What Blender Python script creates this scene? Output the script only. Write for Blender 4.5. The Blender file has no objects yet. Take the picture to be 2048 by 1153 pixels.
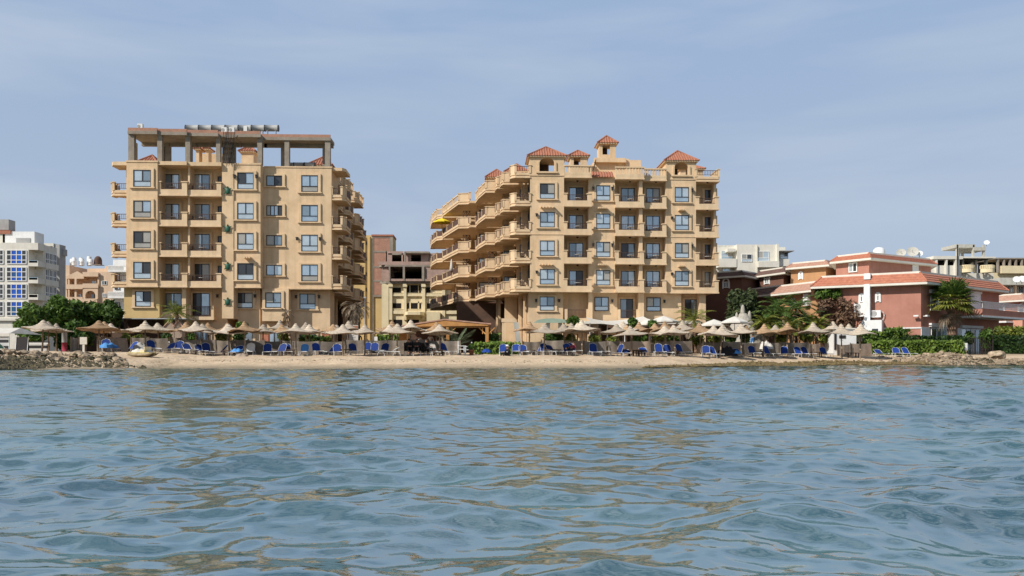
import bpy, math, random
import numpy as np
from mathutils import Vector, Matrix, Quaternion
random.seed(7); RNG = np.random.default_rng(7)
SC = bpy.context.scene; COL = SC.collection
F, HZ, CH = 1600.0, 716.0, 0.60          # focal length (px of the 2048 px photo), horizon row, eye height above the water
YAW = math.radians(2.0); CY, SY = math.cos(YAW), math.sin(YAW)
rad = math.radians

# ---------- measuring helpers: photo pixel -> real place at a known distance
def W(px, d):
    u = (px - 1024) / F
    return (d * (u * CY + SY), d * (CY - u * SY))
def fx(px, Y):
    u = (px - 1024) / F
    return Y / (CY - u * SY) * (u * CY + SY)
def fd(px, Y):
    return Y / (CY - (px - 1024) / F * SY)
def fz(py, px, Y):
    return CH + (HZ - py) / F * fd(px, Y)
def dz(py, d):
    return CH + (HZ - py) / F * d

# ---------- object helpers
def link(o, parent=None):
    COL.objects.link(o)
    if parent is not None: o.parent = parent
    return o
def tag(o, label=None, cat=None, group=None, kind=None):
    if label: o['label'] = label
    if cat: o['category'] = cat
    if group: o['group'] = group
    if kind: o['kind'] = kind
    return o
def thing(name, label, cat, loc=(0, 0, 0), rz=0.0, group=None):
    o = bpy.data.objects.new(name, None); o.empty_display_size = .3
    o.location = loc; o.rotation_euler = (0, 0, rz); link(o)
    return tag(o, label, cat, group)
def copy_tree(o, parent=None):
    c = o.copy(); COL.objects.link(c); c.parent = parent
    for ch in list(o.children): copy_tree(ch, c)
    return c
def wl(p):
    v = Vector((0, 0, 0))
    while p is not None:
        v += Vector(p.location); p = p.parent
    return v

class MB:
    def __init__(s, fr=None): s.v = []; s.f = []; s.m = []; s.k = 0; s.fr = fr; s.sm = set()
    def p(s, x, y, z):
        if s.fr:
            ox, oy, c, n = s.fr
            x, y = ox + c * x - n * y, oy + n * x + c * y
        s.v.append((x, y, z)); return len(s.v) - 1
    def face(s, idx, smooth=False):
        if smooth: s.sm.add(len(s.f))
        s.f.append(tuple(idx)); s.m.append(s.k)
    def box(s, x0, x1, y0, y1, z0, z1):
        if x0 > x1: x0, x1 = x1, x0
        if y0 > y1: y0, y1 = y1, y0
        if z0 > z1: z0, z1 = z1, z0
        a = [s.p(*q) for q in ((x0,y0,z0),(x1,y0,z0),(x1,y1,z0),(x0,y1,z0),(x0,y0,z1),(x1,y0,z1),(x1,y1,z1),(x0,y1,z1))]
        for q in ((0,3,2,1),(4,5,6,7),(0,1,5,4),(1,2,6,5),(2,3,7,6),(3,0,4,7)): s.face([a[i] for i in q])
        return s
    def quad(s, *pts):
        s.face([s.p(*q) for q in pts]); return s
    def prism(s, poly, z0, z1):
        ar = sum(poly[i][0]*poly[(i+1)%len(poly)][1] - poly[(i+1)%len(poly)][0]*poly[i][1] for i in range(len(poly)))
        if ar < 0: poly = poly[::-1]
        n = len(poly); b = [s.p(x, y, z0) for x, y in poly]; t = [s.p(x, y, z1) for x, y in poly]
        s.face(b[::-1]); s.face(t)
        for i in range(n): j = (i+1) % n; s.face((b[i], b[j], t[j], t[i]))
        return s
    def seg(s, p, q, t, z0, z1, ext=0.0):          # upright slab between two plan points
        d = Vector((q[0]-p[0], q[1]-p[1]))
        if d.length < 1e-4: return s
        d.normalize(); n = Vector((-d.y, d.x)) * t/2; e = d*ext
        s.prism([(p[0]-e.x+n.x, p[1]-e.y+n.y), (p[0]-e.x-n.x, p[1]-e.y-n.y), (q[0]+e.x-n.x, q[1]+e.y-n.y), (q[0]+e.x+n.x, q[1]+e.y+n.y)], z0, z1)
        return s
    def cyl(s, a, b, r0, r1=None, n=8, cap=True):
        r1 = r0 if r1 is None else r1
        a = Vector(a); b = Vector(b); d = (b-a)
        if d.length < 1e-6: return s
        d.normalize()
        u = d.cross(Vector((0,0,1)) if abs(d.z) < .95 else Vector((1,0,0))).normalized(); w = d.cross(u)
        A = []; B = []
        for i in range(n):
            t = 2*math.pi*i/n; o = u*math.cos(t) + w*math.sin(t)
            A.append(s.p(*(a+o*r0))); B.append(s.p(*(b+o*r1)))
        for i in range(n): j = (i+1) % n; s.face((A[i], B[i], B[j], A[j])[::-1], True)
        if cap: s.face(A[::-1]) if False else s.face(A); s.face(B[::-1])
        return s
    def tube(s, pts, r, n=6):
        for i in range(len(pts)-1):
            ra = r[i] if isinstance(r, (list, tuple)) else r; rb = r[i+1] if isinstance(r, (list, tuple)) else r
            s.cyl(pts[i], pts[i+1], ra, rb, n)
        return s
    def lathe(s, prof, n=24, c=(0,0,0), wob=None):
        rings = []
        for r, z in prof:
            ring = []
            for i in range(n):
                t = 2*math.pi*i/n; k = wob(t, r) if wob else (1, 0)
                ring.append(s.p(c[0]+r*k[0]*math.cos(t), c[1]+r*k[0]*math.sin(t), c[2]+z+k[1]))
            rings.append(ring)
        for a, b in zip(rings, rings[1:]):
            for i in range(n): j = (i+1) % n; s.face((a[i], a[j], b[j], b[i]), True)
        return s
    def ball(s, c, r, nu=10, nv=6, sz=(1,1,1)):
        prof = [(math.sin(math.pi*i/nv)*1.0, -math.cos(math.pi*i/nv)) for i in range(nv+1)]
        rings = []
        for rr, z in prof:
            rings.append([s.p(c[0]+r*sz[0]*max(rr,.001)*math.cos(2*math.pi*i/nu), c[1]+r*sz[1]*max(rr,.001)*math.sin(2*math.pi*i/nu), c[2]+r*sz[2]*z) for i in range(nu)])
        for a, b in zip(rings, rings[1:]):
            for i in range(nu): j = (i+1) % nu; s.face((a[i], a[j], b[j], b[i]), True)
        return s
    def build(s, name, mats, parent=None, local=False):
        me = bpy.data.meshes.new(name)
        off = Vector((0,0,0)) if local else wl(parent)
        me.from_pydata([(x-off.x, y-off.y, z-off.z) for x, y, z in s.v], [], s.f)
        mats = mats if isinstance(mats, (list, tuple)) else [mats]
        for m in mats: me.materials.append(m)
        me.polygons.foreach_set('material_index', [min(i, len(mats)-1) for i in s.m])
        if s.sm:
            me.polygons.foreach_set('use_smooth', [i in s.sm for i in range(len(s.f))])
        me.update()
        return link(bpy.data.objects.new(name, me), parent)

ONES = ['','first','second','third','fourth','fifth','sixth','seventh','eighth','ninth','tenth','eleventh','twelfth','thirteenth','fourteenth','fifteenth','sixteenth','seventeenth','eighteenth','nineteenth']
TENS = {2:('twentieth','twenty'),3:('thirtieth','thirty'),4:('fortieth','forty'),5:('fiftieth','fifty'),6:('sixtieth','sixty')}
def ordw(n):
    if n < 20: return ONES[n]
    t, r = divmod(n, 10)
    return TENS[t][0] if r == 0 else TENS[t][1] + '-' + ONES[r]

# ---------- procedural materials
def mk(name, col, col2=None, scale=3.0, rough=.8, bump=0.0, bscale=30.0, streak=0.0, metal=0.0, spec=.3, var=0.0, coord='Object', dirt=None):
    m = bpy.data.materials.new(name); m.use_nodes = True
    nt = m.node_tree; N = nt.nodes; L = nt.links; b = N['Principled BSDF']
    b.inputs['Roughness'].default_value = rough; b.inputs['Metallic'].default_value = metal
    b.inputs['Specular IOR Level'].default_value = spec
    tc = N.new('ShaderNodeTexCoord')
    col2 = col2 or tuple(c*.82 for c in col)
    nz = N.new('ShaderNodeTexNoise'); nz.inputs['Scale'].default_value = scale; nz.inputs['Detail'].default_value = 6; nz.inputs['Roughness'].default_value = .65
    L.new(tc.outputs[coord], nz.inputs['Vector'])
    rp = N.new('ShaderNodeValToRGB'); rp.color_ramp.elements[0].position = .36; rp.color_ramp.elements[1].position = .64
    L.new(nz.outputs['Fac'], rp.inputs['Fac'])
    mx = N.new('ShaderNodeMix'); mx.data_type = 'RGBA'
    mx.inputs['A'].default_value = (*col2, 1); mx.inputs['B'].default_value = (*col, 1)
    L.new(rp.outputs['Color'], mx.inputs['Factor']); out = mx.outputs['Result']
    if streak > 0:
        mp = N.new('ShaderNodeMapping'); mp.inputs['Scale'].default_value = (2.2, 2.2, .14); L.new(tc.outputs[coord], mp.inputs['Vector'])
        n2 = N.new('ShaderNodeTexNoise'); n2.inputs['Scale'].default_value = 1.0; n2.inputs['Detail'].default_value = 5; L.new(mp.outputs['Vector'], n2.inputs['Vector'])
        r2 = N.new('ShaderNodeValToRGB'); r2.color_ramp.elements[0].position = .48; r2.color_ramp.elements[1].position = .72
        L.new(n2.outputs['Fac'], r2.inputs['Fac'])
        ml = N.new('ShaderNodeMath'); ml.operation = 'MULTIPLY'; ml.inputs[1].default_value = streak; L.new(r2.outputs['Color'], ml.inputs[0])
        m2 = N.new('ShaderNodeMix'); m2.data_type = 'RGBA'; dc = dirt or tuple(c*.55 for c in col)
        m2.inputs['B'].default_value = (*dc, 1); L.new(ml.outputs[0], m2.inputs['Factor']); L.new(out, m2.inputs['A']); out = m2.outputs['Result']
    if var > 0:
        oi = N.new('ShaderNodeObjectInfo'); mr = N.new('ShaderNodeMapRange'); mr.inputs['To Min'].default_value = 1-var; mr.inputs['To Max'].default_value = 1+var
        L.new(oi.outputs['Random'], mr.inputs['Value'])
        hs = N.new('ShaderNodeHueSaturation'); L.new(mr.outputs['Result'], hs.inputs['Value']); L.new(out, hs.inputs['Color']); out = hs.outputs['Color']
    L.new(out, b.inputs['Base Color'])
    if bump > 0:
        n3 = N.new('ShaderNodeTexNoise'); n3.inputs['Scale'].default_value = bscale; n3.inputs['Detail'].default_value = 4; L.new(tc.outputs[coord], n3.inputs['Vector'])
        bp = N.new('ShaderNodeBump'); bp.inputs['Strength'].default_value = bump; bp.inputs['Distance'].default_value = .05
        L.new(n3.outputs['Fac'], bp.inputs['Height']); L.new(bp.outputs['Normal'], b.inputs['Normal'])
    return m
def leafmat(name, dark, mid, light, trans=.25):
    m = bpy.data.materials.new(name); m.use_nodes = True
    nt = m.node_tree; N = nt.nodes; L = nt.links; b = N['Principled BSDF']
    g = N.new('ShaderNodeNewGeometry'); tc = N.new('ShaderNodeTexCoord')
    nz = N.new('ShaderNodeTexNoise'); nz.inputs['Scale'].default_value = .9; nz.inputs['Detail'].default_value = 3; L.new(tc.outputs['Object'], nz.inputs['Vector'])
    a = N.new('ShaderNodeMath'); a.operation = 'MULTIPLY_ADD'; a.inputs[1].default_value = .45
    L.new(g.outputs['Random Per Island'], a.inputs[0])
    s = N.new('ShaderNodeMath'); s.operation = 'SUBTRACT'; s.inputs[1].default_value = .22; L.new(nz.outputs['Fac'], s.inputs[0]); L.new(s.outputs[0], a.inputs[2])
    rp = N.new('ShaderNodeValToRGB'); e = rp.color_ramp.elements
    e[0].position = .2; e[0].color = (*dark, 1); e[1].position = .8; e[1].color = (*light, 1)
    k = e.new(.5); k.color = (*mid, 1)
    L.new(a.outputs[0], rp.inputs['Fac']); L.new(rp.outputs['Color'], b.inputs['Base Color'])
    b.inputs['Roughness'].default_value = .55; b.inputs['Specular IOR Level'].default_value = .25
    t = N.new('ShaderNodeBsdfTranslucent'); L.new(rp.outputs['Color'], t.inputs['Color'])
    mx = N.new('ShaderNodeMixShader'); mx.inputs[0].default_value = trans
    L.new(b.outputs[0], mx.inputs[1]); L.new(t.outputs[0], mx.inputs[2]); L.new(mx.outputs[0], N['Material Output'].inputs['Surface'])
    return m
def thatch(name, light, dark):
    m = bpy.data.materials.new(name); m.use_nodes = True
    nt = m.node_tree; N = nt.nodes; L = nt.links; b = N['Principled BSDF']; b.inputs['Roughness'].default_value = .9; b.inputs['Specular IOR Level'].default_value = .1
    tc = N.new('ShaderNodeTexCoord'); sx = N.new('ShaderNodeSeparateXYZ'); L.new(tc.outputs['Object'], sx.inputs[0])
    nz = N.new('ShaderNodeTexNoise'); nz.inputs['Scale'].default_value = 4; nz.inputs['Detail'].default_value = 5; L.new(tc.outputs['Object'], nz.inputs['Vector'])
    r2 = N.new('ShaderNodeVectorMath'); r2.operation = 'LENGTH'
    cb = N.new('ShaderNodeCombineXYZ'); L.new(sx.outputs[0], cb.inputs[0]); L.new(sx.outputs[1], cb.inputs[1]); L.new(cb.outputs[0], r2.inputs[0])
    z = N.new('ShaderNodeMath'); z.operation = 'SUBTRACT'; L.new(r2.outputs['Value'], z.inputs[0]); L.new(sx.outputs[2], z.inputs[1])
    k = N.new('ShaderNodeMath'); k.operation = 'MULTIPLY_ADD'; k.inputs[1].default_value = 26; L.new(z.outputs[0], k.inputs[0])
    n6 = N.new('ShaderNodeMath'); n6.operation = 'MULTIPLY'; n6.inputs[1].default_value = 5; L.new(nz.outputs['Fac'], n6.inputs[0]); L.new(n6.outputs[0], k.inputs[2])
    sn = N.new('ShaderNodeMath'); sn.operation = 'SINE'; L.new(k.outputs[0], sn.inputs[0])
    mr = N.new('ShaderNodeMapRange'); mr.inputs['From Min'].default_value = -.9; mr.inputs['From Max'].default_value = .4; L.new(sn.outputs[0], mr.inputs['Value'])
    ad = N.new('ShaderNodeMath'); ad.operation = 'MULTIPLY'; L.new(mr.outputs[0], ad.inputs[0])
    rr = N.new('ShaderNodeMapRange'); rr.inputs['From Min'].default_value = .3; rr.inputs['From Max'].default_value = .55; L.new(nz.outputs['Fac'], rr.inputs['Value']); L.new(rr.outputs[0], ad.inputs[1])
    mx = N.new('ShaderNodeMix'); mx.data_type = 'RGBA'; mx.inputs['A'].default_value = (*dark, 1); mx.inputs['B'].default_value = (*light, 1)
    L.new(ad.outputs[0], mx.inputs['Factor'])
    oi = N.new('ShaderNodeObjectInfo'); m3 = N.new('ShaderNodeMapRange'); m3.inputs['To Min'].default_value = .72; m3.inputs['To Max'].default_value = 1.15; L.new(oi.outputs['Random'], m3.inputs['Value'])
    hs = N.new('ShaderNodeHueSaturation'); L.new(m3.outputs[0], hs.inputs['Value']); L.new(mx.outputs['Result'], hs.inputs['Color']); L.new(hs.outputs['Color'], b.inputs['Base Color'])
    bp = N.new('ShaderNodeBump'); bp.inputs['Strength'].default_value = .6; bp.inputs['Distance'].default_value = .04; L.new(sn.outputs[0], bp.inputs['Height']); L.new(bp.outputs['Normal'], b.inputs['Normal'])
    return m
def glass(name, col, metal=.55, rough=.08, col2=None):
    return mk(name, col, col2 or tuple(c*.85 for c in col), 1.2, rough, 0.04, 2.0, metal=metal, spec=.6)
def brickmat(name, c1, c2, mortar, sx=4.0):
    m = bpy.data.materials.new(name); m.use_nodes = True
    nt = m.node_tree; N = nt.nodes; L = nt.links; b = N['Principled BSDF']; b.inputs['Roughness'].default_value = .9
    tc = N.new('ShaderNodeTexCoord'); mp = N.new('ShaderNodeMapping'); mp.inputs['Rotation'].default_value = (math.pi/2, 0, 0); L.new(tc.outputs['Object'], mp.inputs[0])
    br = N.new('ShaderNodeTexBrick'); br.inputs['Scale'].default_value = sx; br.inputs['Color1'].default_value = (*c1,1); br.inputs['Color2'].default_value = (*c2,1); br.inputs['Mortar'].default_value = (*mortar,1)
    br.inputs['Mortar Size'].default_value = .03
    L.new(mp.outputs[0], br.inputs['Vector'])
    nz = N.new('ShaderNodeTexNoise'); nz.inputs['Scale'].default_value = 1.5; nz.inputs['Detail'].default_value = 6; L.new(tc.outputs['Object'], nz.inputs[0])
    mr = N.new('ShaderNodeMapRange'); mr.inputs['To Min'].default_value = .6; mr.inputs['To Max'].default_value = 1.35; L.new(nz.outputs['Fac'], mr.inputs['Value'])
    hs = N.new('ShaderNodeHueSaturation'); L.new(mr.outputs[0], hs.inputs['Value']); L.new(br.outputs['Color'], hs.inputs['Color']); L.new(hs.outputs['Color'], b.inputs['Base Color'])
    return m

M = {}
M['plaster'] = mk('sand_plaster', (.73,.535,.335), (.62,.44,.265), .8, .9, .3, 22, streak=.36, spec=.15)
M['plaster2'] = mk('sand_plaster_trim', (.74,.55,.35), (.645,.465,.285), 1.0, .9, .25, 22, streak=.32, spec=.15)
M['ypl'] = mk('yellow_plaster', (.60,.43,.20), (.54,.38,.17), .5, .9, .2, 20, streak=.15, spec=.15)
M['conc'] = mk('raw_concrete', (.34,.29,.23), (.25,.21,.165), 1.3, .95, .4, 12, streak=.35, spec=.1)
M['concl'] = mk('pale_concrete', (.50,.48,.42), (.40,.38,.33), 1.3, .95, .3, 12, streak=.25, spec=.1)
M['brick'] = brickmat('red_brick', (.40,.17,.10), (.33,.135,.085), (.42,.30,.22)); M['brick2'] = brickmat('dusty_brick', (.42,.26,.20), (.35,.20,.15), (.44,.36,.30))
M['tile'] = mk('terracotta_tile', (.42,.175,.105), (.29,.115,.07), 5.0, .75, .15, 30, spec=.25)
M['tile2'] = mk('orange_tile', (.50,.20,.12), (.38,.14,.085), 3.5, .7, .1, 30, spec=.25)
M['tilep'] = mk('pale_tile', (.50,.30,.22), (.38,.22,.16), 3.0, .85, .2, 20, spec=.15)
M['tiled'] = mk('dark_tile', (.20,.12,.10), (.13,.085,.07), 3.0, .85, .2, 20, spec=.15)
M['frame'] = mk('dark_window_frame', (.035,.028,.025), None, 4, .5)
M['rail'] = mk('brown_railing', (.085,.045,.03), (.06,.032,.022), 4, .55)
M['panel'] = mk('brown_panel', (.115,.062,.043), (.09,.048,.034), 4, .7)
M['g1'] = glass('sky_glass', (.50,.60,.66)); M['g2'] = glass('grey_glass', (.30,.37,.41), .45)
M['g3'] = glass('dark_glass', (.055,.06,.065), .15); M['g4'] = glass('curtain_glass', (.40,.38,.33), .12, .2)
M['g5'] = glass('pale_glass', (.62,.69,.71), .5, .12)
M['black'] = mk('painted_interior_shade', (.012,.010,.009), None, 4, .9)  # near-black paint standing in for the shade inside openings
M['white'] = mk('white_paint', (.80,.79,.76), (.70,.69,.66), 1.5, .7, .05, 20, streak=.1, spec=.3)
M['cream'] = mk('cream_plaster', (.78,.66,.42), (.70,.585,.37), .7, .9, .15, 20, streak=.22, spec=.15)
M['cream2'] = mk('pale_cream', (.74,.70,.60), (.66,.62,.53), .7, .9, .15, 20, streak=.15, spec=.15)
M['greyp'] = mk('grey_plaster', (.40,.39,.37), (.33,.32,.30), .8, .9, .1, 20, streak=.2)
M['peach'] = mk('peach_plaster', (.72,.53,.37), (.65,.47,.32), .7, .9, .1, 20, streak=.15)
M['red'] = mk('brick_red_plaster', (.44,.21,.155), (.37,.17,.122), .6, .9, .25, 20, streak=.25, spec=.15)
M['pink'] = mk('pink_plaster', (.60,.30,.21), (.54,.27,.19), .6, .9, .1, 20, streak=.1)
M['orange'] = mk('ochre_plaster', (.46,.25,.12), (.41,.22,.11), .7, .9, .1, 20, streak=.15)
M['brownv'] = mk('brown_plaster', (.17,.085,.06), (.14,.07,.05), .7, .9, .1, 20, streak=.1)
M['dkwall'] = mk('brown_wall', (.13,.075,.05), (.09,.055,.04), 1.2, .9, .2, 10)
M['wood'] = mk('orange_wood', (.52,.26,.085), (.42,.20,.06), 3, .6, .1, 10, streak=.3, dirt=(.3,.13,.04))
M['pole'] = mk('grey_pole', (.30,.23,.16), (.21,.16,.11), 6, .85, .3, 20, var=.25)
M['thA'] = thatch('bleached_reed', (.66,.56,.43), (.40,.32,.24)); M['thB'] = thatch('tan_reed', (.56,.38,.22), (.30,.18,.10))
M['canvas'] = mk('white_canvas', (.66,.62,.55), (.56,.52,.45), 2, .85, .1, 10)
M['burlap'] = mk('grey_burlap', (.27,.225,.18), (.20,.165,.13), 2.5, .95, .5, 60, streak=.3, var=.2)
M['burlap2'] = mk('tan_burlap', (.37,.28,.21), (.29,.22,.165), 2.5, .95, .5, 60, streak=.3, var=.15)
M['blue'] = mk('blue_canvas', (.010,.042,.215), (.008,.030,.16), 5, .7, .1, 80, var=.3)
M['lblue'] = mk('light_blue_cloth', (.10,.30,.62), (.06,.22,.5), 6, .8)
M['alu'] = mk('white_tube', (.70,.70,.68), None, 5, .4)
M['dwood'] = mk('dark_wood', (.11,.065,.04), (.075,.045,.03), 6, .7)
M['metal'] = mk('galvanised_metal', (.52,.53,.54), (.42,.43,.44), 3, .45, metal=.4)
M['silver'] = mk('silver_tank', (.37,.365,.35), (.30,.295,.28), 2, .6, streak=.25)
M['green'] = mk('green_paint', (.03,.12,.07), (.02,.08,.05), 20, .5)
M['gcan'] = mk('green_canvas', (.33,.42,.33), (.26,.34,.26), 2, .8)
M['yellow'] = mk('yellow_cloth', (.80,.62,.04), (.72,.54,.03), 3, .8)
M['cloth_dk'] = mk('black_cloth', (.018,.016,.018), None, 9, .9); M['cloth_lt'] = mk('pale_cloth', (.50,.48,.46), None, 9, .9)
M['cloth_rd'] = mk('red_cloth', (.35,.05,.08), None, 9, .9); M['skin'] = mk('skin_tone', (.36,.20,.13), None, 8, .6); M['hair'] = mk('dark_hair', (.02,.015,.012), None, 30, .7)
M['rock'] = mk('pale_rock', (.47,.365,.25), (.19,.135,.085), 2.2, .95, .9, 7, var=.25)
M['rockd'] = mk('wet_rock', (.13,.105,.055), (.035,.03,.018), 2.6, .8, .9, 7, var=.3)
M['mount'] = mk('grey_rockwork', (.42,.38,.32), (.30,.27,.22), 5, .95, 1.0, 5)
M['trunk'] = mk('tree_bark', (.17,.12,.08), (.10,.07,.05), 5, .95, .6, 14)
M['ptrunk'] = mk('palm_bark', (.24,.15,.10), (.13,.08,.05), 7, .95, .9, 9)
M['leafd'] = leafmat('dark_leaf', (.022,.048,.010), (.058,.115,.020), (.13,.205,.038))
M['leafm'] = leafmat('mid_leaf', (.028,.062,.010), (.075,.140,.022), (.155,.235,.040))
M['leaff'] = leafmat('ficus_leaf', (.020,.032,.012), (.055,.078,.028), (.125,.140,.055))
M['leafh'] = leafmat('hedge_leaf', (.06,.105,.014), (.14,.215,.032), (.24,.32,.055))
M['leafhd'] = leafmat('shaded_hedge_leaf', (.010,.026,.006), (.022,.050,.010), (.05,.095,.018))  # darker copy of the hedge leaf, shade put into the colour
M['leafy'] = leafmat('yellow_green_leaf', (.06,.09,.015), (.15,.18,.03), (.26,.27,.05))
M['leafdry'] = leafmat('dry_leaf', (.08,.045,.025), (.17,.095,.06), (.28,.18,.11))
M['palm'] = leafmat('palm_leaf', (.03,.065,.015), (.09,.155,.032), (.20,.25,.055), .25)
M['palmy'] = leafmat('yellow_green_palm_leaf', (.07,.09,.015), (.17,.19,.03), (.30,.29,.06), .2)  # yellower leaf tone, used on lower fronds and some whole palms
M['palmg'] = leafmat('grey_palm_leaf', (.07,.10,.055), (.14,.18,.10), (.24,.28,.17), .15)
M['palmdry'] = leafmat('dry_palm_leaf', (.10,.07,.045), (.20,.15,.10), (.33,.26,.18), .1)
# ================= camera, sky, sun
cam = bpy.data.cameras.new('camera'); co = bpy.data.objects.new('camera', cam); COL.objects.link(co)
cam.sensor_width = 36; cam.lens = 36*F/2048; cam.clip_end = 12000; cam.clip_start = .05
co.location = (0, 0, CH); co.rotation_euler = (rad(90), 0, -YAW); cam.shift_y = (HZ-576.5)/2048
SC.camera = co
SUND = Vector((.63, .44, -.64)).normalized()        # the way the light travels
sun = bpy.data.lights.new('sun', 'SUN'); sun.energy = 5.0; sun.angle = rad(.53); sun.color = (1.0, .96, .90)
so = bpy.data.objects.new('sun', sun); COL.objects.link(so); so.rotation_euler = SUND.to_track_quat('-Z', 'Y').to_euler(); so.location = (-60, -40, 60)
wd = bpy.data.worlds.new('World'); SC.world = wd; wd.use_nodes = True
nt = wd.node_tree; N = nt.nodes; L = nt.links; bg = N['Background']
sky = N.new('ShaderNodeTexSky'); sky.sky_type = 'NISHITA'; sky.sun_disc = False
sky.sun_elevation = math.asin(-SUND.z); sky.sun_rotation = math.atan2(-SUND.x, -SUND.y) % (2*math.pi)
sky.air_density = 1.0; sky.dust_density = 2.0; sky.ozone_density = 1.5
tc = N.new('ShaderNodeTexCoord'); sx = N.new('ShaderNodeSeparateXYZ'); L.new(tc.outputs['Generated'], sx.inputs[0])
# thin high haze: long soft streaks that veil the blue, stronger low down
mp = N.new('ShaderNodeMapping'); mp.inputs['Scale'].default_value = (1.3, 1.3, 7.0); mp.inputs['Rotation'].default_value = (rad(4), rad(-7), 0); L.new(tc.outputs['Generated'], mp.inputs[0])
nz = N.new('ShaderNodeTexNoise'); nz.inputs['Scale'].default_value = 2.1; nz.inputs['Detail'].default_value = 5; nz.inputs['Roughness'].default_value = .5; nz.inputs['Distortion'].default_value = .35; L.new(mp.outputs[0], nz.inputs['Vector'])
cr = N.new('ShaderNodeMapRange'); cr.inputs['From Min'].default_value = .40; cr.inputs['From Max'].default_value = .70; cr.inputs['To Min'].default_value = 0; cr.inputs['To Max'].default_value = .62; L.new(nz.outputs['Fac'], cr.inputs['Value'])
SKY_BLUE = (3.5, 4.85, 7.1); SKY_LOW = (4.8, 5.55, 6.75); CLOUD = (5.2, 6.05, 7.2); SKY_TOP = (.9, 1.6, 2.7)
gr = N.new('ShaderNodeMapRange'); gr.inputs['From Min'].default_value = 0.0; gr.inputs['From Max'].default_value = .42; L.new(sx.outputs[2], gr.inputs['Value'])
gm = N.new('ShaderNodeMix'); gm.data_type = 'RGBA'; gm.inputs['A'].default_value = (*SKY_LOW, 1); gm.inputs['B'].default_value = (*SKY_BLUE, 1); L.new(gr.outputs[0], gm.inputs['Factor'])
gt = N.new('ShaderNodeMapRange'); gt.inputs['From Min'].default_value = .42; gt.inputs['From Max'].default_value = .68; L.new(sx.outputs[2], gt.inputs['Value'])
g2 = N.new('ShaderNodeMix'); g2.data_type = 'RGBA'; g2.inputs['B'].default_value = (*SKY_TOP, 1); L.new(gt.outputs[0], g2.inputs['Factor']); L.new(gm.outputs['Result'], g2.inputs['A'])
hm = N.new('ShaderNodeMix'); hm.data_type = 'RGBA'; hm.inputs['Factor'].default_value = .85; L.new(sky.outputs[0], hm.inputs['A']); L.new(g2.outputs['Result'], hm.inputs['B'])
cm = N.new('ShaderNodeMix'); cm.data_type = 'RGBA'; cm.inputs['B'].default_value = (*CLOUD, 1); L.new(cr.outputs[0], cm.inputs['Factor']); L.new(hm.outputs['Result'], cm.inputs['A'])
L.new(cm.outputs['Result'], bg.inputs['Color']); bg.inputs['Strength'].default_value = .10
SC.view_settings.view_transform = 'Standard'; SC.view_settings.look = 'None'; SC.view_settings.exposure = 0
SC.cycles.max_bounces = 6; SC.cycles.diffuse_bounces = 4; SC.cycles.glossy_bounces = 3; SC.cycles.caustics_reflective = False; SC.cycles.caustics_refractive = False

# ================= ground: one sheet, sea bed to horizon
SHORE = [(-900,40),(-200,40),(0,41.5),(120,41.5),(240,43),(300,45.5),(900,46),(1250,46.2),(1400,51),(1480,56),(1600,60),(1720,63),(2048,64),(2400,66)]
_sx = [W(a, d)[0] for a, d in SHORE]; _sy = [W(a, d)[1] for a, d in SHORE]
def shore(X): return np.interp(X, _sx, _sy) + .28*np.sin(np.asarray(X)*.33+.6) + .14*np.sin(np.asarray(X)*.87) + .06*np.sin(np.asarray(X)*2.3+1)
def gz(X, Y):
    X = np.asarray(X, float); Y = np.asarray(Y, float)
    s = Y - shore(X); k = 1 + .9*np.clip((X-10)/14, 0, 1) + .5*np.clip((-20-X)/6, 0, 1)
    z = np.interp(s*k, [-40,-6,0,1.2,3.4,4.0,8,12,17,40,80], [-2.5,-.5,0,.09,.30,.42,.66,.78,.95,1.1,1.15])
    n = .035*np.sin(X*1.1+.6*np.sin(Y*.8))*np.sin(Y*1.3+X*.21) + .025*np.sin(X*2.7+Y*1.9) + .02*np.sin(X*.37-Y*.9+1)
    return z + n*np.clip(s, 0, 1)*np.clip((74-Y)/10, .0, 1)
def G(X, Y): return float(gz(X, Y))
xs = np.concatenate([[-4000,-1500,-600,-250,-140], np.arange(-95, 96, .5), [140,250,600,1500,4000]])
ys = np.concatenate([[-4000,-600,-40,0,20], np.arange(34, 76, .33), np.arange(76, 150, 4), [200,320,600,1400,5000]])
XX, YY = np.meshgrid(xs, ys); ZZ = gz(XX, YY)
nx, ny = len(xs), len(ys)
me = bpy.data.meshes.new('ground')
idx = np.arange(nx*ny).reshape(ny, nx)
fc = np.stack([idx[:-1,:-1], idx[:-1,1:], idx[1:,1:], idx[1:,:-1]], -1).reshape(-1, 4)
def fastmesh(me, co3, faces, smooth=True):
    nf, k = faces.shape
    me.vertices.add(len(co3)); me.vertices.foreach_set('co', np.ascontiguousarray(co3, np.float32).ravel())
    me.loops.add(nf*k); me.loops.foreach_set('vertex_index', np.ascontiguousarray(faces, np.int32).ravel())
    me.polygons.add(nf); me.polygons.foreach_set('loop_start', np.arange(0, nf*k, k, dtype=np.int32))
    try: me.polygons.foreach_set('loop_total', np.full(nf, k, np.int32))
    except Exception: pass
    me.polygons.foreach_set('use_smooth', np.full(nf, smooth, bool)); me.update(); me.validate()
fastmesh(me, np.stack([XX, YY, ZZ], -1).reshape(-1, 3), fc)
m = bpy.data.materials.new('beach_sand'); m.use_nodes = True; nt = m.node_tree; N = nt.nodes; L = nt.links; b = N['Principled BSDF']
tc = N.new('ShaderNodeTexCoord'); sp = N.new('ShaderNodeSeparateXYZ'); L.new(tc.outputs['Object'], sp.inputs[0])
nz = N.new('ShaderNodeTexNoise'); nz.inputs['Scale'].default_value = .8; nz.inputs['Detail'].default_value = 8; nz.inputs['Roughness'].default_value = .7; L.new(tc.outputs['Object'], nz.inputs[0])
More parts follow.
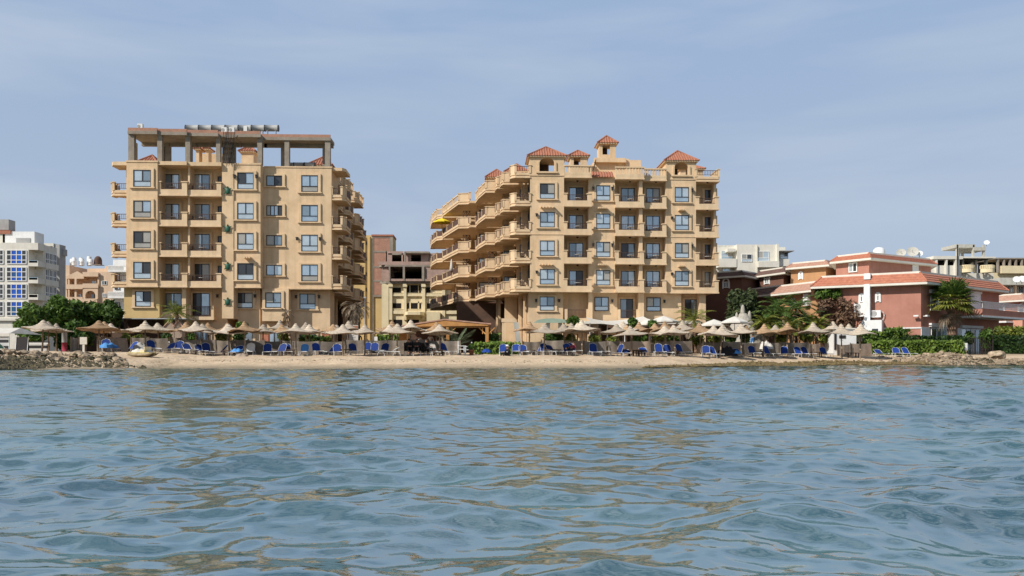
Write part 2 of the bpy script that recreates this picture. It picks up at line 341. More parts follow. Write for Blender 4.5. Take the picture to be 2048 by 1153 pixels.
mx = N.new('ShaderNodeMix'); mx.data_type = 'RGBA'; mx.inputs['A'].default_value = (.44,.325,.21,1); mx.inputs['B'].default_value = (.60,.46,.315,1)
r1 = N.new('ShaderNodeMapRange'); r1.inputs['From Min'].default_value = .35; r1.inputs['From Max'].default_value = .62; L.new(nz.outputs['Fac'], r1.inputs['Value']); L.new(r1.outputs[0], mx.inputs['Factor'])
wet = N.new('ShaderNodeMapRange'); wet.inputs['From Min'].default_value = .03; wet.inputs['From Max'].default_value = .24
wn = N.new('ShaderNodeMath'); wn.operation = 'MULTIPLY_ADD'; wn.inputs[1].default_value = .10; L.new(nz.outputs['Fac'], wn.inputs[0]); zz = N.new('ShaderNodeMath'); zz.operation = 'SUBTRACT'; zz.inputs[1].default_value = .05; L.new(sp.outputs[2], zz.inputs[0]); L.new(zz.outputs[0], wn.inputs[2]); L.new(wn.outputs[0], wet.inputs['Value'])
m2 = N.new('ShaderNodeMix'); m2.data_type = 'RGBA'; m2.inputs['A'].default_value = (.27,.215,.145,1); L.new(wet.outputs[0], m2.inputs['Factor']); L.new(mx.outputs['Result'], m2.inputs['B'])
# footprints and drift line specks
n2 = N.new('ShaderNodeTexNoise'); n2.inputs['Scale'].default_value = 3.5; n2.inputs['Detail'].default_value = 3; L.new(tc.outputs['Object'], n2.inputs[0])
r3 = N.new('ShaderNodeMapRange'); r3.inputs['From Min'].default_value = .64; r3.inputs['From Max'].default_value = .72; r3.inputs['To Max'].default_value = .55; L.new(n2.outputs['Fac'], r3.inputs['Value'])
dl = N.new('ShaderNodeMapRange'); dl.inputs['From Min'].default_value = .28; dl.inputs['From Max'].default_value = .36; L.new(sp.outputs[2], dl.inputs['Value'])
dl2 = N.new('ShaderNodeMapRange'); dl2.inputs['From Min'].default_value = .46; dl2.inputs['From Max'].default_value = .38; L.new(sp.outputs[2], dl2.inputs['Value'])
dm = N.new('ShaderNodeMath'); dm.operation = 'MULTIPLY'; L.new(dl.outputs[0], dm.inputs[0]); L.new(dl2.outputs[0], dm.inputs[1])
da = N.new('ShaderNodeMath'); da.operation = 'ADD'; da.inputs[1].default_value = .25; L.new(dm.outputs[0], da.inputs[0])
dd = N.new('ShaderNodeMath'); dd.operation = 'MULTIPLY'; L.new(r3.outputs[0], dd.inputs[0]); L.new(da.outputs[0], dd.inputs[1])
m4 = N.new('ShaderNodeMix'); m4.data_type = 'RGBA'; m4.inputs['B'].default_value = (.12,.085,.05,1); L.new(dd.outputs[0], m4.inputs['Factor']); L.new(m2.outputs['Result'], m4.inputs['A'])
gy = N.new('ShaderNodeMapRange'); gy.inputs['From Min'].default_value = 69; gy.inputs['From Max'].default_value = 74; L.new(sp.outputs[1], gy.inputs['Value'])
m5 = N.new('ShaderNodeMix'); m5.data_type = 'RGBA'; m5.inputs['B'].default_value = (.115,.090,.062,1); L.new(gy.outputs[0], m5.inputs['Factor']); L.new(m4.outputs['Result'], m5.inputs['A'])     # garden soil and paving behind the beach
L.new(m5.outputs['Result'], b.inputs['Base Color']); b.inputs['Roughness'].default_value = .9; b.inputs['Specular IOR Level'].default_value = .15
n3 = N.new('ShaderNodeTexNoise'); n3.inputs['Scale'].default_value = 4; n3.inputs['Detail'].default_value = 6; L.new(tc.outputs['Object'], n3.inputs[0])
bp = N.new('ShaderNodeBump'); bp.inputs['Strength'].default_value = .8; bp.inputs['Distance'].default_value = .12; L.new(n3.outputs['Fac'], bp.inputs['Height']); L.new(bp.outputs[0], b.inputs['Normal'])
me.materials.append(m); tag(link(bpy.data.objects.new('ground', me)), kind='structure')

# ================= sea: real wave relief
NW = 220
lam = np.exp(RNG.uniform(math.log(.075), math.log(1.7), NW)); kk = 2*math.pi/lam
th = RNG.normal(rad(98), rad(38), NW); ph = RNG.uniform(0, 2*math.pi, NW)
slope = .0262*np.where(lam > .75, .80, 1.0)*np.where((lam > .14) & (lam < .5), 1.12, 1.0)*np.where(lam < .12, .7, 1.0)*RNG.uniform(.6, 1.3, NW)
amp = slope/kk
ang = np.concatenate([np.radians(np.linspace(-178, -43, 60, endpoint=False)), np.radians(np.linspace(-43, 43, 820)), np.radians(np.linspace(43, 182, 60)[1:-1])])
rr = [.004, .1, .22, .35]
while rr[-1] < 95: rr.append(rr[-1]*1.0038 + .0006)
rr = np.array(rr + [130, 220, 500, 1200, 3500])
A2, R2 = np.meshgrid(ang, rr); PX = R2*np.sin(A2); PY = R2*np.cos(A2)
gust = .80 + .30*np.sin(PX*.31+PY*.17+1.)*np.sin(PY*.23-PX*.11+2.2) + .18*np.sin(PX*.9-PY*.5)
Zs = np.zeros(PX.shape, np.float32); DX = np.zeros(PX.shape, np.float32); DY = np.zeros(PX.shape, np.float32)
dr = np.maximum(.0041*R2, .006).astype(np.float32); PX32 = PX.astype(np.float32); PY32 = PY.astype(np.float32); gust = gust.astype(np.float32)
for i in range(NW):
    nz_ = int(np.searchsorted(rr, lam[i]/2.2/.0041))+1          # rings close enough to carry this wavelength
    fade = np.clip((lam[i]/dr[:nz_] - 2.2)/2.0, 0, 1)
    p = np.float32(kk[i])*(PX32[:nz_]*np.float32(math.cos(th[i])) + PY32[:nz_]*np.float32(math.sin(th[i]))) + np.float32(ph[i])
    a = np.float32(amp[i])*fade*gust[:nz_]; s_ = np.sin(p)*a
    Zs[:nz_] += a*np.cos(p); DX[:nz_] -= np.float32(.9*math.cos(th[i]))*s_; DY[:nz_] -= np.float32(.9*math.sin(th[i]))*s_
near = np.clip((shore(PX) - PY)/4, .25, 1)
Zs *= near; 
me = bpy.data.meshes.new('sea'); na, nr = len(ang), len(rr)
idx = np.arange(na*nr).reshape(nr, na); nxt = np.roll(idx, -1, axis=1)
fc = np.stack([idx[:-1], idx[1:], nxt[1:], nxt[:-1]], -1).reshape(-1, 4)
fastmesh(me, np.stack([PX+DX*near, PY+DY*near, Zs], -1).reshape(-1, 3), fc)
m = bpy.data.materials.new('sea_water'); m.use_nodes = True; nt = m.node_tree; N = nt.nodes; L = nt.links; b = N['Principled BSDF']
tc = N.new('ShaderNodeTexCoord')
nz = N.new('ShaderNodeTexNoise'); nz.inputs['Scale'].default_value = .45; nz.inputs['Detail'].default_value = 4; L.new(tc.outputs['Object'], nz.inputs[0])
mx = N.new('ShaderNodeMix'); mx.data_type = 'RGBA'; mx.inputs['A'].default_value = (.022,.072,.066,1); mx.inputs['B'].default_value = (.055,.135,.118,1)
r1 = N.new('ShaderNodeMapRange'); r1.inputs['From Min'].default_value = .36; r1.inputs['From Max'].default_value = .66; L.new(nz.outputs['Fac'], r1.inputs['Value']); L.new(r1.outputs[0], mx.inputs['Factor'])
L.new(mx.outputs['Result'], b.inputs['Base Color']); b.inputs['Roughness'].default_value = .03; b.inputs['IOR'].default_value = 6.5; b.inputs['Specular IOR Level'].default_value = .5
n2 = N.new('ShaderNodeTexNoise'); n2.inputs['Scale'].default_value = 5; n2.inputs['Detail'].default_value = 5; n2.inputs['Roughness'].default_value = .6
mp = N.new('ShaderNodeMapping'); mp.inputs['Scale'].default_value = (.55, 1.3, 1); L.new(tc.outputs['Object'], mp.inputs[0]); L.new(mp.outputs[0], n2.inputs[0])
bp = N.new('ShaderNodeBump'); bp.inputs['Strength'].default_value = .14; bp.inputs['Distance'].default_value = .03; L.new(n2.outputs['Fac'], bp.inputs['Height']); L.new(bp.outputs[0], b.inputs['Normal'])
me.materials.append(m); tag(link(bpy.data.objects.new('sea', me)), kind='structure')
# ================= building parts
WR = random.Random(3)
def pane(mb, x0, x1, z0, z1, y, mats=(2,3,4,5,6), w=(3.4,2.4,1.9,2.2,2.4)):
    mb.k = WR.choices(mats, w)[0]; mb.quad((x0,y,z0),(x1,y,z0),(x1,y,z1),(x0,y,z1))
GM = lambda: [M['frame'], M['plaster2'], M['g1'], M['g2'], M['g3'], M['g4'], M['g5']]
def window(root, x0, x1, z0, z1, y, fr=None, style='t', cm='plaster2', fm='frame', casing=True, t=.07, name='window'):
    mb = MB(fr); yf, yg = y-.10, y-.05
    mb.k = 0
    for a in ((x0,x1,z0,z0+t),(x0,x1,z1-t,z1),(x0,x0+t,z0+t,z1-t),(x1-t,x1,z0+t,z1-t)): mb.box(a[0],a[1],yf,y-.004,a[2],a[3])
    xm = (x0+x1)/2; zm = z0+(z1-z0)*.34
    if style == 't':                                   # two sliders over one fixed pane
        mb.box(x0+t,x1-t,yf+.004,y-.006,zm-t/2,zm+t/2); mb.box(xm-t/2,xm+t/2,yf+.008,y-.008,zm+t/2,z1-t)
        pane(mb,x0+t,xm-t/2,zm+t/2,z1-t,yg); pane(mb,xm+t/2,x1-t,zm+t/2,z1-t,yg+.01); pane(mb,x0+t,x1-t,z0+t,zm-t/2,yg,(6,2,5),(4,2,1))
    elif style == 'd':                                 # sliding door / two panes side by side
        mb.box(xm-t/2,xm+t/2,yf+.008,y-.008,z0+t,z1-t)
        pane(mb,x0+t,xm-t/2,z0+t,z1-t,yg); pane(mb,xm+t/2,x1-t,z0+t,z1-t,yg+.01)
    elif style == '3':
        a = x0+(x1-x0)*.27; b = x1-(x1-x0)*.27
        for q in (a, xm, b): mb.box(q-t/2,q+t/2,yf+.008,y-.008,z0+t,z1-t)
        e = [x0+t/2,a,xm,b,x1-t/2]
        for q in range(4): pane(mb,e[q]+t/2,e[q+1]-t/2,z0+t,z1-t,yg+.01*(q%2))
    elif style == 'o': mb.k = 4; mb.quad((x0+t,yg,z0+t),(x1-t,yg,z0+t),(x1-t,yg,z1-t),(x0+t,yg,z1-t))
    gm = GM(); gm[0] = M[fm]
    o = mb.build(name, gm, root)
    if casing:
        c = MB(fr); e = .16; yo = y-.13
        c.box(x0-e-.1,x0-.0,yo,y-.002,z0-.02,z1+e); c.box(x1+.0,x1+e+.1,yo,y-.002,z0-.02,z1+e); c.box(x0,x1,yo+.003,y-.002,z1+.0,z1+e-.003)
        c.box(x0-e-.2,x1+e+.2,yo-.05,y-.003,z0-.13,z0-.02)
        c.build('casing', M[cm], o)
    return o
def rods(mb, p, q, z0, z1, sp=.17, r=.016):
    d = Vector((q[0]-p[0], q[1]-p[1])); n = max(2, int(d.length/sp))
    mb.seg(p, q, .05, z1-.05, z1); mb.seg(p, q, .04, z0, z0+.04)
    for i in range(1, n):
        x = p[0]+d.x*i/n; y = p[1]+d.y*i/n; mb.box(x-r, x+r, y-r, y+r, z0+.04, z1-.05)
def loggia(root, x0, x1, yf, yb, z, wl_=.34, wr=.34, zb=None, railz=.92, name='balcony'):
    b = MB(); zb = .27 if zb is None else zb
    b.box(x0, x1, yf, yb, z-zb, z); b.box(x0-.05, x1+.05, yf-.05, yf+.3, z-zb-.06, z-zb+.07)
    b.box(x0, x1, yf, yf+.14, z, z+.30)
    for a, e, s in ((x0, wl_, 0), (x1, wr, 1)):
        if e > 0:
            lo, hi = (a, a+e) if s == 0 else (a-e, a)
            b.box(lo, hi, yf+.004, yf+.30, z+.30, z+.98); b.box(lo-.07, hi+.07, yf-.06, yf+.37, z+.98, z+1.07)
    o = b.build(name, M['plaster2'], root)
    r = MB(); rods(r, (x0+wl_, yf+.09), (x1-wr, yf+.09), z+.36, z+railz); r.build('railing', M['rail'], o)
    return o
def poly_balcony(root, outer, inner, z, kinds, name='balcony', top=False, zb=.26):
    b = MB(); b.prism(list(outer)+list(inner), z-zb, z)
    r = MB(); has = False
    for i in range(len(outer)-1):
        p, q = outer[i], outer[i+1]; k = kinds[i]
        d = Vector((q[0]-p[0], q[1]-p[1])); Ld = d.length
        if Ld < .05 or k == 'n': continue
        b.seg(p, q, .22, z-zb-.05-.003*i, z-zb+.08+.003*i, .05)
        if k == 's':
            b.seg(p, q, .14, z-.01, z+.98-.003*i, .0); b.seg(p, q, .24, z+.975-.003*i, z+1.06+.003*i, .05); continue
        b.seg(p, q, .14, z-.01, z+.24+.003*i, .0)
        n = max(1, round(Ld/2.0)); 
        for j in range(n+1):
            t = j/n; x, y = p[0]+d.x*t, p[1]+d.y*t
            if j < n or i == len(outer)-2 or kinds[i+1] in 'sn':
                b.box(x-.11, x+.11, y-.11, y+.11, z+.20, z+.96); b.box(x-.16, x+.16, y-.16, y+.16, z+.96, z+1.04)
        for j in range(n):
            a = (p[0]+d.x*j/n, p[1]+d.y*j/n); c = (p[0]+d.x*(j+1)/n, p[1]+d.y*(j+1)/n)
            if k == 'p': r.k = 1; r.seg(a, c, .15, z+.27, z+.84, -.12); r.k = 0; r.seg(a, c, .16, z+.84, z+.90, -.11)
            elif k == 'b':
                r.k = 2; r.seg(a, c, .16, z+.84, z+.96)
                for q2 in range(1, 4): x, y = a[0]+(c[0]-a[0])*q2/4, a[1]+(c[1]-a[1])*q2/4; r.box(x-.06, x+.06, y-.06, y+.06, z+.34, z+.84)
            else: r.k = 0; rods(r, a, c, z+.40, z+.9)
            has = True
    o = b.build(name, M['plaster2'], root)
    if has: r.build('railing', [M['rail'], M['panel'], M['plaster2']], o)
    return o
def hip(mb, x0, x1, y0, y1, z, h, ov=.25, ridge=0.0, tiles=True, flat=False):
    """hip / pyramid roof with raised barrel-tile courses; material 0 tile, 1 eave"""
    x0 -= ov; x1 += ov; y0 -= ov; y1 += ov; cx, cy = (x0+x1)/2, (y0+y1)/2
    rx = ridge/2; A, B = (cx-rx, cy, z+h), (cx+rx, cy, z+h)
    mb.k = 1; mb.box(x0+.05, x1-.05, y0+.05, y1-.05, z-.14, z-.005); mb.k = 0
    c = [(x0,y0,z),(x1,y0,z),(x1,y1,z),(x0,y1,z)]
    if ridge > 0:
        fcs = [(c[0],c[1],B,A),(c[2],c[3],A,B),(c[1],c[2],B),(c[3],c[0],A)]
    else: fcs = [(c[0],c[1],A),(c[1],c[2],A),(c[2],c[3],A),(c[3],c[0],A)]
    for f in fcs: mb.quad(*f)
    if not tiles: return
    def runs(p, q, apexs):
        p = Vector(p); q = Vector(q); d = q-p; Ln = d.length; d.normalize()
        ap = [Vector(a) for a in apexs]; n = max(4, int(Ln/.26))
        inn = (ap[0]-p); up = inn - d*inn.dot(d); H = up.length; up.normalize(); nr = d.cross(up); nr = nr if nr.z > 0 else -nr
        sA = (ap[0]-p).dot(d); sB = (ap[-1]-p).dot(d)
        for i in range(n):
            s = (i+.5)/n*Ln
            t = s/sA if s < sA else (1 if s <= sB else (Ln-s)/(Ln-sB))
            hgt = H*min(1, t)*.985
            if hgt < .1: continue
            w = Ln/n*.30; a = p+d*s; bq = a+up*hgt; ptop = nr*.075
            i0 = [mb.p(*(a-d*w-up*.04)), mb.p(*(a+ptop-up*.04)), mb.p(*(a+d*w-up*.04))]; i1 = [mb.p(*(bq-d*w)), mb.p(*(bq+ptop)), mb.p(*(bq+d*w))]
            mb.face((i0[0], i0[1], i1[1], i1[0])); mb.face((i0[1], i0[2], i1[2], i1[1])); mb.face((i0[0], i0[2], i0[1]))
    for f in fcs: runs(f[0], f[1], f[2:][::-1] if len(f) == 4 else f[2:])
    for a, bb in [(c[0],A),(c[1],B),(c[2],B),(c[3],A)]+([(A,B)] if ridge > 0 else []): mb.cyl(a, bb, .11, .11, 6)
def arch_wall(mb, x0, x1, z0, z1, y0, y1, ax0, ax1, az0, azs, seg=10, rect=False):
    """wall slab y0..y1 with an arched (or square) opening"""
    if rect:
        mb.box(x0,ax0,y0,y1,z0,z1); mb.box(ax1,x1,y0,y1,z0,z1); mb.box(ax0,ax1,y0+.002,y1-.002,z0,az0); mb.box(ax0,ax1,y0+.002,y1-.002,azs,z1); return
    mb.box(x0,ax0,y0,y1,z0,z1); mb.box(ax1,x1,y0,y1,z0,z1); mb.box(ax0,ax1,y0+.002,y1-.002,z0,az0)
    r = (ax1-ax0)/2; cx = (ax0+ax1)/2; hr = min(r, z1-.15-azs)
    for i in range(seg):
        a, b = math.pi*(1-i/seg), math.pi*(1-(i+1)/seg)
        xa, za, xb, zb = cx+r*math.cos(a), azs+hr*math.sin(a), cx+r*math.cos(b), azs+hr*math.sin(b)
        for yy in (y0+.002, y1-.002): mb.quad((xa,yy,za),(xb,yy,zb),(xb,yy,z1),(xa,yy,z1))
        mb.quad((xa,y0+.002,za),(xb,y0+.002,zb),(xb,y1-.002,zb),(xa,y1-.002,za))
def turret(root, x0, x1, y0, y1, z0, ze, h, op=None, wm='plaster', open_back=True):
    w = MB(); t = .25
    if op and op[0] == 'arch':
        _, ax0, ax1, az0, azs = op; arch_wall(w, x0, x1, z0, ze, y0, y0+t, ax0, ax1, az0, azs)
        c = .2; w.box(ax0-.22,ax0-.02,y0-.12,y0-.003,az0,azs+.1); w.box(ax1+.02,ax1+.22,y0-.12,y0-.003,az0,azs+.1); w.box(ax0-.35,ax1+.35,y0-.18,y0-.002,az0-.16,az0)
    elif op and op[0] == 'rect': arch_wall(w, x0, x1, z0, ze, y0, y0+t, op[1], op[2], op[3], op[4], rect=True)
    else: w.box(x0, x1, y0, y0+t, z0, ze)
    w.box(x0, x0+t, y0+t, y1, z0, ze); 
    if op: w.box(x1-t, x1, y0+t, y0+t+.5, z0, ze); w.box(x1-t, x1, y1-.3, y1, z0, ze); w.box(x0+t, x0+(x1-x0)*.62, y1-t, y1, z0, ze); w.box(x0, x1, y0+t, y1, ze-.15, ze-.02)
    else: w.box(x1-t, x1, y0+t, y1, z0, ze); w.box(x0+t, x1-t, y1-t, y1, z0, ze)
    o = w.build('turret', M[wm], root)
    if op: q = MB(); q.box(x0+t+.01, x0+(x1-x0)*.60, y1-t-.06, y1-t-.01, z0+.02, ze-.17); q.box(x0+t+.01, x0+t+.06, y0+t+.01, y1-t-.07, z0+.02, ze-.17); q.build('shade_lining', M['dkwall'], o)  # dark lining paints the shade inside the turret opening
    r = MB(); hip(r, x0, x1, y0, y1, ze, h); r.build('tiled_roof', [M['tile'], M['plaster2']], o)
    return o
def stubs(root, x0, x1, y, z, n=5):
    b = MB()
    for i in range(n):
        x = x0+(x1-x0)*i/(n-1); b.box(x-.07, x+.07, y-.62, y+.02, z-.08, z+.08)
    b.build('beam_stub', M['plaster2'], root)
def wall_lamp(root, x, y, z):
    b = MB(); b.k = 0; b.box(x-.04, x+.04, y-.2, y, z, z+.06); b.box(x-.09, x+.09, y-.3, y-.12, z-.22, z+.02); b.box(x-.12, x+.12, y-.33, y-.09, z+.02, z+.09)
    b.build('wall_lamp', [M['frame']], root)
def chairs(label, group, x, y, z, rz=0):
    global CHAIR
    if CHAIR is None:
        CHAIR = thing('patio_chair', label, 'chair', (x,y,z), rz, group)
        b = MB(); b.box(-.24,.24,-.24,.24,.40,.45); b.build('seat', M['rail'], CHAIR, True)
        b = MB(); 
        for i in range(4): b.box(-.24,.24,.22,.26,.5+i*.11,.57+i*.11)
        b.box(-.24,-.19,.21,.25,.45,.95); b.box(.19,.24,.21,.25,.45,.95); b.build('backrest', M['rail'], CHAIR, True)
        for sx_ in (-1,1):
            for sy_ in (-1,1):
                b = MB(); b.box(sx_*.21-.025, sx_*.21+.025, sy_*.2-.025, sy_*.2+.025, 0, .40); b.build('leg', M['rail'], CHAIR, True)
        return CHAIR
    c = copy_tree(CHAIR); c.location = (x,y,z); c.rotation_euler = (0,0,rz); tag(c, label, 'chair', group); return c
CHAIR = None; TABLE = None
def table(label, group, x, y, z):
    global TABLE
    if TABLE is None:
        TABLE = thing('patio_table', label, 'table', (x,y,z), 0, group)
        b = MB(); b.cyl((0,0,.70),(0,0,.74),.36,.36,14); b.build('tabletop', M['alu'], TABLE, True)
        b = MB(); b.cyl((0,0,0),(0,0,.70),.035,.035,8); b.box(-.25,.25,-.03,.03,0,.04); b.box(-.03,.03,-.25,.25,0,.04); b.build('pedestal', M['rail'], TABLE, True)
        return TABLE
    c = copy_tree(TABLE); c.location = (x,y,z); tag(c, label, 'table', group); return c

FL = ['third','fourth','fifth','top']
# ---------------------------------------------------------------- left apartment block
S = 2.93; F0 = 7.68
def FK(k): return F0 + S*k
ROOF = FK(4)
YA, YB1, YB2, YFIN, YBAY2, YW3 = 77.7, 77.85, 78.05, 78.3, 78.45, 79.5
LB = thing('apartment_block', 'sand coloured apartment block with an unfinished concrete frame and brick edging on its roof', 'apartment block', (fx(460, 80), 84, .8))
w = MB(); X = lambda p, Y: fx(p, Y)
xa0, xa1 = X(253,YA), X(315,YA); xb1 = X(374,YB1); xc1 = X(443,YB2); xf0, xf1 = X(444,YFIN), X(467,YFIN); xd1 = X(521,YBAY2); xe1 = X(663,YW3)
YLB = 79.7
w.box(xa0, xa1, YA, 100, F0-.27, ROOF)                       # bay 1
w.box(xa1, xc1+.9, YLB, 99.9, F0-.27, ROOF-.02)              # loggia back wall
w.box(xb1-.09, xb1+.09, YB1+.5, YLB, F0, ROOF-.03)           # party wall
w.box(xf0, xf1, YFIN, 99.8, 4.4, ROOF-.01)                    # fin
w.box(xf1, xd1, YBAY2, 99.7, F0-.25, ROOF)                  # bay 2
w.box(xd1, xe1, YW3, 83.1, F0-.27, ROOF); w.box(xd1, xe1-2.8, 83.0, 99.6, F0-.26, ROOF-.005)                     # wall 3
# cornices
w.box(xa0-.06, xa1+.06, YA-.06, YA+.3, ROOF-.10, ROOF+.06); w.box(xa1+.06, xb1, YB1-.1, YLB, ROOF-.32, ROOF+.03); w.box(xb1, xc1, YB2-.1, YLB, ROOF-.33, ROOF+.02)
w.box(xf1, xd1+.06, YBAY2-.06, YBAY2+.3, ROOF-.08, ROOF+.07); w.box(xd1+.06, xe1+.06, YW3-.06, YW3+.3, ROOF-.08, ROOF+.05)
zb = F0-.27
w.box(xa0-.08, xa1+.08, YA-.08, YA+.3, zb-.06, zb+.09); w.box(xf1+.0, xd1+.08, YBAY2-.08, YBAY2+.3, zb-.05, zb+.09); w.box(xd1+.08, xe1+.06, YW3-.08, YW3+.3, zb-.07, zb+.08)
# first floor, set back under the overhang
x1a, x1b = X(248,YA+1), X(319,YA+1)
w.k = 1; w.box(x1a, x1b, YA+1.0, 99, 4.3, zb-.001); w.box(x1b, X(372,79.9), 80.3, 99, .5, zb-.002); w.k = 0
w.box(X(369,79.2), X(377,79.2), 78.5, 80.5, .5, zb-.003)
w.box(X(377,79.9), xf0, 80.0, 99, .5, zb-.004)
w.box(xf1, X(520,79.7), 79.75, 99, .5, zb-.003); w.box(X(520,79.7), X(577,80.0), 80.15, 99, .5, zb-.004); w.box(X(524,79.2), X(577,79.2), 79.25, 80.16, 4.2, zb-.005)
w.box(X(569,79.2), X(577,79.2), 79.6, 80.2, .5, 4.2)
w.box(X(577,80.2), X(660,80.6), 80.65, 82.9, .5, zb-.006)
w.box(xa0+1.2, xe1-5.5, 82.5, 112, .5, zb-.01); w.box(xe1-5.6, xe1-1.0, 82.0, 83.4, .5, zb-.011)
# courtyard wing behind the right corner
xr = xe1
xr -= 1.9
wing = [(xr+1.89, YW3+2), (xr+1.89, 83.2), (xr-.7, 83.2), (xr-.7, 92), (xr-.5, 92), (xr-.5, 106), (xr-3, 115), (xr-16, 115), (xr-16, YW3+2)]
w.prism(wing, zb, ROOF-.03); w.box(xr-.4, xr+.1, 85.6, 86.3, .5, zb-.02); w.box(xr-.4, xr+.1, 92, 92.7, .5, zb-.02); w.box(xr-.4, xr+.1, 99, 99.7, .5, zb-.02)
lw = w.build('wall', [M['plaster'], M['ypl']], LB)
b = MB(); b.box(xe1-5.5, xe1-5.2, 83.5, 112, .5, zb-.05); b.box(xe1-5.2, xe1-1.0, 104, 104.3, .5, zb-.06); b.build('recess_shade_wall', M['dkwall'], LB)  # dark back walls paint the deep shade under the wing
# windows on the seaward front
for k in range(4):
    f = FK(k)
    window(LB, X(267.5,YA), X(303,YA), f+.46, f+2.08, YA)
    window(LB, X(475,YBAY2), X(508,YBAY2), f+.46, f+2.08, YBAY2)
    window(LB, X(533,YW3), X(565,YW3), f+1.02, f+2.04, YW3, style='3' if k == 2 else 'd')
    window(LB, X(603,YW3), X(636.5,YW3), f+.46, f+2.10, YW3)
    for c, (p0, p1) in enumerate(((328,359),(388,420))):
        window(LB, X(p0,YLB), X(p1,YLB), f+.02, f+2.15, YLB, style='d', name='balcony_door')
    window(LB, X(438,YLB)-.1, X(444,YLB)+.3, f+1.2, f+1.95, YLB, style='o', casing=False)
    loggia(LB, xa1+.003, xb1, YB1, YLB, f, .25, .5); loggia(LB, xb1+.003, xc1-.05, YB2, YLB, f, .0, .42)
    # ends: left-hand balcony and right-hand balcony
    xl = X(222, YA+.6)
    poly_balcony(LB, [(xa0, YA+.5), (xl+.30, YA+.5), (xl, YA+.9), (xl+.12, YA+1.5), (xa0, YA+2.3)], [], f, 'rppn')
    xq = X(690, YW3+.3)
    poly_balcony(LB, [(xe1, YW3+.15), (xq-.3, YW3+.15), (xq, YW3+.6), (xq, YW3+3.2), (xe1, YW3+3.2)], [], f, 'rspp')
    window(LB, xa0-1.6+.1, xa0-.35, f+.02, f+2.1, YA+4.55, style='d', name='balcony_door', casing=False) if False else None
    for j, (d0, d1, xo) in enumerate(((84.2,86.4,1.3),(87.5,90.2,1.75),(91.0,93.4,1.2),(94.3,98.0,1.75),(99,102.5,1.0),(103.6,107,.7))):
        poly_balcony(LB, [(xr-.69, d0), (xr+xo, d0), (xr+xo+.45, d0+.5), (xr+xo+.45, d1), (xr-.69, d1)], [], f+(.0 if j % 2 else -.0), ['ssps','spps','ssps','sspp','sppp','sppp'][j])
        w2 = window(LB, d0+.5, d1-.4, f+.02, f+2.1, 0, fr=(xr+(-.69 if d0 < 92 else -.49), 0, 0, 1), style='d', casing=False, name='balcony_door')
for (d0, d1, xo) in ((79.7, 82.7, 3.1),(84.2,86.4,1.3),(87.5,90.2,1.75),(94.3,98.0,1.75)):
    if d0 < 80:
        b = MB(); b.prism([(xr, d0), (xr+xo-.2, d0), (xr+xo+.1, d0+.5), (xr+xo+.1, d1), (xr, d1)], ROOF-.30, ROOF+.0); b.build('canopy', M['plaster2'], LB)
    else: poly_balcony(LB, [(xr, d0), (xr+xo, d0), (xr+xo+.4, d0+.5), (xr+xo+.4, d1), (xr, d1)], [], ROOF-.3, 'sbbs')
b = MB(); b.prism([(xa0, YA+.3), (xl+.3, YA+.3), (xl, YA+.8), (xl, YA+2.4), (xa0, YA+2.4)], ROOF-.33, ROOF+.02); b.build('canopy', M['plaster2'], LB)
b = MB(); b.box(xa0-1.05, xa0+.02, YA+2.31, YA+9, zb, ROOF-.06)   # rear left return behind the end balconies
b.build('side_wall', M['plaster'], LB)
# first-floor windows
z0, z1 = 5.55, 6.98
window(LB, X(271,YA+1), X(303,YA+1), z0, z1+.05, YA+1.0)
window(LB, X(332,80.3), X(364,80.3), 4.75, z1, 80.3, style='d', name='balcony_door'); window(LB, X(386,80), X(420,80), 4.75, z1, 80.0, style='d', name='balcony_door')
b = MB(); b.box(X(319,79.3), X(369,79.3), 79.3, 79.45, 4.4, 5.1); b.box(X(319,79.3), X(369,79.3), 79.45, 80.3, 4.4, 4.6); o = b.build('balcony', M['plaster2'], LB)
r = MB(); rods(r, (X(320,79.3),79.37), (X(368,79.3),79.37), 5.12, 5.7); r.build('railing', M['rail'], o)
b = MB(); b.box(X(378,79.3), X(428,79.3), 79.2, 80.0, 4.3, 4.62); b.box(X(378,79.3), X(383,79.3), 79.2, 79.5, 4.62, 5.75); b.box(X(423,79.3), X(428,79.3), 79.2, 79.5, 4.62, 5.75); o = b.build('balcony', M['plaster2'], LB)
r = MB(); rods(r, (X(383,79.3),79.3), (X(423,79.3),79.3), 4.7, 5.65, .13); r.build('railing', M['rail'], o)
window(LB, X(473,79.75), X(506,79.75), z0-.05, z1+.02, 79.75); window(LB, X(531,79.25), X(563,79.25), z0-.05, z1+.02, 79.25); window(LB, X(599.5,80.65), X(631.5,80.65), z0-.1, z1+.02, 80.65)
for p, Y in ((436,79.95),(511,79.7),(593,80.6),(639,80.6)): wall_lamp(LB, X(p,Y), Y, 6.75)
for p, k in ((470,3),(514,3),(595,1),(641,1)): wall_lamp(LB, X(p,YBAY2 if p < 530 else YW3), YBAY2 if p < 530 else YW3, FK(k)+1.75)
# ground-floor openings
window(LB, X(386,80), X(419,80), 1.1, 3.55, 80.0, style='d', name='door'); window(LB, X(470,79.75), X(506,79.75), 1.3, 3.4, 79.75, style='d', name='door'); window(LB, X(531,80.15), X(566,80.15), 1.2, 3.3, 80.15, style='d', name='door'); window(LB, X(599,80.65), X(632,80.65), 1.3, 3.35, 80.65, style='d')
# pale stubs and pergola beams
stubs(LB, X(492,YBAY2), X(502,YBAY2), YBAY2, FK(1)-.35, 3)
for k in range(4): wall_lamp(LB, X(312, YLB)+.6, YLB, FK(k)+1.7)
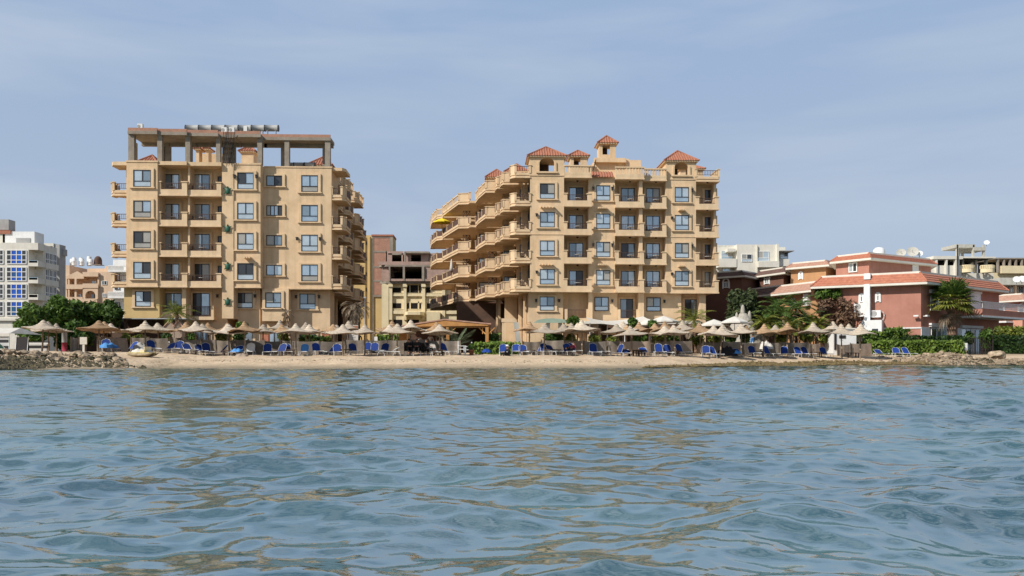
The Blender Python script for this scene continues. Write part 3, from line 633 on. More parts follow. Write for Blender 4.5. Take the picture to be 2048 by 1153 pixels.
# turtles on the fin
for py in (383, 459, 534, 605):
    t = MB(); cx, cz, cy = X(455.5,YFIN), fz(py,455,YFIN), YFIN-.10
    t.ball((cx,cy,cz), 1, 12, 8, (.24,.11,.30)); t.ball((cx+.02,cy,cz+.36), 1, 8, 6, (.09,.08,.11))
    for sx_, sz_, l in ((-1,1,.30),(1,1,.30),(-1,-1,.22),(1,-1,.22)): t.cyl((cx+sx_*.15,cy,cz+sz_*.17),(cx+sx_*(.15+l*.8),cy,cz+sz_*(.17+l*.35)),.075,.03,6)
    t.build('turtle_ornament', M['green'], LB)
# roof frame
fr = MB(); zs, zt = 21.98, 22.28
segs = [(255,314,YA-.1),(314,373.5,YB1),(373.5,436,YB2+.1),(436,470,YBAY2+.2),(470,521,YBAY2-.1),(521,661,YW3-.15)]
for i, (p0, p1, Y) in enumerate(segs):
    a, c = X(p0,Y), X(p1,Y); fr.k = 0; fr.box(a, c+.004*i, Y, 81.3, zs+.002*i, zt+.002*i)
    fr.k = 0; fr.box(a+.01, c-.01, 80.7, 81.1, zs-.32, zs)
cols = [(262,YA+.1,.55),(319,YB1+.1,.45),(375,YB2+.15,.45),(436,YBAY2+.1,.4),(519,YBAY2+.2,.45),(573.5,YW3-.05,.45),(655,YW3-.05,.5)]
fr.k = 0
for p, Y, wd_ in cols: x = X(p,Y); fr.box(x-wd_/2, x+wd_/2, Y+.02, Y+.5, ROOF, zs+.01)
for p in (268,324,336,379,450,466,567,650): x = X(p,80.8); fr.box(x-.24, x+.24, 80.72, 81.08, ROOF-.2, zs-.01)
fr.box(X(447,79.9), X(456,79.9), 79.9, 81.2, ROOF-.1, zs-.005)
fo = fr.build('roof_frame', M['conc'], LB)
bk = MB()
for i, (p0, p1, Y) in enumerate(segs):
    a, c = X(p0,Y), X(p1,Y); bk.box(a+.02, c-.02, Y+.03, Y+.16, zt+.002*i+.003, zt+.30)
bk.build('brick_edging', M['brick'], fo)
# cables hanging down the fin
cb = MB()
for q in range(9):
    x = X(447+q*2.6, 78.1); pts = [(x+.12*math.sin(q+j*.9)*(.3+j*.12), 78.08+.05*(q % 3), zt+.1-(zt-ROOF+.1)*j/6) for j in range(7)]; cb.tube(pts, .028, 4)
cb.build('cable', M['frame'], LB)
# rooftop tiled turrets behind the frame
turret(LB, X(274,84.6), X(312,84.6), 84.6, 87.4, ROOF-.5, ROOF+1.45, 1.2); turret(LB, X(618,85), X(661,85), 85, 88.2, ROOF-.5, ROOF+1.5, 1.25)
turret(LB, X(482,88), X(507,88), 88, 90, ROOF-.5, fz(303,495,88), .85); turret(LB, X(392,87), X(398,87), 87, 88, ROOF-.5, fz(298,395,87), .25); turret(LB, X(411,87), X(417,87), 87, 88, ROOF-.5, fz(298,414,87), .25)
b = MB(); b.box(X(400,89), X(448,89), 89, 93, ROOF-.4, fz(308,420,89)); b.box(X(415,88.6), X(444,88.6), 88.6, 88.9, ROOF-.4, ROOF+.55); b.build('roof_house', M['plaster'], LB)
sg = 'rooftop water heaters'
def tank(px, py, Y, ln, lab, r=.31):
    t = thing('water_heater', lab, 'water tank', (X(px,Y), Y, fz(py,px,Y)), 0, sg)
    b = MB(); b.cyl((-ln/2,0,0),(ln/2,0,0),r,r,14); b.build('tank', M['silver'], t, True)
    b = MB(); b.cyl((-ln/2-.06,0,0),(-ln/2,0,0),r+.02,r+.02,14); b.build('end_cap', M['frame'], t, True)
    b = MB(); b.cyl((ln/2,0,0),(ln/2+.06,0,0),r+.02,r+.02,14); b.build('end_cap', M['frame'], t, True)
    for s_ in (-1, 1):
        b = MB(); b.box(s_*ln*.32-.03, s_*ln*.32+.03, -.2, .2, -.62, -r+.02); b.build('stand', M['metal'], t, True)
for i in range(7): tank(385.5+i*26.3, 257, 80.3, 1.27, 'silver rooftop water heater, ' + ['leftmost','second from left','third from left','middle one','third from right','second from right','rightmost'][i] + ' in the row on the roof frame')
for i, p in enumerate((578,598,620)): tank(p, 329.5, 81.0, .95, 'small silver tank lying on the lower roof, ' + ['leftmost','middle','rightmost'][i] + ' of three near the tiled roof', .2)
def acunit(px, py, Y, lab, wv=.5, h=.5, fr_=None, white=True):
    t = thing('air_conditioner', lab, 'air conditioner', (X(px,Y), Y, fz(py,px,Y)), fr_ or 0, 'air conditioner units')
    b = MB(); b.box(-wv/2, wv/2, -.17, .17, 0, h); b.build('casing', M['white'], t, True)
    b = MB(); b.cyl((-.1,-.176,h/2),(-.1,-.19,h/2),h*.3,h*.3,16); b.build('fan_grille', M['greyp'], t, True)
    b = MB(); b.box(-wv/2+.05, -wv/2+.1, -.15, .3, -.14, -.01); b.box(wv/2-.1, wv/2-.05, -.15, .3, -.14, -.01); b.build('bracket', M['frame'], t, True)
for p, q, l in ((281,258,'left end of the roof frame'),(449,265,'middle of the roof frame, left of a pair'),(464,265,'middle of the roof frame, right of a pair'),(492,263,'roof frame just right of the cables')):
    acunit(p, q+1, 79.0, 'white air conditioner box standing on the ' + l, fr_=rad(90) if p == 492 else 0)
for p, k, j in ((222,3,0),):
    pass
# furniture on the balconies
for k in range(4):
    f = FK(k); gp = 'chairs and tables on the apartment balconies'
    for c, (p, Y) in enumerate(((343,78.7),(404,78.9))):
        side = 'left' if c == 0 else 'right'
        table('round table on the %s-floor balcony of the left block, %s balcony of the pair' % (FL[k], side), gp, X(p,Y), Y+.1, f)
        chairs('dark chair left of the table on the %s-floor %s balcony, left block' % (FL[k], side), gp, X(p,Y)-.75, Y, f, rad(80)); chairs('dark chair right of the table on the %s-floor %s balcony, left block' % (FL[k], side), gp, X(p,Y)+.75, Y, f, rad(-80))
    chairs('dark chair on the %s-floor corner balcony at the far left of the left block' % FL[k], gp, X(236,79.2), 79.2, f, rad(40))
# ---------------------------------------------------------------- right apartment block
RB = thing('apartment_block', 'sand coloured apartment block with red tiled roof turrets and a long stepped balcony wing', 'apartment block', (fx(1240, 84), 88, .8))
Z1, ZW2, ZB2, ZLB = 82.0, 82.75, 83.3, 84.3
w = MB()
ra0, ra1 = X(1060,Z1), X(1128,Z1); rb1 = X(1183,Z1); rc0, rc1 = X(1177,ZW2), X(1230,ZW2); rd1 = X(1288,82.4); re1 = X(1333,82.9); rf1 = X(1392,ZB2); rg1 = X(1437,ZB2)
w.box(ra0, ra1, Z1, 110, zb, ROOF); w.box(ra1, rc0, ZLB, 109.9, zb, ROOF-.02); w.box(rc0, rc1, ZW2, 109.8, zb, ROOF-.01); w.box(rc1, re1+.1, ZLB+.1, 109.7, zb, ROOF-.03)
w.box(rd1-.45, rd1-.08, 82.75, ZLB+.1, F0, ROOF-.04); w.box(re1, rf1, ZB2, 109.6, zb, ROOF); w.box(rf1, rg1-.3, 85.0, 109.5, zb, ROOF-.02)
w.box(rg1-.35, rg1-.1, ZB2+.5, 86, F0, ROOF-.05)
for a, c, Y in ((ra0,ra1,Z1),(re1,rf1,ZB2)):
    w.box(a-.07, c+.07, Y-.07, Y+.3, zb-.06, zb+.08); w.box(a-.05, c+.05, Y-.05, Y+.3, FK(2)-.30, FK(2)-.22); w.box(a-.07, c+.07, Y-.07, Y+.3, ROOF-.12, ROOF+.03)
w.box(rc0, rc1, ZW2-.07, ZW2+.3, zb-.06, zb+.08)
# first floor and ground floor
w.box(ra0-.1, ra1, Z1+1.0, 109, .5, zb-.001); w.box(ra1, rc0, ZLB, 109, .5, zb-.002); w.box(X(1177,83.4), X(1235,83.4), 83.45, 108.9, .5, zb-.003); w.box(X(1183,82.5), X(1186,82.5), 82.9, 84.3, .5, zb-.004) ; w.box(X(1177,82.6), X(1185,82.6), 82.6, 83.5, .5, zb-.006)
w.box(X(1235,84), X(1283,84), 84.4, 108.8, .5, zb-.004); w.box(X(1277,83), X(1288,83), 83.0, 84.4, .5, zb-.006); w.box(X(1288,84), X(1362,84), 83.9, 108.7, .5, zb-.005); w.box(X(1362,84), X(1398,84), 85.0, 108.6, .5, zb-.007); w.box(X(1398,84), X(1411,84), 83.9, 108, .5, zb-.006)
w.box(X(1356,83.6), X(1400,83.6), 83.6, 85.0, 4.2, 4.6)
w.box(rc0-.1, re1, 83.55, 83.6, 3.95, 4.1)
# stepped courtyard wing
inner = [(ra0,Z1+.05),(ra0,84.8),(ra0-.75,84.8),(ra0-.75,86.4),(ra0-1.2,86.4),(ra0-1.2,90.6),(ra0-2.6,90.6),(ra0-2.6,97.4),(ra0-5.6,97.4),(ra0-5.6,105.8),(ra0-8.4,105.8),(ra0-9.6,116),(ra0+8,116),(ra0+8,85.2),(ra0+.02,85.2)]
w.prism(inner, zb, ROOF-.03)
gnd = [(ra0+.2,84),(ra0+.2,90.6),(ra0-1.9,90.6),(ra0-1.9,91.6),(ra0+.5,91.6),(ra0+.5,108),(ra0-8.5,114),(ra0-8.5,116),(ra0+8,116),(ra0+8,84)]
w.prism(gnd, .5, zb-.008)
w.prism([(ra0-2.4,90.0),(ra0-1.0,90.0),(ra0-1.0,90.8),(ra0-2.4,90.8)], .5, zb-.01)
for (x, y, xw) in ((ra0-.5,85.6,.35),(ra0-.95,87.4,.35),(ra0-3.3,93.6,.3),(ra0-3.1,92.3,.3)): w.box(x, x+xw, y, y+.8, .5, zb-.012); w.box(x, x+xw, y+.8, y+1.7, .5, 4.9); w.box(x-.1, x+.5, y-.05, y+1.9, 3.6, 3.85)
w.build('wall', M['plaster'], RB)
b = MB(); b.box(ra0-8, ra0+.45, 96.0, 96.3, .5, zb-.05); b.box(ra0-8, ra0-7.7, 96.3, 112, .5, zb-.06); b.build('recess_shade_wall', M['dkwall'], RB)  # dark colour stands in for shade in the recess under the balconies
wings = []
def PT(px, d): return W(px, d)
A = lambda: None
xA = X(1022,82.1)
wings.append((0, [(ra0,Z1+.02),(xA+.45,Z1+.02),(xA,Z1+.45),(xA,84.3),(ra0,84.3)], 'rsps', 'corner'))
wings.append((1, [(ra0-.75,85.2),PT(1007,85.4),PT(1004,85.8),PT(1001,87.0),(ra0-.75,87.0)], 'sppp', 'second'))
wings.append((2, [(ra0-1.2,87.4),PT(996,87.4),PT(993,87.8),PT(991,89.2),(ra0-1.2,89.2)], 'sppp', 'third'))
wings.append((3, [(ra0-2.6+1.4,89.4),PT(994,89.5),PT(972,89.5),PT(958,93.0),PT(952,95.6),(ra0-2.6,95.6)], 'nsppn', 'fourth'))
wings.append((4, [(ra0-5.6+2.8,96.0),PT(940,95.6),PT(937.5,96.2),PT(918,96.4),PT(906,99.2),PT(895,102),PT(886.5,104.3),(ra0-5.6,104.3)], 'npsppps', 'fifth'))
wings.append((5, [(ra0-8.4+2.5,105.6),PT(886,105.6),PT(874,106.4),PT(864.5,110),PT(862,114.5),(ra0-9,114.5)], 'nppps', 'sixth'))
for k in range(5):
    f = FK(k)
    for j, out, kd, nm in wings:
        if k == 4: kd = kd.replace('p','b') if j != 0 else 'rspb'
        poly_balcony(RB, out, [], f if k < 4 else f-.04, kd)
    if k < 4:
        for j, (y0, y1, xw) in enumerate(((82.7,84.2,ra0),(85.3,86.3,ra0-.75),(87.6,89.2,ra0-1.2),(91.4,94.6,ra0-2.6),(98.4,103,ra0-5.6))):
            window(RB, -y1, -y0, f+.02, f+2.1, 0, fr=(xw-.01, 0, 0, -1), style='d', casing=False, name='balcony_door')
        window(RB, ra0-2.45, ra0-1.35, f+.02, f+2.1, 90.59, style='d', casing=False, name='balcony_door')
        window(RB, ra0-5.3, ra0-3.0, f+.02, f+2.1, 97.39, style='d', casing=False, name='balcony_door')
        # cross-braced timber screens on two of the wing balconies
        for (p0, d0_, p1, d1_) in ((926,97.2,940,97.2),(977,90.4,993,90.4)):
            if (k in (0,1,2,3) and p0 == 926) or k in (0,1):
                a, c = W(p0,d0_), W(p1,d1_); l = MB(); y = a[1]
                zz0, zz1 = f+.75, f+1.95
                for z in (zz0, (zz0+zz1)/2, zz1): l.box(a[0], c[0], y-.03, y+.03, z-.035, z+.035)
                for x in (a[0], (a[0]+c[0])/2, c[0]): l.box(x-.035, x+.035, y-.034, y+.034, zz0, zz1)
                n = 2
                for ii in range(n):
                    xa_, xc_ = a[0]+(c[0]-a[0])*ii/n, a[0]+(c[0]-a[0])*(ii+1)/n
                    for z0_, z1_ in ((zz0,(zz0+zz1)/2),((zz0+zz1)/2,zz1)): l.cyl((xa_,y,z0_),(xc_,y,z1_),.03,.03,4); l.cyl((xa_,y,z1_),(xc_,y,z0_),.03,.03,4)
                l.build('lattice_screen', M['dwood'], RB)
# front windows, doors, balconies
for k in range(4):
    f = FK(k)
    window(RB, X(1079.5,Z1), X(1109.5,Z1), f+.45, f+2.02, Z1); window(RB, X(1192,ZW2), X(1220.5,ZW2), f+.45, f+2.02, ZW2); window(RB, X(1349,ZB2), X(1377.5,ZB2), f+.45, f+2.02, ZB2)
    window(RB, X(1138,ZLB), X(1166,ZLB), f+.02, f+2.12, ZLB, style='d', name='balcony_door'); window(RB, X(1242,ZLB+.1), X(1270,ZLB+.1), f+.02, f+2.12, ZLB+.1, style='d', name='balcony_door')
    window(RB, X(1292,ZLB+.1), X(1319,ZLB+.1), f+.02, f+2.12, ZLB+.1, style='d', name='balcony_door'); window(RB, X(1409,85), X(1429,85), f+.02, f+2.12, 85.0, style='d', name='balcony_door')
    loggia(RB, ra1+.003, rb1, Z1-.05, ZLB, f, .33, .42); loggia(RB, rc1+.003, rd1, 82.35, ZLB+.1, f, .33, .45); loggia(RB, rd1+.004, re1-.003, 82.9, ZLB+.1, f, 0, .40); loggia(RB, rf1+.003, rg1, ZB2-.05, 85.0, f, .33, .38)
    if k in (1,3): stubs(RB, X(1093,Z1)-.55 if k == 3 else X(1090,Z1)-.5, X(1107,Z1) if k == 3 else X(1104,Z1), Z1, f-.42 if k == 3 else f-.45)
    if k in (1,3): stubs(RB, X(1357,ZB2), X(1368,ZB2), ZB2, f-.42, 4); stubs(RB, X(1196,ZW2), X(1213,ZW2), ZW2, f-.38, 6)
    for p, Y in ((1186,ZW2),(1224,ZW2),(1343,ZB2),(1384,ZB2),(1073,Z1)):
        if (k + p) % 2: wall_lamp(RB, X(p,Y), Y, f+1.75)
    for p in (1155,1260,1312,1415): b = MB(); b.cyl((X(p,83.4),83.4,f+S-.42),(X(p,83.4),83.4,f+S-.27),.09,.13,8); b.build('ceiling_lamp', M['frame'], RB)
# first floor
z0, z1 = 5.5, 6.95
window(RB, X(1079.5,83), X(1109,83), z0, z1, 83.0); window(RB, X(1138,ZLB), X(1166,ZLB), 4.75, z1-.1, ZLB, style='d', name='balcony_door'); window(RB, X(1189,83.45), X(1217,83.45), z0, z1, 83.45, casing=False)
window(RB, X(1240,84.4), X(1266,84.4), 4.75, z1-.1, 84.4, style='d', name='balcony_door'); window(RB, X(1293,83.9), X(1321,83.9), z0, z1, 83.9, casing=False); window(RB, X(1369,85), X(1394,85), 4.75, z1-.1, 85.0, style='d', name='balcony_door')
for a, c, Y in ((1130,1180,82.7),(1236,1280,83.1)):
    b = MB(); b.box(X(a,Y), X(c,Y), Y, ZLB, 4.3, 4.62); b.box(X(a,Y), X(a+5,Y), Y, Y+.3, 4.62, 5.65); b.box(X(c-7,Y), X(c,Y), Y, Y+.3, 4.62, 5.65); b.box(X(a,Y), X(c,Y), Y+.01, Y+.14, 3.9, 4.72); o = b.build('balcony', M['plaster2'], RB)
    r = MB(); rods(r, (X(a+5,Y),Y+.1), (X(c-7,Y),Y+.1), 4.74, 5.6, .14); r.build('railing', M['rail'], o)
for p, Y in ((1072,83),(1118,83),(1224,83.4),(1328,83.9)): wall_lamp(RB, X(p,Y), Y, 6.6)
# roof line
turret(RB, ra0-.03, ra1+.03, Z1-.03, Z1+3.3, ROOF, fz(312.5,1090,Z1), 1.35, ('arch', X(1079,Z1), X(1108.5,Z1), fz(344,1090,Z1), fz(327,1090,Z1)))
turret(RB, X(1332.5,ZB2), X(1392,ZB2), ZB2-.03, ZB2+3.3, ROOF, fz(322,1360,ZB2), 1.45, ('arch', X(1349,ZB2), X(1376,ZB2), fz(351,1360,ZB2), fz(335,1360,ZB2)))
turret(RB, X(1141,86), X(1174,86), 86, 88, ROOF-.2, fz(312.5,1157,86), .85, ('rect', X(1147.5,86), X(1161,86), fz(333,1155,86), fz(314,1155,86)))
turret(RB, X(1199,88.5), X(1231.5,88.5), 88.5, 90.4, ROOF+.5, fz(286.5,1215,88.5), 1.05, ('rect', X(1205,88.5), X(1220,88.5), fz(309.5,1212,88.5), fz(287.5,1212,88.5)))
turret(RB, X(1360,92), X(1406,92), 92, 95, ROOF-.2, fz(338,1395,92), .9)
turret(RB, X(975,92), X(1012,92), 92, 95.5, ROOF-.2, fz(355,990,92), 1.3); turret(RB, X(1012,88), X(1056,88), 88, 91, ROOF-.2, fz(345,1035,88), 1.25)
b = MB(); b.box(X(1190,87.5), X(1258,87.5), 87.5, 92, ROOF-.2, fz(318,1215,87.5)); b.box(X(1178,87.4), X(1192,87.4), 87.42, 91, ROOF-.2, fz(333,1185,87.5)); b.box(X(1250,87.6), X(1281,87.6), 87.3, 91.5, ROOF-.2, fz(320.5,1265,87.3)); b.box(X(1188,87.2), X(1252,87.2), 87.0, 87.51, fz(326,1215,87.3), fz(317.5,1215,87.3)); b.build('roof_house', M['plaster'], RB)
b = MB(); a, c = X(1183,ZW2)-.2, X(1227,ZW2); yv = ZW2-.35; zt0, zt1 = ROOF-.1, fz(344,1205,83.4)
n = int((c-a)/.26); b.quad((a,yv,zt0),(c,yv,zt0),(c,yv+1.1,zt1),(a,yv+1.1,zt1))
for i in range(n):
    x = a+(i+.5)*(c-a)/n; h = .09; i0 = [b.p(x-.085,yv-.02,zt0), b.p(x,yv-.06,zt0+h), b.p(x+.085,yv-.02,zt0)]; i1 = [b.p(x-.085,yv+1.1,zt1), b.p(x,yv+1.04,zt1+h), b.p(x+.085,yv+1.1,zt1)]
    b.face((i0[0],i0[1],i1[1],i1[0])); b.face((i0[1],i0[2],i1[2],i1[1])); b.face((i0[0],i0[2],i0[1]))
b.build('tiled_eave', M['tile'], RB)
def balus(x0, x1, y, z, solid_from=0, name='roof_parapet', yb=None):
    b = MB(); b.box(x0, x1, y, y+(yb or 1.4), z-.32, z-.02); b.box(x0-.05, x1+.05, y-.06, y+.2, z-.36, z-.26); b.box(x0, x1, y, y+.2, z-.03, z+.22); b.box(x0-.04, x1+.04, y-.06, y+.26, z+.82, z+.95)
    n = max(3, int((x1-x0)/.30))
    for i in range(n+1):
        x = x0+.08+(x1-x0-.16)*i/n; b.box(x-.075, x+.075, y+.02, y+.18, z+.2, z+.84)
    b.build(name, M['plaster2'], RB)
balus(ra1+.05, rb1, Z1-.05, ROOF+.05, yb=2.2); balus(rc1, rd1, 82.3, ROOF+.02, yb=2); balus(rd1+.02, re1+.0, 82.88, ROOF+.0, yb=1.5)
poly_balcony(RB, [(rf1,ZB2-.05),(rg1,ZB2-.05),(rg1,86),(rf1,86)], [], ROOF-.02, 'rsn')
b = MB(); b.cyl((X(1181,86),86,ROOF+.4),(X(1192,86),86,ROOF+2.6),.05,.05,6); b.build('roof_pipe', M['frame'], RB)
b = MB(); b.cyl((X(1251,88),88,ROOF+1),(X(1251,88),88,ROOF+3.1),.035,.03,6); b.cyl((X(1251,88)-.18,88,ROOF+2.6),(X(1251,88)+.18,88,ROOF+2.6),.03,.03,5); b.build('antenna', M['frame'], RB)
for k in range(4):
    f = FK(k); gp = 'chairs and tables on the apartment balconies'
    for nm, p, Y, o in (('first',1156,82.9,0),('second',1261,83.3,0),('third',1312,83.6,0),('right end',1416,84.0,1)):
        table('round table on the %s-floor %s balcony of the right block front' % (FL[k], nm), gp, X(p,Y), Y, f)
        chairs('dark chair left of the table on the %s-floor %s balcony, right block front' % (FL[k], nm), gp, X(p,Y)-.72, Y+.05, f, rad(75))
        if not o: chairs('dark chair right of the table on the %s-floor %s balcony, right block front' % (FL[k], nm), gp, X(p,Y)+.72, Y+.1, f, rad(-70))
    chairs('dark chair on the %s-floor corner balcony at the left edge of the right block front' % FL[k], gp, X(1046,83), 83.1, f, rad(20))
# parasols on the wing balconies
def parasol(name, lab, x, y, z, r, h, mt, drop=.45, group=None, n=8):
    t = thing(name, lab, 'parasol', (x,y,z), random.uniform(0,1), group)
    b = MB(); b.cyl((0,0,0),(0,0,h),.03,.025,8); b.build('pole', M['dwood'], t, True)
    b = MB(); top = [b.p(0,0,h)]; ring = [b.p(r*math.cos(2*math.pi*i/n), r*math.sin(2*math.pi*i/n), h-drop) for i in range(n)]
    mid = [b.p(.5*r*math.cos(2*math.pi*i/n), .5*r*math.sin(2*math.pi*i/n), h-drop*.44) for i in range(n)]
    low = [b.p(r*math.cos(2*math.pi*i/n), r*math.sin(2*math.pi*i/n), h-drop-.12) for i in range(n)]
    for i in range(n): j = (i+1) % n; b.face((top[0],mid[i],mid[j])); b.face((mid[i],ring[i],ring[j],mid[j])); b.face((ring[i],low[i],low[j],ring[j]))
    b.build('canopy', mt, t, True)
    for i in range(n):
        b = MB(); b.cyl((.04*math.cos(2*math.pi*i/n),.04*math.sin(2*math.pi*i/n),h-drop*.9),(.6*r*math.cos(2*math.pi*i/n),.6*r*math.sin(2*math.pi*i/n),h-drop*.62),.012,.012,4); b.build('rib', M['dwood'], t, True)
    return t
q = W(884,103.2); parasol('parasol', 'yellow parasol open on the top wing balcony of the right block', q[0], q[1], FK(3), 1.15, 2.15, M['yellow'], .5)
q = W(903,99.2); t = thing('closed_parasol', 'folded white parasol on a wing balcony of the right block', 'parasol', (q[0],q[1],FK(1)))
b = MB(); b.lathe([(.02,2.25),(.08,2.1),(.17,1.4),(.30,.75),(.05,.72)], 12, wob=lambda t_, r_: (1+.15*math.sin(6*t_), 0)); b.build('canopy', M['canvas'], t, True); b = MB(); b.cyl((0,0,0),(0,0,.75),.03,.03,8); b.build('pole', M['dwood'], t, True)
# ================= houses behind and beside the two blocks
def wallbox(root, fr, x0, x1, y0, y1, z0, z1, m, name='wall'):
    b = MB(fr); b.box(x0, x1, y0, y1, z0, z1); return b.build(name, m, root)
# ---- far left: white office-like block with blue glass
Y = 140.0; t = thing('apartment_block', 'white block with bands of blue mirrored windows beyond the trees at the far left', 'apartment block', (fx(30,Y), Y+6, 1))
b = MB(); xl, xr_ = X(-60,Y), X(57,Y); xc = X(76,Y); top = fz(486,40,Y)
b.box(xl, xr_, Y, Y+6.6, .5, top); b.box(xr_, xc-.3, Y+2.2, Y+6.6, .5, top-.01); b.box(xr_, xc, Y, Y+2.3, fz(500,60,Y), top-.005)

for py in (527,561,594,630): b.box(xr_, xc, Y, Y+2.3, fz(py+6,60,Y), fz(py-5,60,Y)); b.box(xc-.5, xc-.0, Y+2.4, Y+6.7, fz(py+7,60,Y), fz(py-5,60,Y))
b.box(xl, xr_+1.9, Y-.35, Y+.1, fz(642,30,Y), fz(637,30,Y)); b.build('wall', M['cream2'], t)
wb1 = mk('blue_window_glass', (.015,.06,.42), (.02,.13,.55), .35, .15, metal=.15, spec=.6); wb2 = mk('teal_window_glass', (.02,.14,.22), (.03,.06,.28), .5, .15, metal=.15, spec=.6)
def bigwin(x0, x1, z0, z1, y, nc, nr, edge=.4):
    m_ = MB(); m_.k = 0; tt = .13
    xs_ = [x0, x0+edge]+[x0+edge+(x1-x0-2*edge)*i/nc for i in range(1, nc)]+[x1-edge, x1] if edge else [x0+(x1-x0)*i/nc for i in range(nc+1)]
    zs_ = [z0, z0+(z1-z0)*.27, z0+(z1-z0)*.66, z1]
    for x in xs_: m_.box(x-tt/2, x+tt/2, y-.12, y-.003, z0, z1)
    for z in zs_: m_.box(x0, x1, y-.115, y-.004, z-tt/2, z+tt/2)
    for i in range(len(xs_)-1):
        for j in range(3): m_.k = 3 if (edge and i in (0, len(xs_)-2)) else WR.choices((1,2),(4,1))[0]; m_.quad((xs_[i],y-.06,zs_[j]),(xs_[i+1],y-.06,zs_[j]),(xs_[i+1],y-.06,zs_[j+1]),(xs_[i],y-.06,zs_[j+1]))
    return m_.build('window', [M['white'], wb1, wb2, M['g3']], t)
for y0_, y1_ in ((501,528),(535,562),(569,597),(604,632)):
    bigwin(X(14,Y), X(53,Y), fz(y1_,34,Y), fz(y0_,34,Y), Y, 2, 3, .75); bigwin(X(-30,Y), X(7,Y), fz(y1_,0,Y), fz(y0_,0,Y), Y, 2, 3, .6)
    if y0_ < 604:
        o = wallbox(t, None, X(58,Y), xc-.1, Y+.0, Y+.12, fz(y1_-2,66,Y), fz(y1_-7,66,Y), M['g1'], 'balcony_glass')
        wallbox(t, None, X(66,Y+2), X(72,Y+2), Y+1.9, Y+2.17, fz(y0_+8,66,Y), fz(y0_+2,66,Y), M['white'], 'air_conditioner'); window(t, X(61,Y+2), X(70,Y+2), fz(y1_,66,Y+2)+.2, fz(y0_+11,66,Y+2), Y+2.2, style='d', casing=False)
    for j in range(3): window(t, -(Y+8.6-j*1.7), -(Y+7.3-j*1.7), fz(y1_,90,Y+6), fz(y0_,90,Y+6), 0, fr=(X(101,Y+9)+.01,0,0,1), style='d', casing=False, fm='white') if False else None
    bw = MB((xc-.28,0,0,1)); 
    for j in range(3):
        q = Y+2.7+j*1.25; bw.k = 0
        for z in (fz(y1_,90,Y), fz((y0_+y1_)/2,90,Y), fz(y0_,90,Y)): bw.box(q,q+1.05,-.12,-.004,z-.07,z+.07)
        for e in (q, q+.52, q+1.05): bw.box(e-.06,e+.06,-.13,-.005,fz(y1_,90,Y),fz(y0_,90,Y))
        bw.k = 1; bw.quad((q,-.06,fz(y1_,90,Y)),(q+1.05,-.06,fz(y1_,90,Y)),(q+1.05,-.06,fz(y0_,90,Y)),(q,-.06,fz(y0_,90,Y)))
    bw.build('window', [M['white'], M['g3']], t)
wallbox(t, None, X(19,Y+5), X(69,Y+3), Y+3, Y+6, top-.2, fz(467,40,Y+5), M['white'], 'roof_house'); wallbox(t, None, X(46,Y+5), X(61,Y+3), Y+2.9, Y+3.1, top, fz(480,50,Y+5), M['greyp'], 'roof_door')
b = MB(); b.box(X(-30,Y+3), X(10,Y+3), Y+3, Y+8, top-.2, fz(469,0,Y+3)); b.build('roof_house', M['cream2'], t)
b = MB(); b.box(X(-30,Y+3), X(22,Y+3), Y+2.8, Y+8, fz(468.5,0,Y+3), fz(461.5,0,Y+3)); b.build('roof_tiles', M['tile'], t)
b = MB(); b.box(X(2,Y+5), X(24,Y+5), Y+4, Y+6, fz(462,14,Y+5), fz(441,14,Y+5)); b.build('tank_room', M['greyp'], t)
t = thing('apartment_block', 'narrow grey block with stacked balconies right behind the blue-windowed one', 'apartment block', (fx(105,156), 160, 1)); Y = 155.0
b = MB(); b.box(X(83,Y), X(107,Y), Y, Y+2.6, .5, fz(487,100,Y)); b.build('wall', M['cream2'], t); b = MB(); b.box(X(107,Y), X(118,Y), Y+.2, Y+2.4, .5, fz(489,110,Y)); b.box(X(118,Y), X(122,Y), Y+1, Y+2.3, fz(510,120,Y), fz(497,120,Y)); b.build('side_wall', M['greyp'], t)
for py in (502,521,545,569): b = MB(); b.box(X(97,Y), X(107,Y), Y-1.2, Y+.0, fz(py+14,100,Y), fz(py+4,100,Y)); b.build('balcony', M['cream2'], t); window(t, X(99,Y), X(105,Y), fz(py+3,100,Y), fz(py-9,100,Y), Y, style='o', casing=False)
# ---- beige hotel with water tanks
Y = 165.0; t = thing('hotel', 'beige hotel with a gable, arched loggia and white water tanks on its roof', 'hotel', (fx(170,Y), Y+6, 1))
b = MB(); pz = lambda py: fz(py, 170, Y); px_ = lambda p: X(p, Y)
b.box(px_(120), px_(134), Y+1, Y+14, .5, pz(530)); b.box(px_(134), px_(170), Y+2.2, Y+14, .5, pz(548)); b.box(px_(168), px_(199), Y+2, Y+14, .5, pz(546)); b.box(px_(198), px_(260), Y, Y+14, .5, pz(544)); b.box(px_(150), px_(230), Y+5, Y+13, pz(549), pz(532)); b.box(px_(189), px_(260), Y+4.5, Y+12, pz(549), pz(527.5))
b.prism([(px_(132),Y),(px_(168),Y),(px_(168),Y+2.3),(px_(132),Y+2.3)], pz(558), pz(553)); 
gx = [(px_(134),pz(553)),(px_(155),pz(543)),(px_(168),pz(550)),(px_(168),pz(558)),(px_(134),pz(558))]
i0 = [b.p(x,Y-.1,z) for x,z in gx]; b.face(i0)
arch_wall(b, px_(168), px_(198), pz(605), pz(578), Y-.5, Y, px_(173), px_(193), pz(604), pz(592))
for a, c, py in ((133,168,575),(168,199,573),(133,168,600),(168,197,603),(168,199,550)): b.box(px_(a), px_(c), Y-.6, Y+2.2, pz(py+4), pz(py+1)); b.box(px_(a), px_(c), Y-.6, Y-.4, pz(py+1), pz(py-5))
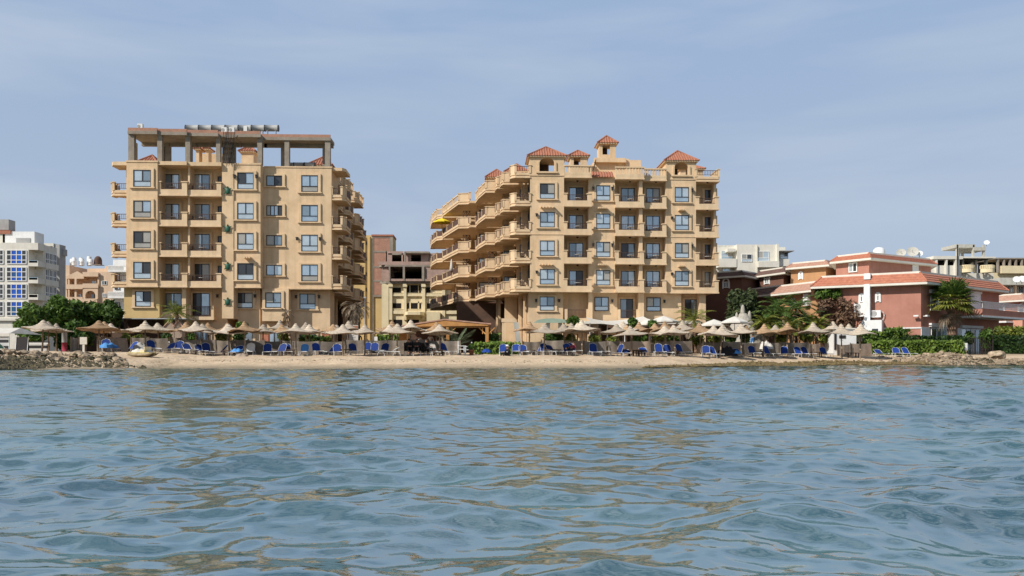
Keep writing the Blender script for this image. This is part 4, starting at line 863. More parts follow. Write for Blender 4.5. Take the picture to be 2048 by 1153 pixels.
b.box(px_(150), px_(154), Y-.2, Y+.2, .5, pz(558)); b.box(px_(132), px_(135), Y-.2, Y+.2, .5, pz(558)); b.box(px_(196), px_(199), Y-.2, Y+2, .5, pz(546)); b.build('wall', M['peach'], t)
for p0, p1, q0, q1, yy in ((204,214,562,570,Y),(205,213,587,595,Y),(184,193,562,572,Y+2),(140,150,566,574,Y+2.2),(141,151,589,600,Y+2.2),(183,192,589,597,Y+2),(157,163,588,598,Y+2.2)): window(t, X(p0,yy), X(p1,yy), fz(q1,170,yy), fz(q0,170,yy), yy, style='d', fm='white', casing=False)
wt = 'white water tanks on the hotel roof'
TK = None
for i, (p, s_) in enumerate(((131,.9),(143.5,.95),(152.5,1.05),(161.5,1.1),(168,.9),(177.5,1.3),(185.5,.85))):
    nm = ['leftmost','second from left','third from left','middle','third from right','tallest, second from right','rightmost'][i]
    q = thing('water_tank', 'white round water tank on the beige hotel roof, the ' + nm + ' one', 'water tank', (X(p,Y+6), Y+5.2+(i % 2), fz(532,170,Y+6)), 0, wt)
    b = MB(); h = 1.55*s_; b.lathe([(.02,h),(.33,h-.04),(.43,h-.16),(.44,h*.55),(.47,h*.53),(.44,h*.5),(.45,.0)], 14); b.build('tank', M['white'], q, True); b = MB(); b.lathe([(.02,h+.1),(.14,h+.08),(.15,h-.03)], 10); b.build('lid', M['greyp'], q, True)
q = thing('water_tank', 'rust brown domed water tank on the beige hotel roof', 'water tank', (X(196,Y+6), Y+6, fz(530,170,Y+6))); b = MB(); b.lathe([(.02,1.85),(.35,1.75),(.62,1.45),(.78,1.0),(.8,0)], 18); b.build('tank', M['dkwall'], q, True); b = MB(); b.box(-.9,.9,-.9,.9,-.1,.02); b.build('base', M['conc'], q, True)
Y = 118.0; t = thing('apartment_block', 'white balustraded house peeping out behind the left block beside the hotel', 'apartment block', (fx(240,Y), Y+4, 1))
b = MB(); b.box(X(226,Y), X(262,Y), Y, Y+5, .5, fz(520,240,Y)); 
for py in (540,592,640): b.box(X(223,Y), X(262,Y), Y-1.1, Y+.1, fz(py+6,240,Y), fz(py+2,240,Y)); b.box(X(223,Y), X(262,Y), Y-1.1, Y-.9, fz(py-5,240,Y), fz(py-7,240,Y)); [b.box(X(223+i*2.2,Y), X(224.2+i*2.2,Y), Y-1.08, Y-.92, fz(py+2,240,Y), fz(py-5,240,Y)) for i in range(14)]
b.build('wall', M['white'], t); 
for q0, q1 in ((548,580),(605,630)): window(t, X(230,Y), X(240,Y), fz(q1,240,Y), fz(q0,240,Y), Y, style='d', casing=False)
# ---- yellow tower with bare brick panel
Y = 152.0; pz = lambda py: fz(py, 755, Y); px_ = lambda p: X(p, Y)
t = thing('apartment_block', 'tall yellow tower with a bare brick side panel between the two sand blocks', 'apartment block', (px_(755), Y+6, 1))
b = MB(); b.box(px_(690), px_(745), Y, Y+6, .5, pz(471)); b.box(px_(728), px_(731), Y-.25, Y+.05, .5, pz(474)); b.box(px_(738), px_(740.5), Y-.3, Y+.05, .5, pz(474)); b.box(px_(744.5), px_(781), Y+.25, Y+6, .5, pz(473)); b.box(px_(781), px_(786), Y+.3, Y+5, .5, pz(473.5)); b.box(px_(781.5), px_(838), Y+9, Y+15, .5, pz(494)); b.build('wall', M['ypl'], t)
b = MB(); b.box(px_(779.5), px_(786), Y, Y+.3, .5, pz(472)); b.box(px_(744.5), px_(747), Y, Y+.3, .5, pz(472)); 
for py in (474,503.5,534,562,592): b.box(px_(747), px_(779.5), Y+.02, Y+.3, pz(py+2), pz(py-1.5))
b.build('concrete_frame', M['conc'], t)
b = MB(); b.box(px_(747), px_(779.5), Y+.08, Y+.28, pz(590), pz(474)); b.build('brick_panel', M['brick'], t)
b = MB(); b.box(px_(743), px_(787), Y-.1, Y+5, pz(473), pz(469.5)); b.build('roof_tiles', M['tile'], t)
for py in (487,518,549,580): window(t, px_(729.5), px_(733.5), pz(py+3.5), pz(py-3.5), Y, style='o', casing=False)
# ---- unfinished cream house
Y = 133.0; pz = lambda py: fz(py, 815, Y); px_ = lambda p: X(p, Y)
t = thing('unfinished_house', 'unfinished house, cream columns below and raw brick storeys with empty window holes above', 'house', (px_(815), Y+6, 1))
b = MB(); b.box(px_(763), px_(960), Y+.75, Y+14, .5, pz(566)); b.box(px_(763), px_(777), Y+.2, Y+.8, .5, pz(568)); b.box(px_(777), px_(960), Y+.35, Y+.8, pz(592.5), pz(589)); b.box(px_(777), px_(960), Y+.35, Y+.8, pz(628), pz(622))
for p0, p1 in ((807,812.5),(844,850),(778,784),(884,890)): b.box(px_(p0), px_(p1), Y+.2, Y+.8, pz(640), pz(571)); b.box(px_(p0-1.5), px_(p1+1.5), Y, Y+1.2, pz(574), pz(568))
b.box(px_(776), px_(960), Y+.62, Y+.76, .5, pz(625)); b.box(px_(776),px_(960),Y+.66,Y+.77, pz(622), pz(594))
b.box(px_(811), px_(848), Y-.6, Y+1.3, pz(633), pz(624)); b.prism([(px_(811)+0.0,Y-.6),(px_(848),Y-.6),(px_(842),Y-1.6),(px_(817),Y-1.6)], pz(631), pz(625)); b.box(px_(855), px_(881), Y-2, Y+2, .5, pz(626)); b.build('wall', M['cream'], t)
for py in (586,618):
    b = MB()
    for (p0, p1) in ((783,807),(812,844),(850,884)):
        b.box(px_(p0), px_(p1), Y+.4, Y+.6, pz(py+1), pz(py)); b.box(px_(p0), px_(p1), Y+.4, Y+.6, pz(py+7), pz(py+6)); n = int((p1-p0)/2)
        for i in range(n): x = px_(p0+(p1-p0)*(i+.5)/n); b.box(x-.06, x+.06, Y+.43, Y+.57, pz(py+6), pz(py+1))
    b.build('balustrade', M['cream'], t)
for p0, p1, q0, q1 in ((785,802,576,586),(785,802,607,617),(787,804,640,656),(814,819,571,586),(821,836,571,586),(838,842,571,586),(814,818,607,624),(821,835,607,624),(838,842,607,624),(852,861,575,586),(854,861,607,618),(815,838,640,650)):
    yy = Y+.66 if (594 < q0 < 622) else (Y+.62 if q0 > 625 else Y+.75); 
    b = MB(); b.box(X(p0,yy), X(p1,yy), yy-.05, yy-.006, fz(q1,815,yy), fz(q0,815,yy)); b.build('window_hole_shade', M['black'], t)  # black sheet on the wall, painting the shade of an empty opening
b = MB(); b.box(px_(822), px_(842), Y+.5, Y+.7, pz(606), pz(603)); b.box(px_(818.5), px_(821), Y+.5, Y+.7, pz(626), pz(603)); b.box(px_(835.5), px_(838), Y+.5, Y+.7, pz(626), pz(603)); b.build('door_frame', M['cream'], t)
b = MB(); b.prism([(px_(759),Y+.6),(px_(772),Y+.05),(px_(960),Y+.05),(px_(960),Y+14),(px_(759),Y+14)], pz(567.5), pz(563)); b.prism([(px_(757),Y+.6),(px_(772),Y-.2),(px_(960),Y-.2),(px_(960),Y+14),(px_(757),Y+14)], pz(534), pz(530.5))
b.box(px_(778), px_(781), Y-.4, Y+.4, pz(563), pz(534)); b.box(px_(806), px_(810), Y-.4, Y+.4, pz(563), pz(534)); b.box(px_(844), px_(849), Y-.4, Y+.4, pz(563), pz(534)); b.box(px_(771), px_(808), Y+3.6, Y+12, pz(504.5), pz(501.5)); b.box(px_(805), px_(857), Y+2.6, Y+12, pz(502.5), pz(499.5)); b.box(px_(805), px_(808), Y+2.5, Y+3.2, pz(531), pz(500)); b.box(px_(776), px_(960), Y+9, Y+9.3, pz(563), pz(534))
b.build('concrete_frame', M['conc'], t)
b = MB(); b.box(px_(763), px_(777.8), Y+.3, Y+8, pz(563), pz(534)); b.box(px_(781), px_(960), Y-.3, Y-.1, pz(563), pz(558.5)); b.box(px_(757), px_(960), Y-.2, Y+.0, pz(530.5), pz(524)); b.box(px_(850), px_(960), Y-.1, Y+3, pz(563), pz(534))
yy = Y+3.6; P2 = lambda p: X(p,yy); Q2 = lambda p: fz(p,815,yy)
for p0, p1 in ((772,784),(803,806),(808,822),(842,857)): b.box(P2(p0), P2(p1), yy, yy+.3, Q2(533), Q2(503))
for p0, p1 in ((784,803),(822,842)): b.box(P2(p0), P2(p1), yy+.01, yy+.29, Q2(533), Q2(523.5)); b.box(P2(p0), P2(p1), yy+.01, yy+.29, Q2(509.5), Q2(503))
b.box(P2(857), P2(960), yy+1, yy+6, Q2(533), Q2(505)); b.box(P2(772), P2(774), yy, yy+7, Q2(533), Q2(503.3)); b.build('brick_wall', M['brick2'], t)
b = MB(); b.box(P2(775), P2(856), yy+6, yy+6.2, Q2(533), Q2(504)); b.box(px_(777), px_(850), Y+8.8, Y+8.99, pz(563), pz(534)); b.build('painted_interior_shade', M['black'], t)  # black sheets paint the shade inside the open brick floors
# ---- white house right of the right block
Y = 128.0; pz = lambda py: fz(py, 1510, Y); px_ = lambda p: X(p, Y)
t = thing('apartment_block', 'pale cream block with square windows rising behind the brown villas', 'apartment block', (px_(1510), Y+6, 1))
b = MB(); b.box(px_(1420), px_(1475), Y+1.5, Y+13, .5, pz(490)); b.box(px_(1474), px_(1556), Y, Y+13, .5, pz(489.5)); b.box(px_(1556), px_(1580), Y+2, Y+13, .5, pz(491)); b.box(px_(1512), px_(1514), Y-.3, Y, .5, pz(491)); b.box(px_(1552), px_(1556), Y-.4, Y, .5, pz(489)); b.box(px_(1437), px_(1473), Y-.1, Y+1.5, pz(535), pz(518)); b.box(px_(1455), px_(1471), Y-.1, Y+1.5, pz(504), pz(498)); b.box(px_(1513), px_(1554), Y-1, Y, pz(536), pz(524)); b.box(px_(1558), px_(1580), Y+.3, Y+2, pz(532), pz(518))
for i in range(12): b.box(px_(1440+i*3), px_(1441.5+i*3), Y+1.45, Y+1.75, pz(490), pz(488.6))
b.build('wall', M['cream2'], t)
for p0, p1, q0, q1, yy in ((1442,1468,502,519,Y+1.5),(1483,1504,509,524,Y),(1514,1538,503,523,Y),(1445,1474,534,546,Y+1.5),(1560,1576,503,518,Y+2)): window(t, X(p0,yy), X(p1,yy), fz(q1,1510,yy), fz(q0,1510,yy), yy, style='t' if q1-q0 > 14 else 'd', casing=False, fm='white')
b = MB(); b.box(px_(1560), px_(1587), Y-.4, Y+2.5, pz(503), pz(501.5)); b.build('canopy', M['greyp'], t)
# ---- villas with tiled skirts
def skirt(root, poly, z0, h, out, m, n_in=None):
    """sloped tile skirt around a plan polygon + white fascia under it"""
    n = len(poly); c = Vector((sum(p[0] for p in poly)/n, sum(p[1] for p in poly)/n))
    def off(k):
        res = []
        for i in range(n):
            a, b_, d_ = Vector(poly[i-1]), Vector(poly[i]), Vector(poly[(i+1) % n]); e1 = (b_-a).normalized(); e2 = (d_-b_).normalized()
            n1 = Vector((e1.y, -e1.x)); n2 = Vector((e2.y, -e2.x)); bis = (n1+n2).normalized(); res.append(b_ + bis*(k/max(.35, bis.dot(n1))))
        return res
    ar = sum(poly[i][0]*poly[(i+1)%n][1]-poly[(i+1)%n][0]*poly[i][1] for i in range(n))
    if ar < 0: poly = poly[::-1]
    O = off(out); I = off(-.15); b = MB(); b.k = 0; rows = 4
    for r in range(rows):                                  # courses of tile, each lapping over the next
        for i in range(n):
            j = (i+1) % n; f0, f1 = r/rows, (r+1)/rows
            P_ = lambda q, f, up: (O[q].x+(I[q].x-O[q].x)*f, O[q].y+(I[q].y-O[q].y)*f, z0+h*f+up)
            b.quad(P_(i,f0,.07), P_(j,f0,.07), P_(j,f1,.0), P_(i,f1,.0)); b.quad(P_(i,f0,-.0), P_(j,f0,-.0), P_(j,f0,.07), P_(i,f0,.07))
    for i in range(n): b.cyl((O[i].x,O[i].y,z0+.03), (I[i].x,I[i].y,z0+h+.03), .09, .09, 6)
    o = b.build('tiled_roof', m, root); w_ = MB(); w_.prism([(p.x,p.y) for p in O], z0-.20, z0-.004); w_.build('fascia', M['cream2'], root)
    w_ = MB(); w_.prism([(p.x,p.y) for p in off(-.1)], z0+h-.1, z0+h+.14); w_.build('parapet', M['cream2'], root)
def villa_win(root, fr, x0, x1, z0, z1, st='d', arch=False):
    o = window(root, x0, x1, z0, z1, 0, fr=fr, style=st, cm='white', fm='white', casing=False, t=.09)
    if arch:
        b = MB(fr); n = 8; r = (x1-x0)/2+.12; cx = (x0+x1)/2
        for i in range(n):
            a, c = math.pi*i/n, math.pi*(i+1)/n; b.quad((cx+r*math.cos(a),-.08,z1+r*math.sin(a)),(cx+r*math.cos(c),-.08,z1+r*math.sin(c)),(cx+(r-.2)*math.cos(c),-.08,z1+(r-.2)*math.sin(c)),(cx+(r-.2)*math.cos(a),-.08,z1+(r-.2)*math.sin(a)))
        b.box(cx-r, x0, -.10, -.003, z0-.1, z1); b.box(x1, cx+r, -.10, -.003, z0-.1, z1); b.build('casing', M['white'], o)
    return o
# red villa
P0 = W(1640,78); P1 = W(1842,73.5); P2_ = W(1998,83); P3 = W(1925,97); P4 = W(1640,97)
rv = thing('villa', 'brick red villa with orange tiled eaves and white trim behind the right-hand hedges', 'villa', ((P0[0]+P2_[0])/2, 86, .8))
ez = dz(566.5, 73.7); poly = [P0, P1, P2_, P3, P4]
b = MB(); b.prism(poly, .4, ez-.2); b.build('wall', M['red'], rv)
skirt(rv, poly, ez, .95, .85, M['tile2'])
up = [W(1672,84), W(1738,81), W(1862,86.5), W(1830,95), W(1690,95)]; uz = dz(520, 82)
b = MB(); b.prism(up, ez, uz-.2); b.build('upper_wall', M['red'], rv); skirt(rv, up, uz, .55, .6, M['tile2'])
def frame_on(a, c):
    d_ = Vector((c[0]-a[0], c[1]-a[1])); L_ = d_.length; d_.normalize(); return (a[0], a[1], d_.x, d_.y), L_
fl, Ll = frame_on(P0, P1); fr_, Lr = frame_on(P1, P2_); fu, Lu = frame_on(up[0], up[1]); fu2, Lu2 = frame_on(up[1], up[2])
def tpos(fr, L_, px):                   # distance along a wall at which photo column px falls
    lo, hi = -30, 40
    for _ in range(50):
        mid = (lo+hi)/2; x = fr[0]+fr[2]*mid; y = fr[1]+fr[3]*mid; d = x*SY+y*CY; u = (x*CY-y*SY)/d
        if 1024+F*u < px: lo = mid
        else: hi = mid
    return lo
def zat(fr, t_, py): x = fr[0]+fr[2]*t_; y = fr[1]+fr[3]*t_; return CH+(HZ-py)/F*(x*SY+y*CY)
def fw(root, fr, p0, p1, q0, q1, st='d', arch=False):
    a, c = tpos(fr,0,p0), tpos(fr,0,p1); return villa_win(root, fr, a, c, zat(fr,(a+c)/2,q1), zat(fr,(a+c)/2,q0), st, arch)
def fbox(root, name, fr, p0, p1, q0, q1, y0, y1, m):
    a, c = tpos(fr,0,p0), tpos(fr,0,p1); b = MB(fr); b.box(a, c, y0, y1, zat(fr,(a+c)/2,q1), zat(fr,(a+c)/2,q0)); return b.build(name, M[m], root)
fw(rv, fl, 1753, 1759, 590, 603, 'o', True); fw(rv, fl, 1720, 1726, 592, 605, 'o', True)
fbox(rv, 'white_pier', fl, 1730, 1742, 570, 645, -.9, .05, 'white'); fbox(rv, 'white_porch', fl, 1728, 1767, 642, 712, -1.5, .02, 'white'); fbox(rv, 'porch_window', fl, 1748, 1760, 659, 672, -1.53, -1.49, 'g3')
fbox(rv, 'string_course', fl, 1767, 1842, 655.5, 658, -.06, .01, 'white'); fbox(rv, 'string_course', fr_, 1842, 1859, 655, 712, -.05, .01, 'white')
fw(rv, fr_, 1860, 1880, 592, 622, 'd'); fw(rv, fr_, 1938, 1957, 588, 622, 'd'); fbox(rv, 'shutter', fr_, 1937.5, 1957.5, 584.5, 620, -.2, -.11, 'white'); fbox(rv, 'shutter_box', fr_, 1858, 1884, 581, 588, -.25, -.005, 'white'); fbox(rv, 'shutter_box', fr_, 1936, 1959, 583.5, 588, -.26, -.006, 'white')
fbox(rv, 'shutter_box', fr_, 1858, 1902, 648, 655, -.25, -.005, 'white'); fw(rv, fr_, 1861, 1901, 656, 712, '3'); fbox(rv, 'shutter_box', fr_, 1920, 1962, 652, 657, -.25, -.005, 'white'); fw(rv, fr_, 1921, 1960, 658, 712, '3'); fbox(rv, 'white_jamb', fr_, 1914, 1921, 657, 712, -.08, .0, 'white')
o = fbox(rv, 'balcony', fr_, 1912, 2003, 624, 636, -2.4, .0, 'red'); fbox(rv, 'balcony_fascia', fr_, 1912, 2003, 636, 639.5, -2.45, .02, 'white')
a, c = tpos(fr_,0,1912), tpos(fr_,0,2003); b = MB(fr_); zt_ = zat(fr_,c,613); zb_ = zat(fr_,c,624)
rods(b, (a,-2.3), (c,-2.3), zb_-.1, zt_, .22, .025); b.build('railing', M['alu'], rv)
fw(rv, fu, 1698, 1715, 526, 545, 'd'); fbox(rv, 'shutter', fu2, 1824, 1836, 527, 545, -.08, -.005, 'white')
for p in (1732,): fbox(rv, 'white_pier', fl, 1729, 1742, 548, 560, -.5, .3, 'white')
for p, f_ in ((1835,fl),(1847,fr_)):
    a = tpos(f_,0,p); b = MB(f_); b.box(a-.3,a+.1,-.5,-.3,zat(f_,a,634),zat(f_,a,631)); b.box(a-.03,a+.03,-.35,0,zat(f_,a,633.5),zat(f_,a,632)); b.build('security_lamp', M['white'], rv)
def ac_on(fr, px, py, lab):
    a = tpos(fr,0,px); x, y = fr[0]+fr[2]*a+fr[3]*.3, fr[1]+fr[3]*a-fr[2]*.3
    t = thing('air_conditioner', lab, 'air conditioner', (x,y,zat(fr,a,py)), math.atan2(fr[3],fr[2]), 'air conditioner units')
    b = MB(); b.box(-.45,.45,-.17,.17,0,.66); b.build('casing', M['white'], t, True); b = MB(); b.cyl((-.12,-.176,.33),(-.12,-.19,.33),.26,.26,16); b.build('fan_grille', M['greyp'], t, True); b = MB(); b.box(-.4,-.35,-.15,.2,-.16,-.01); b.box(.35,.4,-.15,.2,-.16,-.01); b.build('bracket', M['frame'], t, True); b = MB(); b.tube([(.45,0,.5),(.7,.05,.45),(.72,.1,.1),(.6,.15,-.25)], .035, 6); b.build('pipe', M['alu'], t, True)
ac_on(fl, 1752, 635.5, 'white air conditioner on the sunlit red wall right of the white pier'); ac_on(fl, 1720, 621, 'white air conditioner left of the white pier, upper of two'); ac_on(fl, 1720, 634.5, 'white air conditioner left of the white pier, lower of two')
b = MB(); a = W(1758,84); t = thing('water_tank', 'white round tank on the upper roof of the red villa', 'water tank', (a[0],a[1],uz+.6)); b.lathe([(.02,.95),(.35,.9),(.55,.7),(.6,.3),(.55,0)],14); b.build('tank', M['white'], t, True); b = MB(); b.box(-1.6,-.8,-.3,.3,0,.35); b.build('box', M['white'], t, True)
def dish(px, d, py, r, lab, mt='concl'):
    a = W(px,d); t = thing('satellite_dish', lab, 'satellite dish', (a[0],a[1],dz(py,d)), rad(-25))
    b = MB(); pr = [(r*i/6, .28*r*(i/6)**2) for i in range(7)]
    R_ = Matrix.Rotation(rad(62),3,'X'); rings = []
    for q, z in pr: rings.append([b.p(*(R_ @ Vector((max(q,.001)*math.cos(2*math.pi*i/18), max(q,.001)*math.sin(2*math.pi*i/18), z)))) for i in range(18)])
    for A_, B_ in zip(rings, rings[1:]):
        for i in range(18): j = (i+1) % 18; b.face((A_[i],A_[j],B_[j],B_[i]), True)
    b.build('dish', M[mt], t, True); b = MB(); b.cyl((0,.1,-r*1.3),(0,.05,0),.05,.05,6); b.build('mast', M['greyp'], t, True); b = MB(); tip = R_ @ Vector((0,0,r*.9)); b.cyl((0,0,0),tuple(tip),.025,.025,5); b.build('feed_arm', M['greyp'], t, True)
dish(1802,88,507,.5,'grey satellite dish on the red villa roof, left of the three'); dish(1825,88,505.5,.62,'largest grey satellite dish on the red villa roof, middle of the three'); dish(1839,88,508,.34,'small white satellite dish on the red villa roof, right of the three','white')
# other villas: (label, wall px0,pxm,px1, depth0, d1, d2, eave py, base tile material, wall material)
def villa(lab, pts, eave, dref, h, out, tm, wm, windows=(), zlow=.4):
    pl = [W(*p) for p in pts]; t = thing('villa', lab, 'villa', (sum(p[0] for p in pl)/len(pl), sum(p[1] for p in pl)/len(pl), .8))
    z = dz(eave, dref); b = MB(); b.prism(pl, zlow, z-.2); b.build('wall', M[wm], t); skirt(t, pl, z, h, out, M[tm])
    for i, p0, p1, q0, q1, arch in windows: f_, L_ = frame_on(pl[i], pl[i+1]); fw(t, f_, p0, p1, q0, q1, 'd', arch)
    return t, pl
ov, pl = villa('ochre villa with a pale tiled lower roof and small arched window above', [(1560,90),(1645,84),(1700,88),(1690,104),(1560,104)], 581, 84.5, .9, 1.0, 'tilep', 'orange', ((0,1583,1591,604,616,True),))
u2 = [W(1582,92), W(1652,89), W(1690,93), W(1680,102), W(1580,102)]; z2 = dz(533, 90); b = MB(); b.prism(u2, dz(575,90), z2-.2); b.build('upper_wall', M['orange'], ov); skirt(ov, u2, z2, .5, .6, M['tilep']); f_, _ = frame_on(u2[0], u2[1]); fw(ov, f_, 1599, 1605, 548, 558, 'd', True)
f_, _ = frame_on(pl[0], pl[1]); fbox(ov, 'white_pier', f_, 1613, 1622, 588, 612, -.5, .02, 'white')
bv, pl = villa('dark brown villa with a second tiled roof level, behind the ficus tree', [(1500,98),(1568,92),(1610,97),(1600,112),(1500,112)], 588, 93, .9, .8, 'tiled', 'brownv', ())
u2 = [W(1518,99), W(1567,95), W(1600,99), W(1590,110), W(1515,110)]; z2 = dz(548, 96); b = MB(); b.prism(u2, dz(585,96), z2-.2); b.build('upper_wall', M['brownv'], bv); skirt(bv, u2, z2, .6, .6, M['tiled']); f_, _ = frame_on(u2[0], u2[1]); fw(bv, f_, 1530, 1539, 556, 568, 'd', True)
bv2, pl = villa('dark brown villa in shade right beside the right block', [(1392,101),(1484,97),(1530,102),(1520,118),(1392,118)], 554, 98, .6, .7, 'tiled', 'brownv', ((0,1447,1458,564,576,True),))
pv, pl = villa('pink villa with a tiled parapet roof and arched windows at the right edge', [(1950,104),(2045,99),(2120,104),(2110,118),(1950,118)], 602, 100, .75, .8, 'tilep', 'pink', ((0,1985,2009,612,640,True),(0,2038,2058,616,634,True)))
fp, _ = frame_on(pl[0], pl[1]); fbox(pv, 'balcony', fp, 1976, 2026, 636, 644, -1.6, .0, 'pink'); fbox(pv, 'balcony_fascia', fp, 1976, 2027, 644, 647, -1.65, .02, 'white')
# upper terrace of the pink villa and the unfinished concrete house behind
Y = 118.0; t = thing('apartment_block', 'grey-pink flat-roofed house with shaded terrace above the pink villa', 'apartment block', (X(2020,Y), Y+4, 1))
b = MB(); b.box(X(1975,Y), X(2120,Y), Y+2.5, Y+10, .5, fz(572,2020,Y)); b.box(X(1975,Y), X(1998,Y), Y, Y+2.6, .5, fz(575,2020,Y)); b.box(X(2030,Y), X(2034,Y), Y, Y+.4, .5, fz(570,2020,Y)); b.build('wall', M['peach'], t)
b = MB(); b.box(X(1994,Y), X(2120,Y), Y-.8, Y+10, fz(571,2020,Y), fz(557,2020,Y)); b.build('roof_slab', M['concl'], t)
for p0, p1 in ((2008,2018),(2020,2029),(2036,2046)): window(t, X(p0,Y+2.5), X(p1,Y+2.5), fz(586,2020,Y+2.5), fz(571,2020,Y+2.5), Y+2.5, style='d', casing=False, fm='white')
dish(2033,116,560,.5,'white satellite dish on the flat roof at the far right, left of two','white'); dish(2044,116,559,.5,'white satellite dish on the flat roof at the far right, right of two','white')
Y = 150.0; pz = lambda py: fz(py, 1940, Y); px_ = lambda p: X(p, Y)
t = thing('unfinished_house', 'unfinished concrete house with open floors and rounded balconies behind the red villa', 'house', (px_(1930), Y+6, 1))
b = MB(); b.box(px_(1830), px_(1925), Y+.4, Y+12, .5, pz(531)); b.box(px_(1915), px_(1997), Y+1.5, Y+12, .5, pz(545)); b.box(px_(1860), px_(1880), Y+1, Y+8, .5, pz(520)); b.build('wall', M['cream2'], t)
b = MB(); b.box(px_(1866), px_(1925), Y-.2, Y+12, pz(519), pz(513)); b.box(px_(1915), px_(1997), Y+.8, Y+12, pz(515.5), pz(512.5)); 
for p in (1873,1893,1914.5): b.box(px_(p-1.6), px_(p+1.6), Y-.1, Y+.5, .5, pz(518))
b.box(px_(1910), px_(1918), Y-.15, Y+.6, .5, pz(516)); b.box(px_(1890), px_(1960), Y-.1+9, Y+9.3, .5, pz(513))
b.build('pale_frame', M['cream2'], t)
b = MB()
for p in (1945,1972,1993): b.box(px_(p-2), px_(p+2), Y+3, Y+3.6, pz(545), pz(515.4))
for p in (1940,1950,1958,1967,1975,1991): b.box(px_(p-1.5), px_(p+1.5), Y+8, Y+8.5, pz(545), pz(515.3))
for p, yy in ((1940,Y+4),(1950,Y+5),(1973,Y+4),(1976,Y+8),(1994.5,Y+4)): b.box(px_(p-1.5), px_(p+1.5), yy, yy+.5, pz(512.5), pz(484))
b.box(px_(1936), px_(1976), Y+4, Y+9, pz(490), pz(483)); b.box(px_(1972), px_(1997), Y+3.8, Y+8.5, pz(496), pz(489)); b.build('concrete_frame', M['concl'], t)
for p0, p1 in ((1924,1955),(1967,1995)):
    n = 12; bb = MB()
    arc = [(px_(p0)+(px_(p1)-px_(p0))*i/n, Y+.9-1.2*math.sin(math.pi*i/n)) for i in range(n+1)]
    for a, c in zip(arc, arc[1:]): bb.seg(a, c, .15, pz(545), pz(537.5), .02); bb.seg(a, c, .2, pz(531.5), pz(530), .02); bb.box(a[0]-.12, a[0]+.12, a[1]-.1, a[1]+.1, pz(537.5), pz(531.5))
    bb.build('balcony', M['cream'], t)
b = MB(); b.box(px_(1877), px_(1912), Y+2, Y+2.2, pz(531), pz(519)); b.box(px_(1918), px_(1996), Y+9.5, Y+9.7, pz(545), pz(515.6)); b.box(px_(1918), px_(1940), Y+5, Y+5.2, pz(545), pz(515.7)); b.box(px_(1918), px_(1996), Y+1.6, Y+9.4, pz(516.2), pz(515.5)); b.build('painted_interior_shade', M['black'], t)  # black sheets and soffit paint the shade within the open floors
b = MB(); b.cyl((px_(1912.5),Y-.4,pz(560)),(px_(1912.5),Y-.4,pz(493)),.12,.10,6); b.build('antenna_pole', M['frame'], t)
dish(1973,155,486,.5,'white satellite dish on top of the unfinished concrete house','white')
Y = 165.0; t = thing('unfinished_house', 'long low unfinished house with open dark top floor at the far right', 'house', (X(2030,Y), Y+5, 1)); pz = lambda py: fz(py, 2030, Y)
b = MB(); b.box(X(1990,Y), X(2140,Y), Y+1, Y+10, .5, pz(545)); b.box(X(2003,Y), X(2140,Y), Y, Y+1.2, pz(547), pz(532)); b.build('wall', M['cream'], t)
b = MB(); b.box(X(1990,Y), X(2140,Y), Y, Y+10, pz(518.5), pz(516))
for p in range(1996, 2140, 12): b.box(X(p,Y), X(p+3,Y), Y+.1, Y+.6, pz(545), pz(518)); b.box(X(p+5,Y+8), X(p+11,Y+8), Y+8, Y+8.4, pz(545), pz(518))
b.build('concrete_frame', M['conc'], t)
b = MB(); b.box(X(1992,Y), X(2140,Y), Y+6, Y+6.2, pz(545), pz(518.6)); b.build('painted_interior_shade', M['black'], t)  # black sheet behind the columns paints the top floor's shade
# ================= beach: reed umbrellas
def rowd(px): return float(np.interp(px, [0,240,1250,1420,1600,1720,1820], [52.5,56.5,57.5,60.5,65.5,66.5,67.5]))
def pt(px, off=0.0, yaw=0):
    d = rowd(px)+off; x, y = W(px, d); return x, y, G(x, y)
UM = {}
def make_umbrella(kind, lab, loc, tall, lean, grp):
    key = (kind, len(UM) % 3 if False else random.randrange(5))
    if key not in UM:
        t = thing('reed_umbrella', lab, 'beach umbrella', loc, 0, grp); UM[key] = t
        rng = random.Random(ord(kind)*7+key[1]); q_ = rng.uniform(.9,1.1); pr = [(.012,2.56),(.07*q_,2.545),(.125*q_,2.48),(.185*q_,2.37),(.27*q_,2.25),(.39*q_,2.135),(.56,2.04),(.76,1.97),(1.0,1.92),(1.18,1.88),(1.27,1.85)]
        ph_ = rng.uniform(0,6); amp_ = rng.uniform(.02,.07)
        wob = lambda a, r: (1+(.035*math.sin(5*a+ph_)+.022*math.sin(11*a+2*ph_)+.018*math.sin(17*a))*min(1,r), amp_*math.sin(3*a+ph_)*r**2)
        b = MB(); b.lathe(pr, 36, wob=wob); b.lathe([(1.27,1.85),(1.25,1.805),(.9,1.86),(.45,1.96),(.05,2.07)], 36, wob=wob)
        b.build('canopy', M['th'+kind], t, True)
        b = MB()
        for i in range(9):
            a = 2*math.pi*i/9; b.cyl((.05*math.cos(a),.05*math.sin(a),2.0),(1.14*math.cos(a),1.14*math.sin(a),1.83),.02,.015,5)
        b.cyl((.05,0,1.3),(.05,0,1.32),.12,.12,8); b.build('spokes', M['pole'], t, True)
        b = MB(); b.tube([(0,0,-.3),(.015,0,.7),(-.01,.01,1.4),(0,0,2.2)],[.058,.055,.05,.045],8); b.build('pole', M['pole'], t, True)
    else:
        t = copy_tree(UM[key]); tag(t, lab, 'beach umbrella', grp)
    t.location = loc; sxy_ = random.uniform(.92,1.06); t.scale = (sxy_,sxy_,tall) ; t.rotation_euler = (rad(lean[0]), rad(lean[1]), random.uniform(0, 6.28)); return t
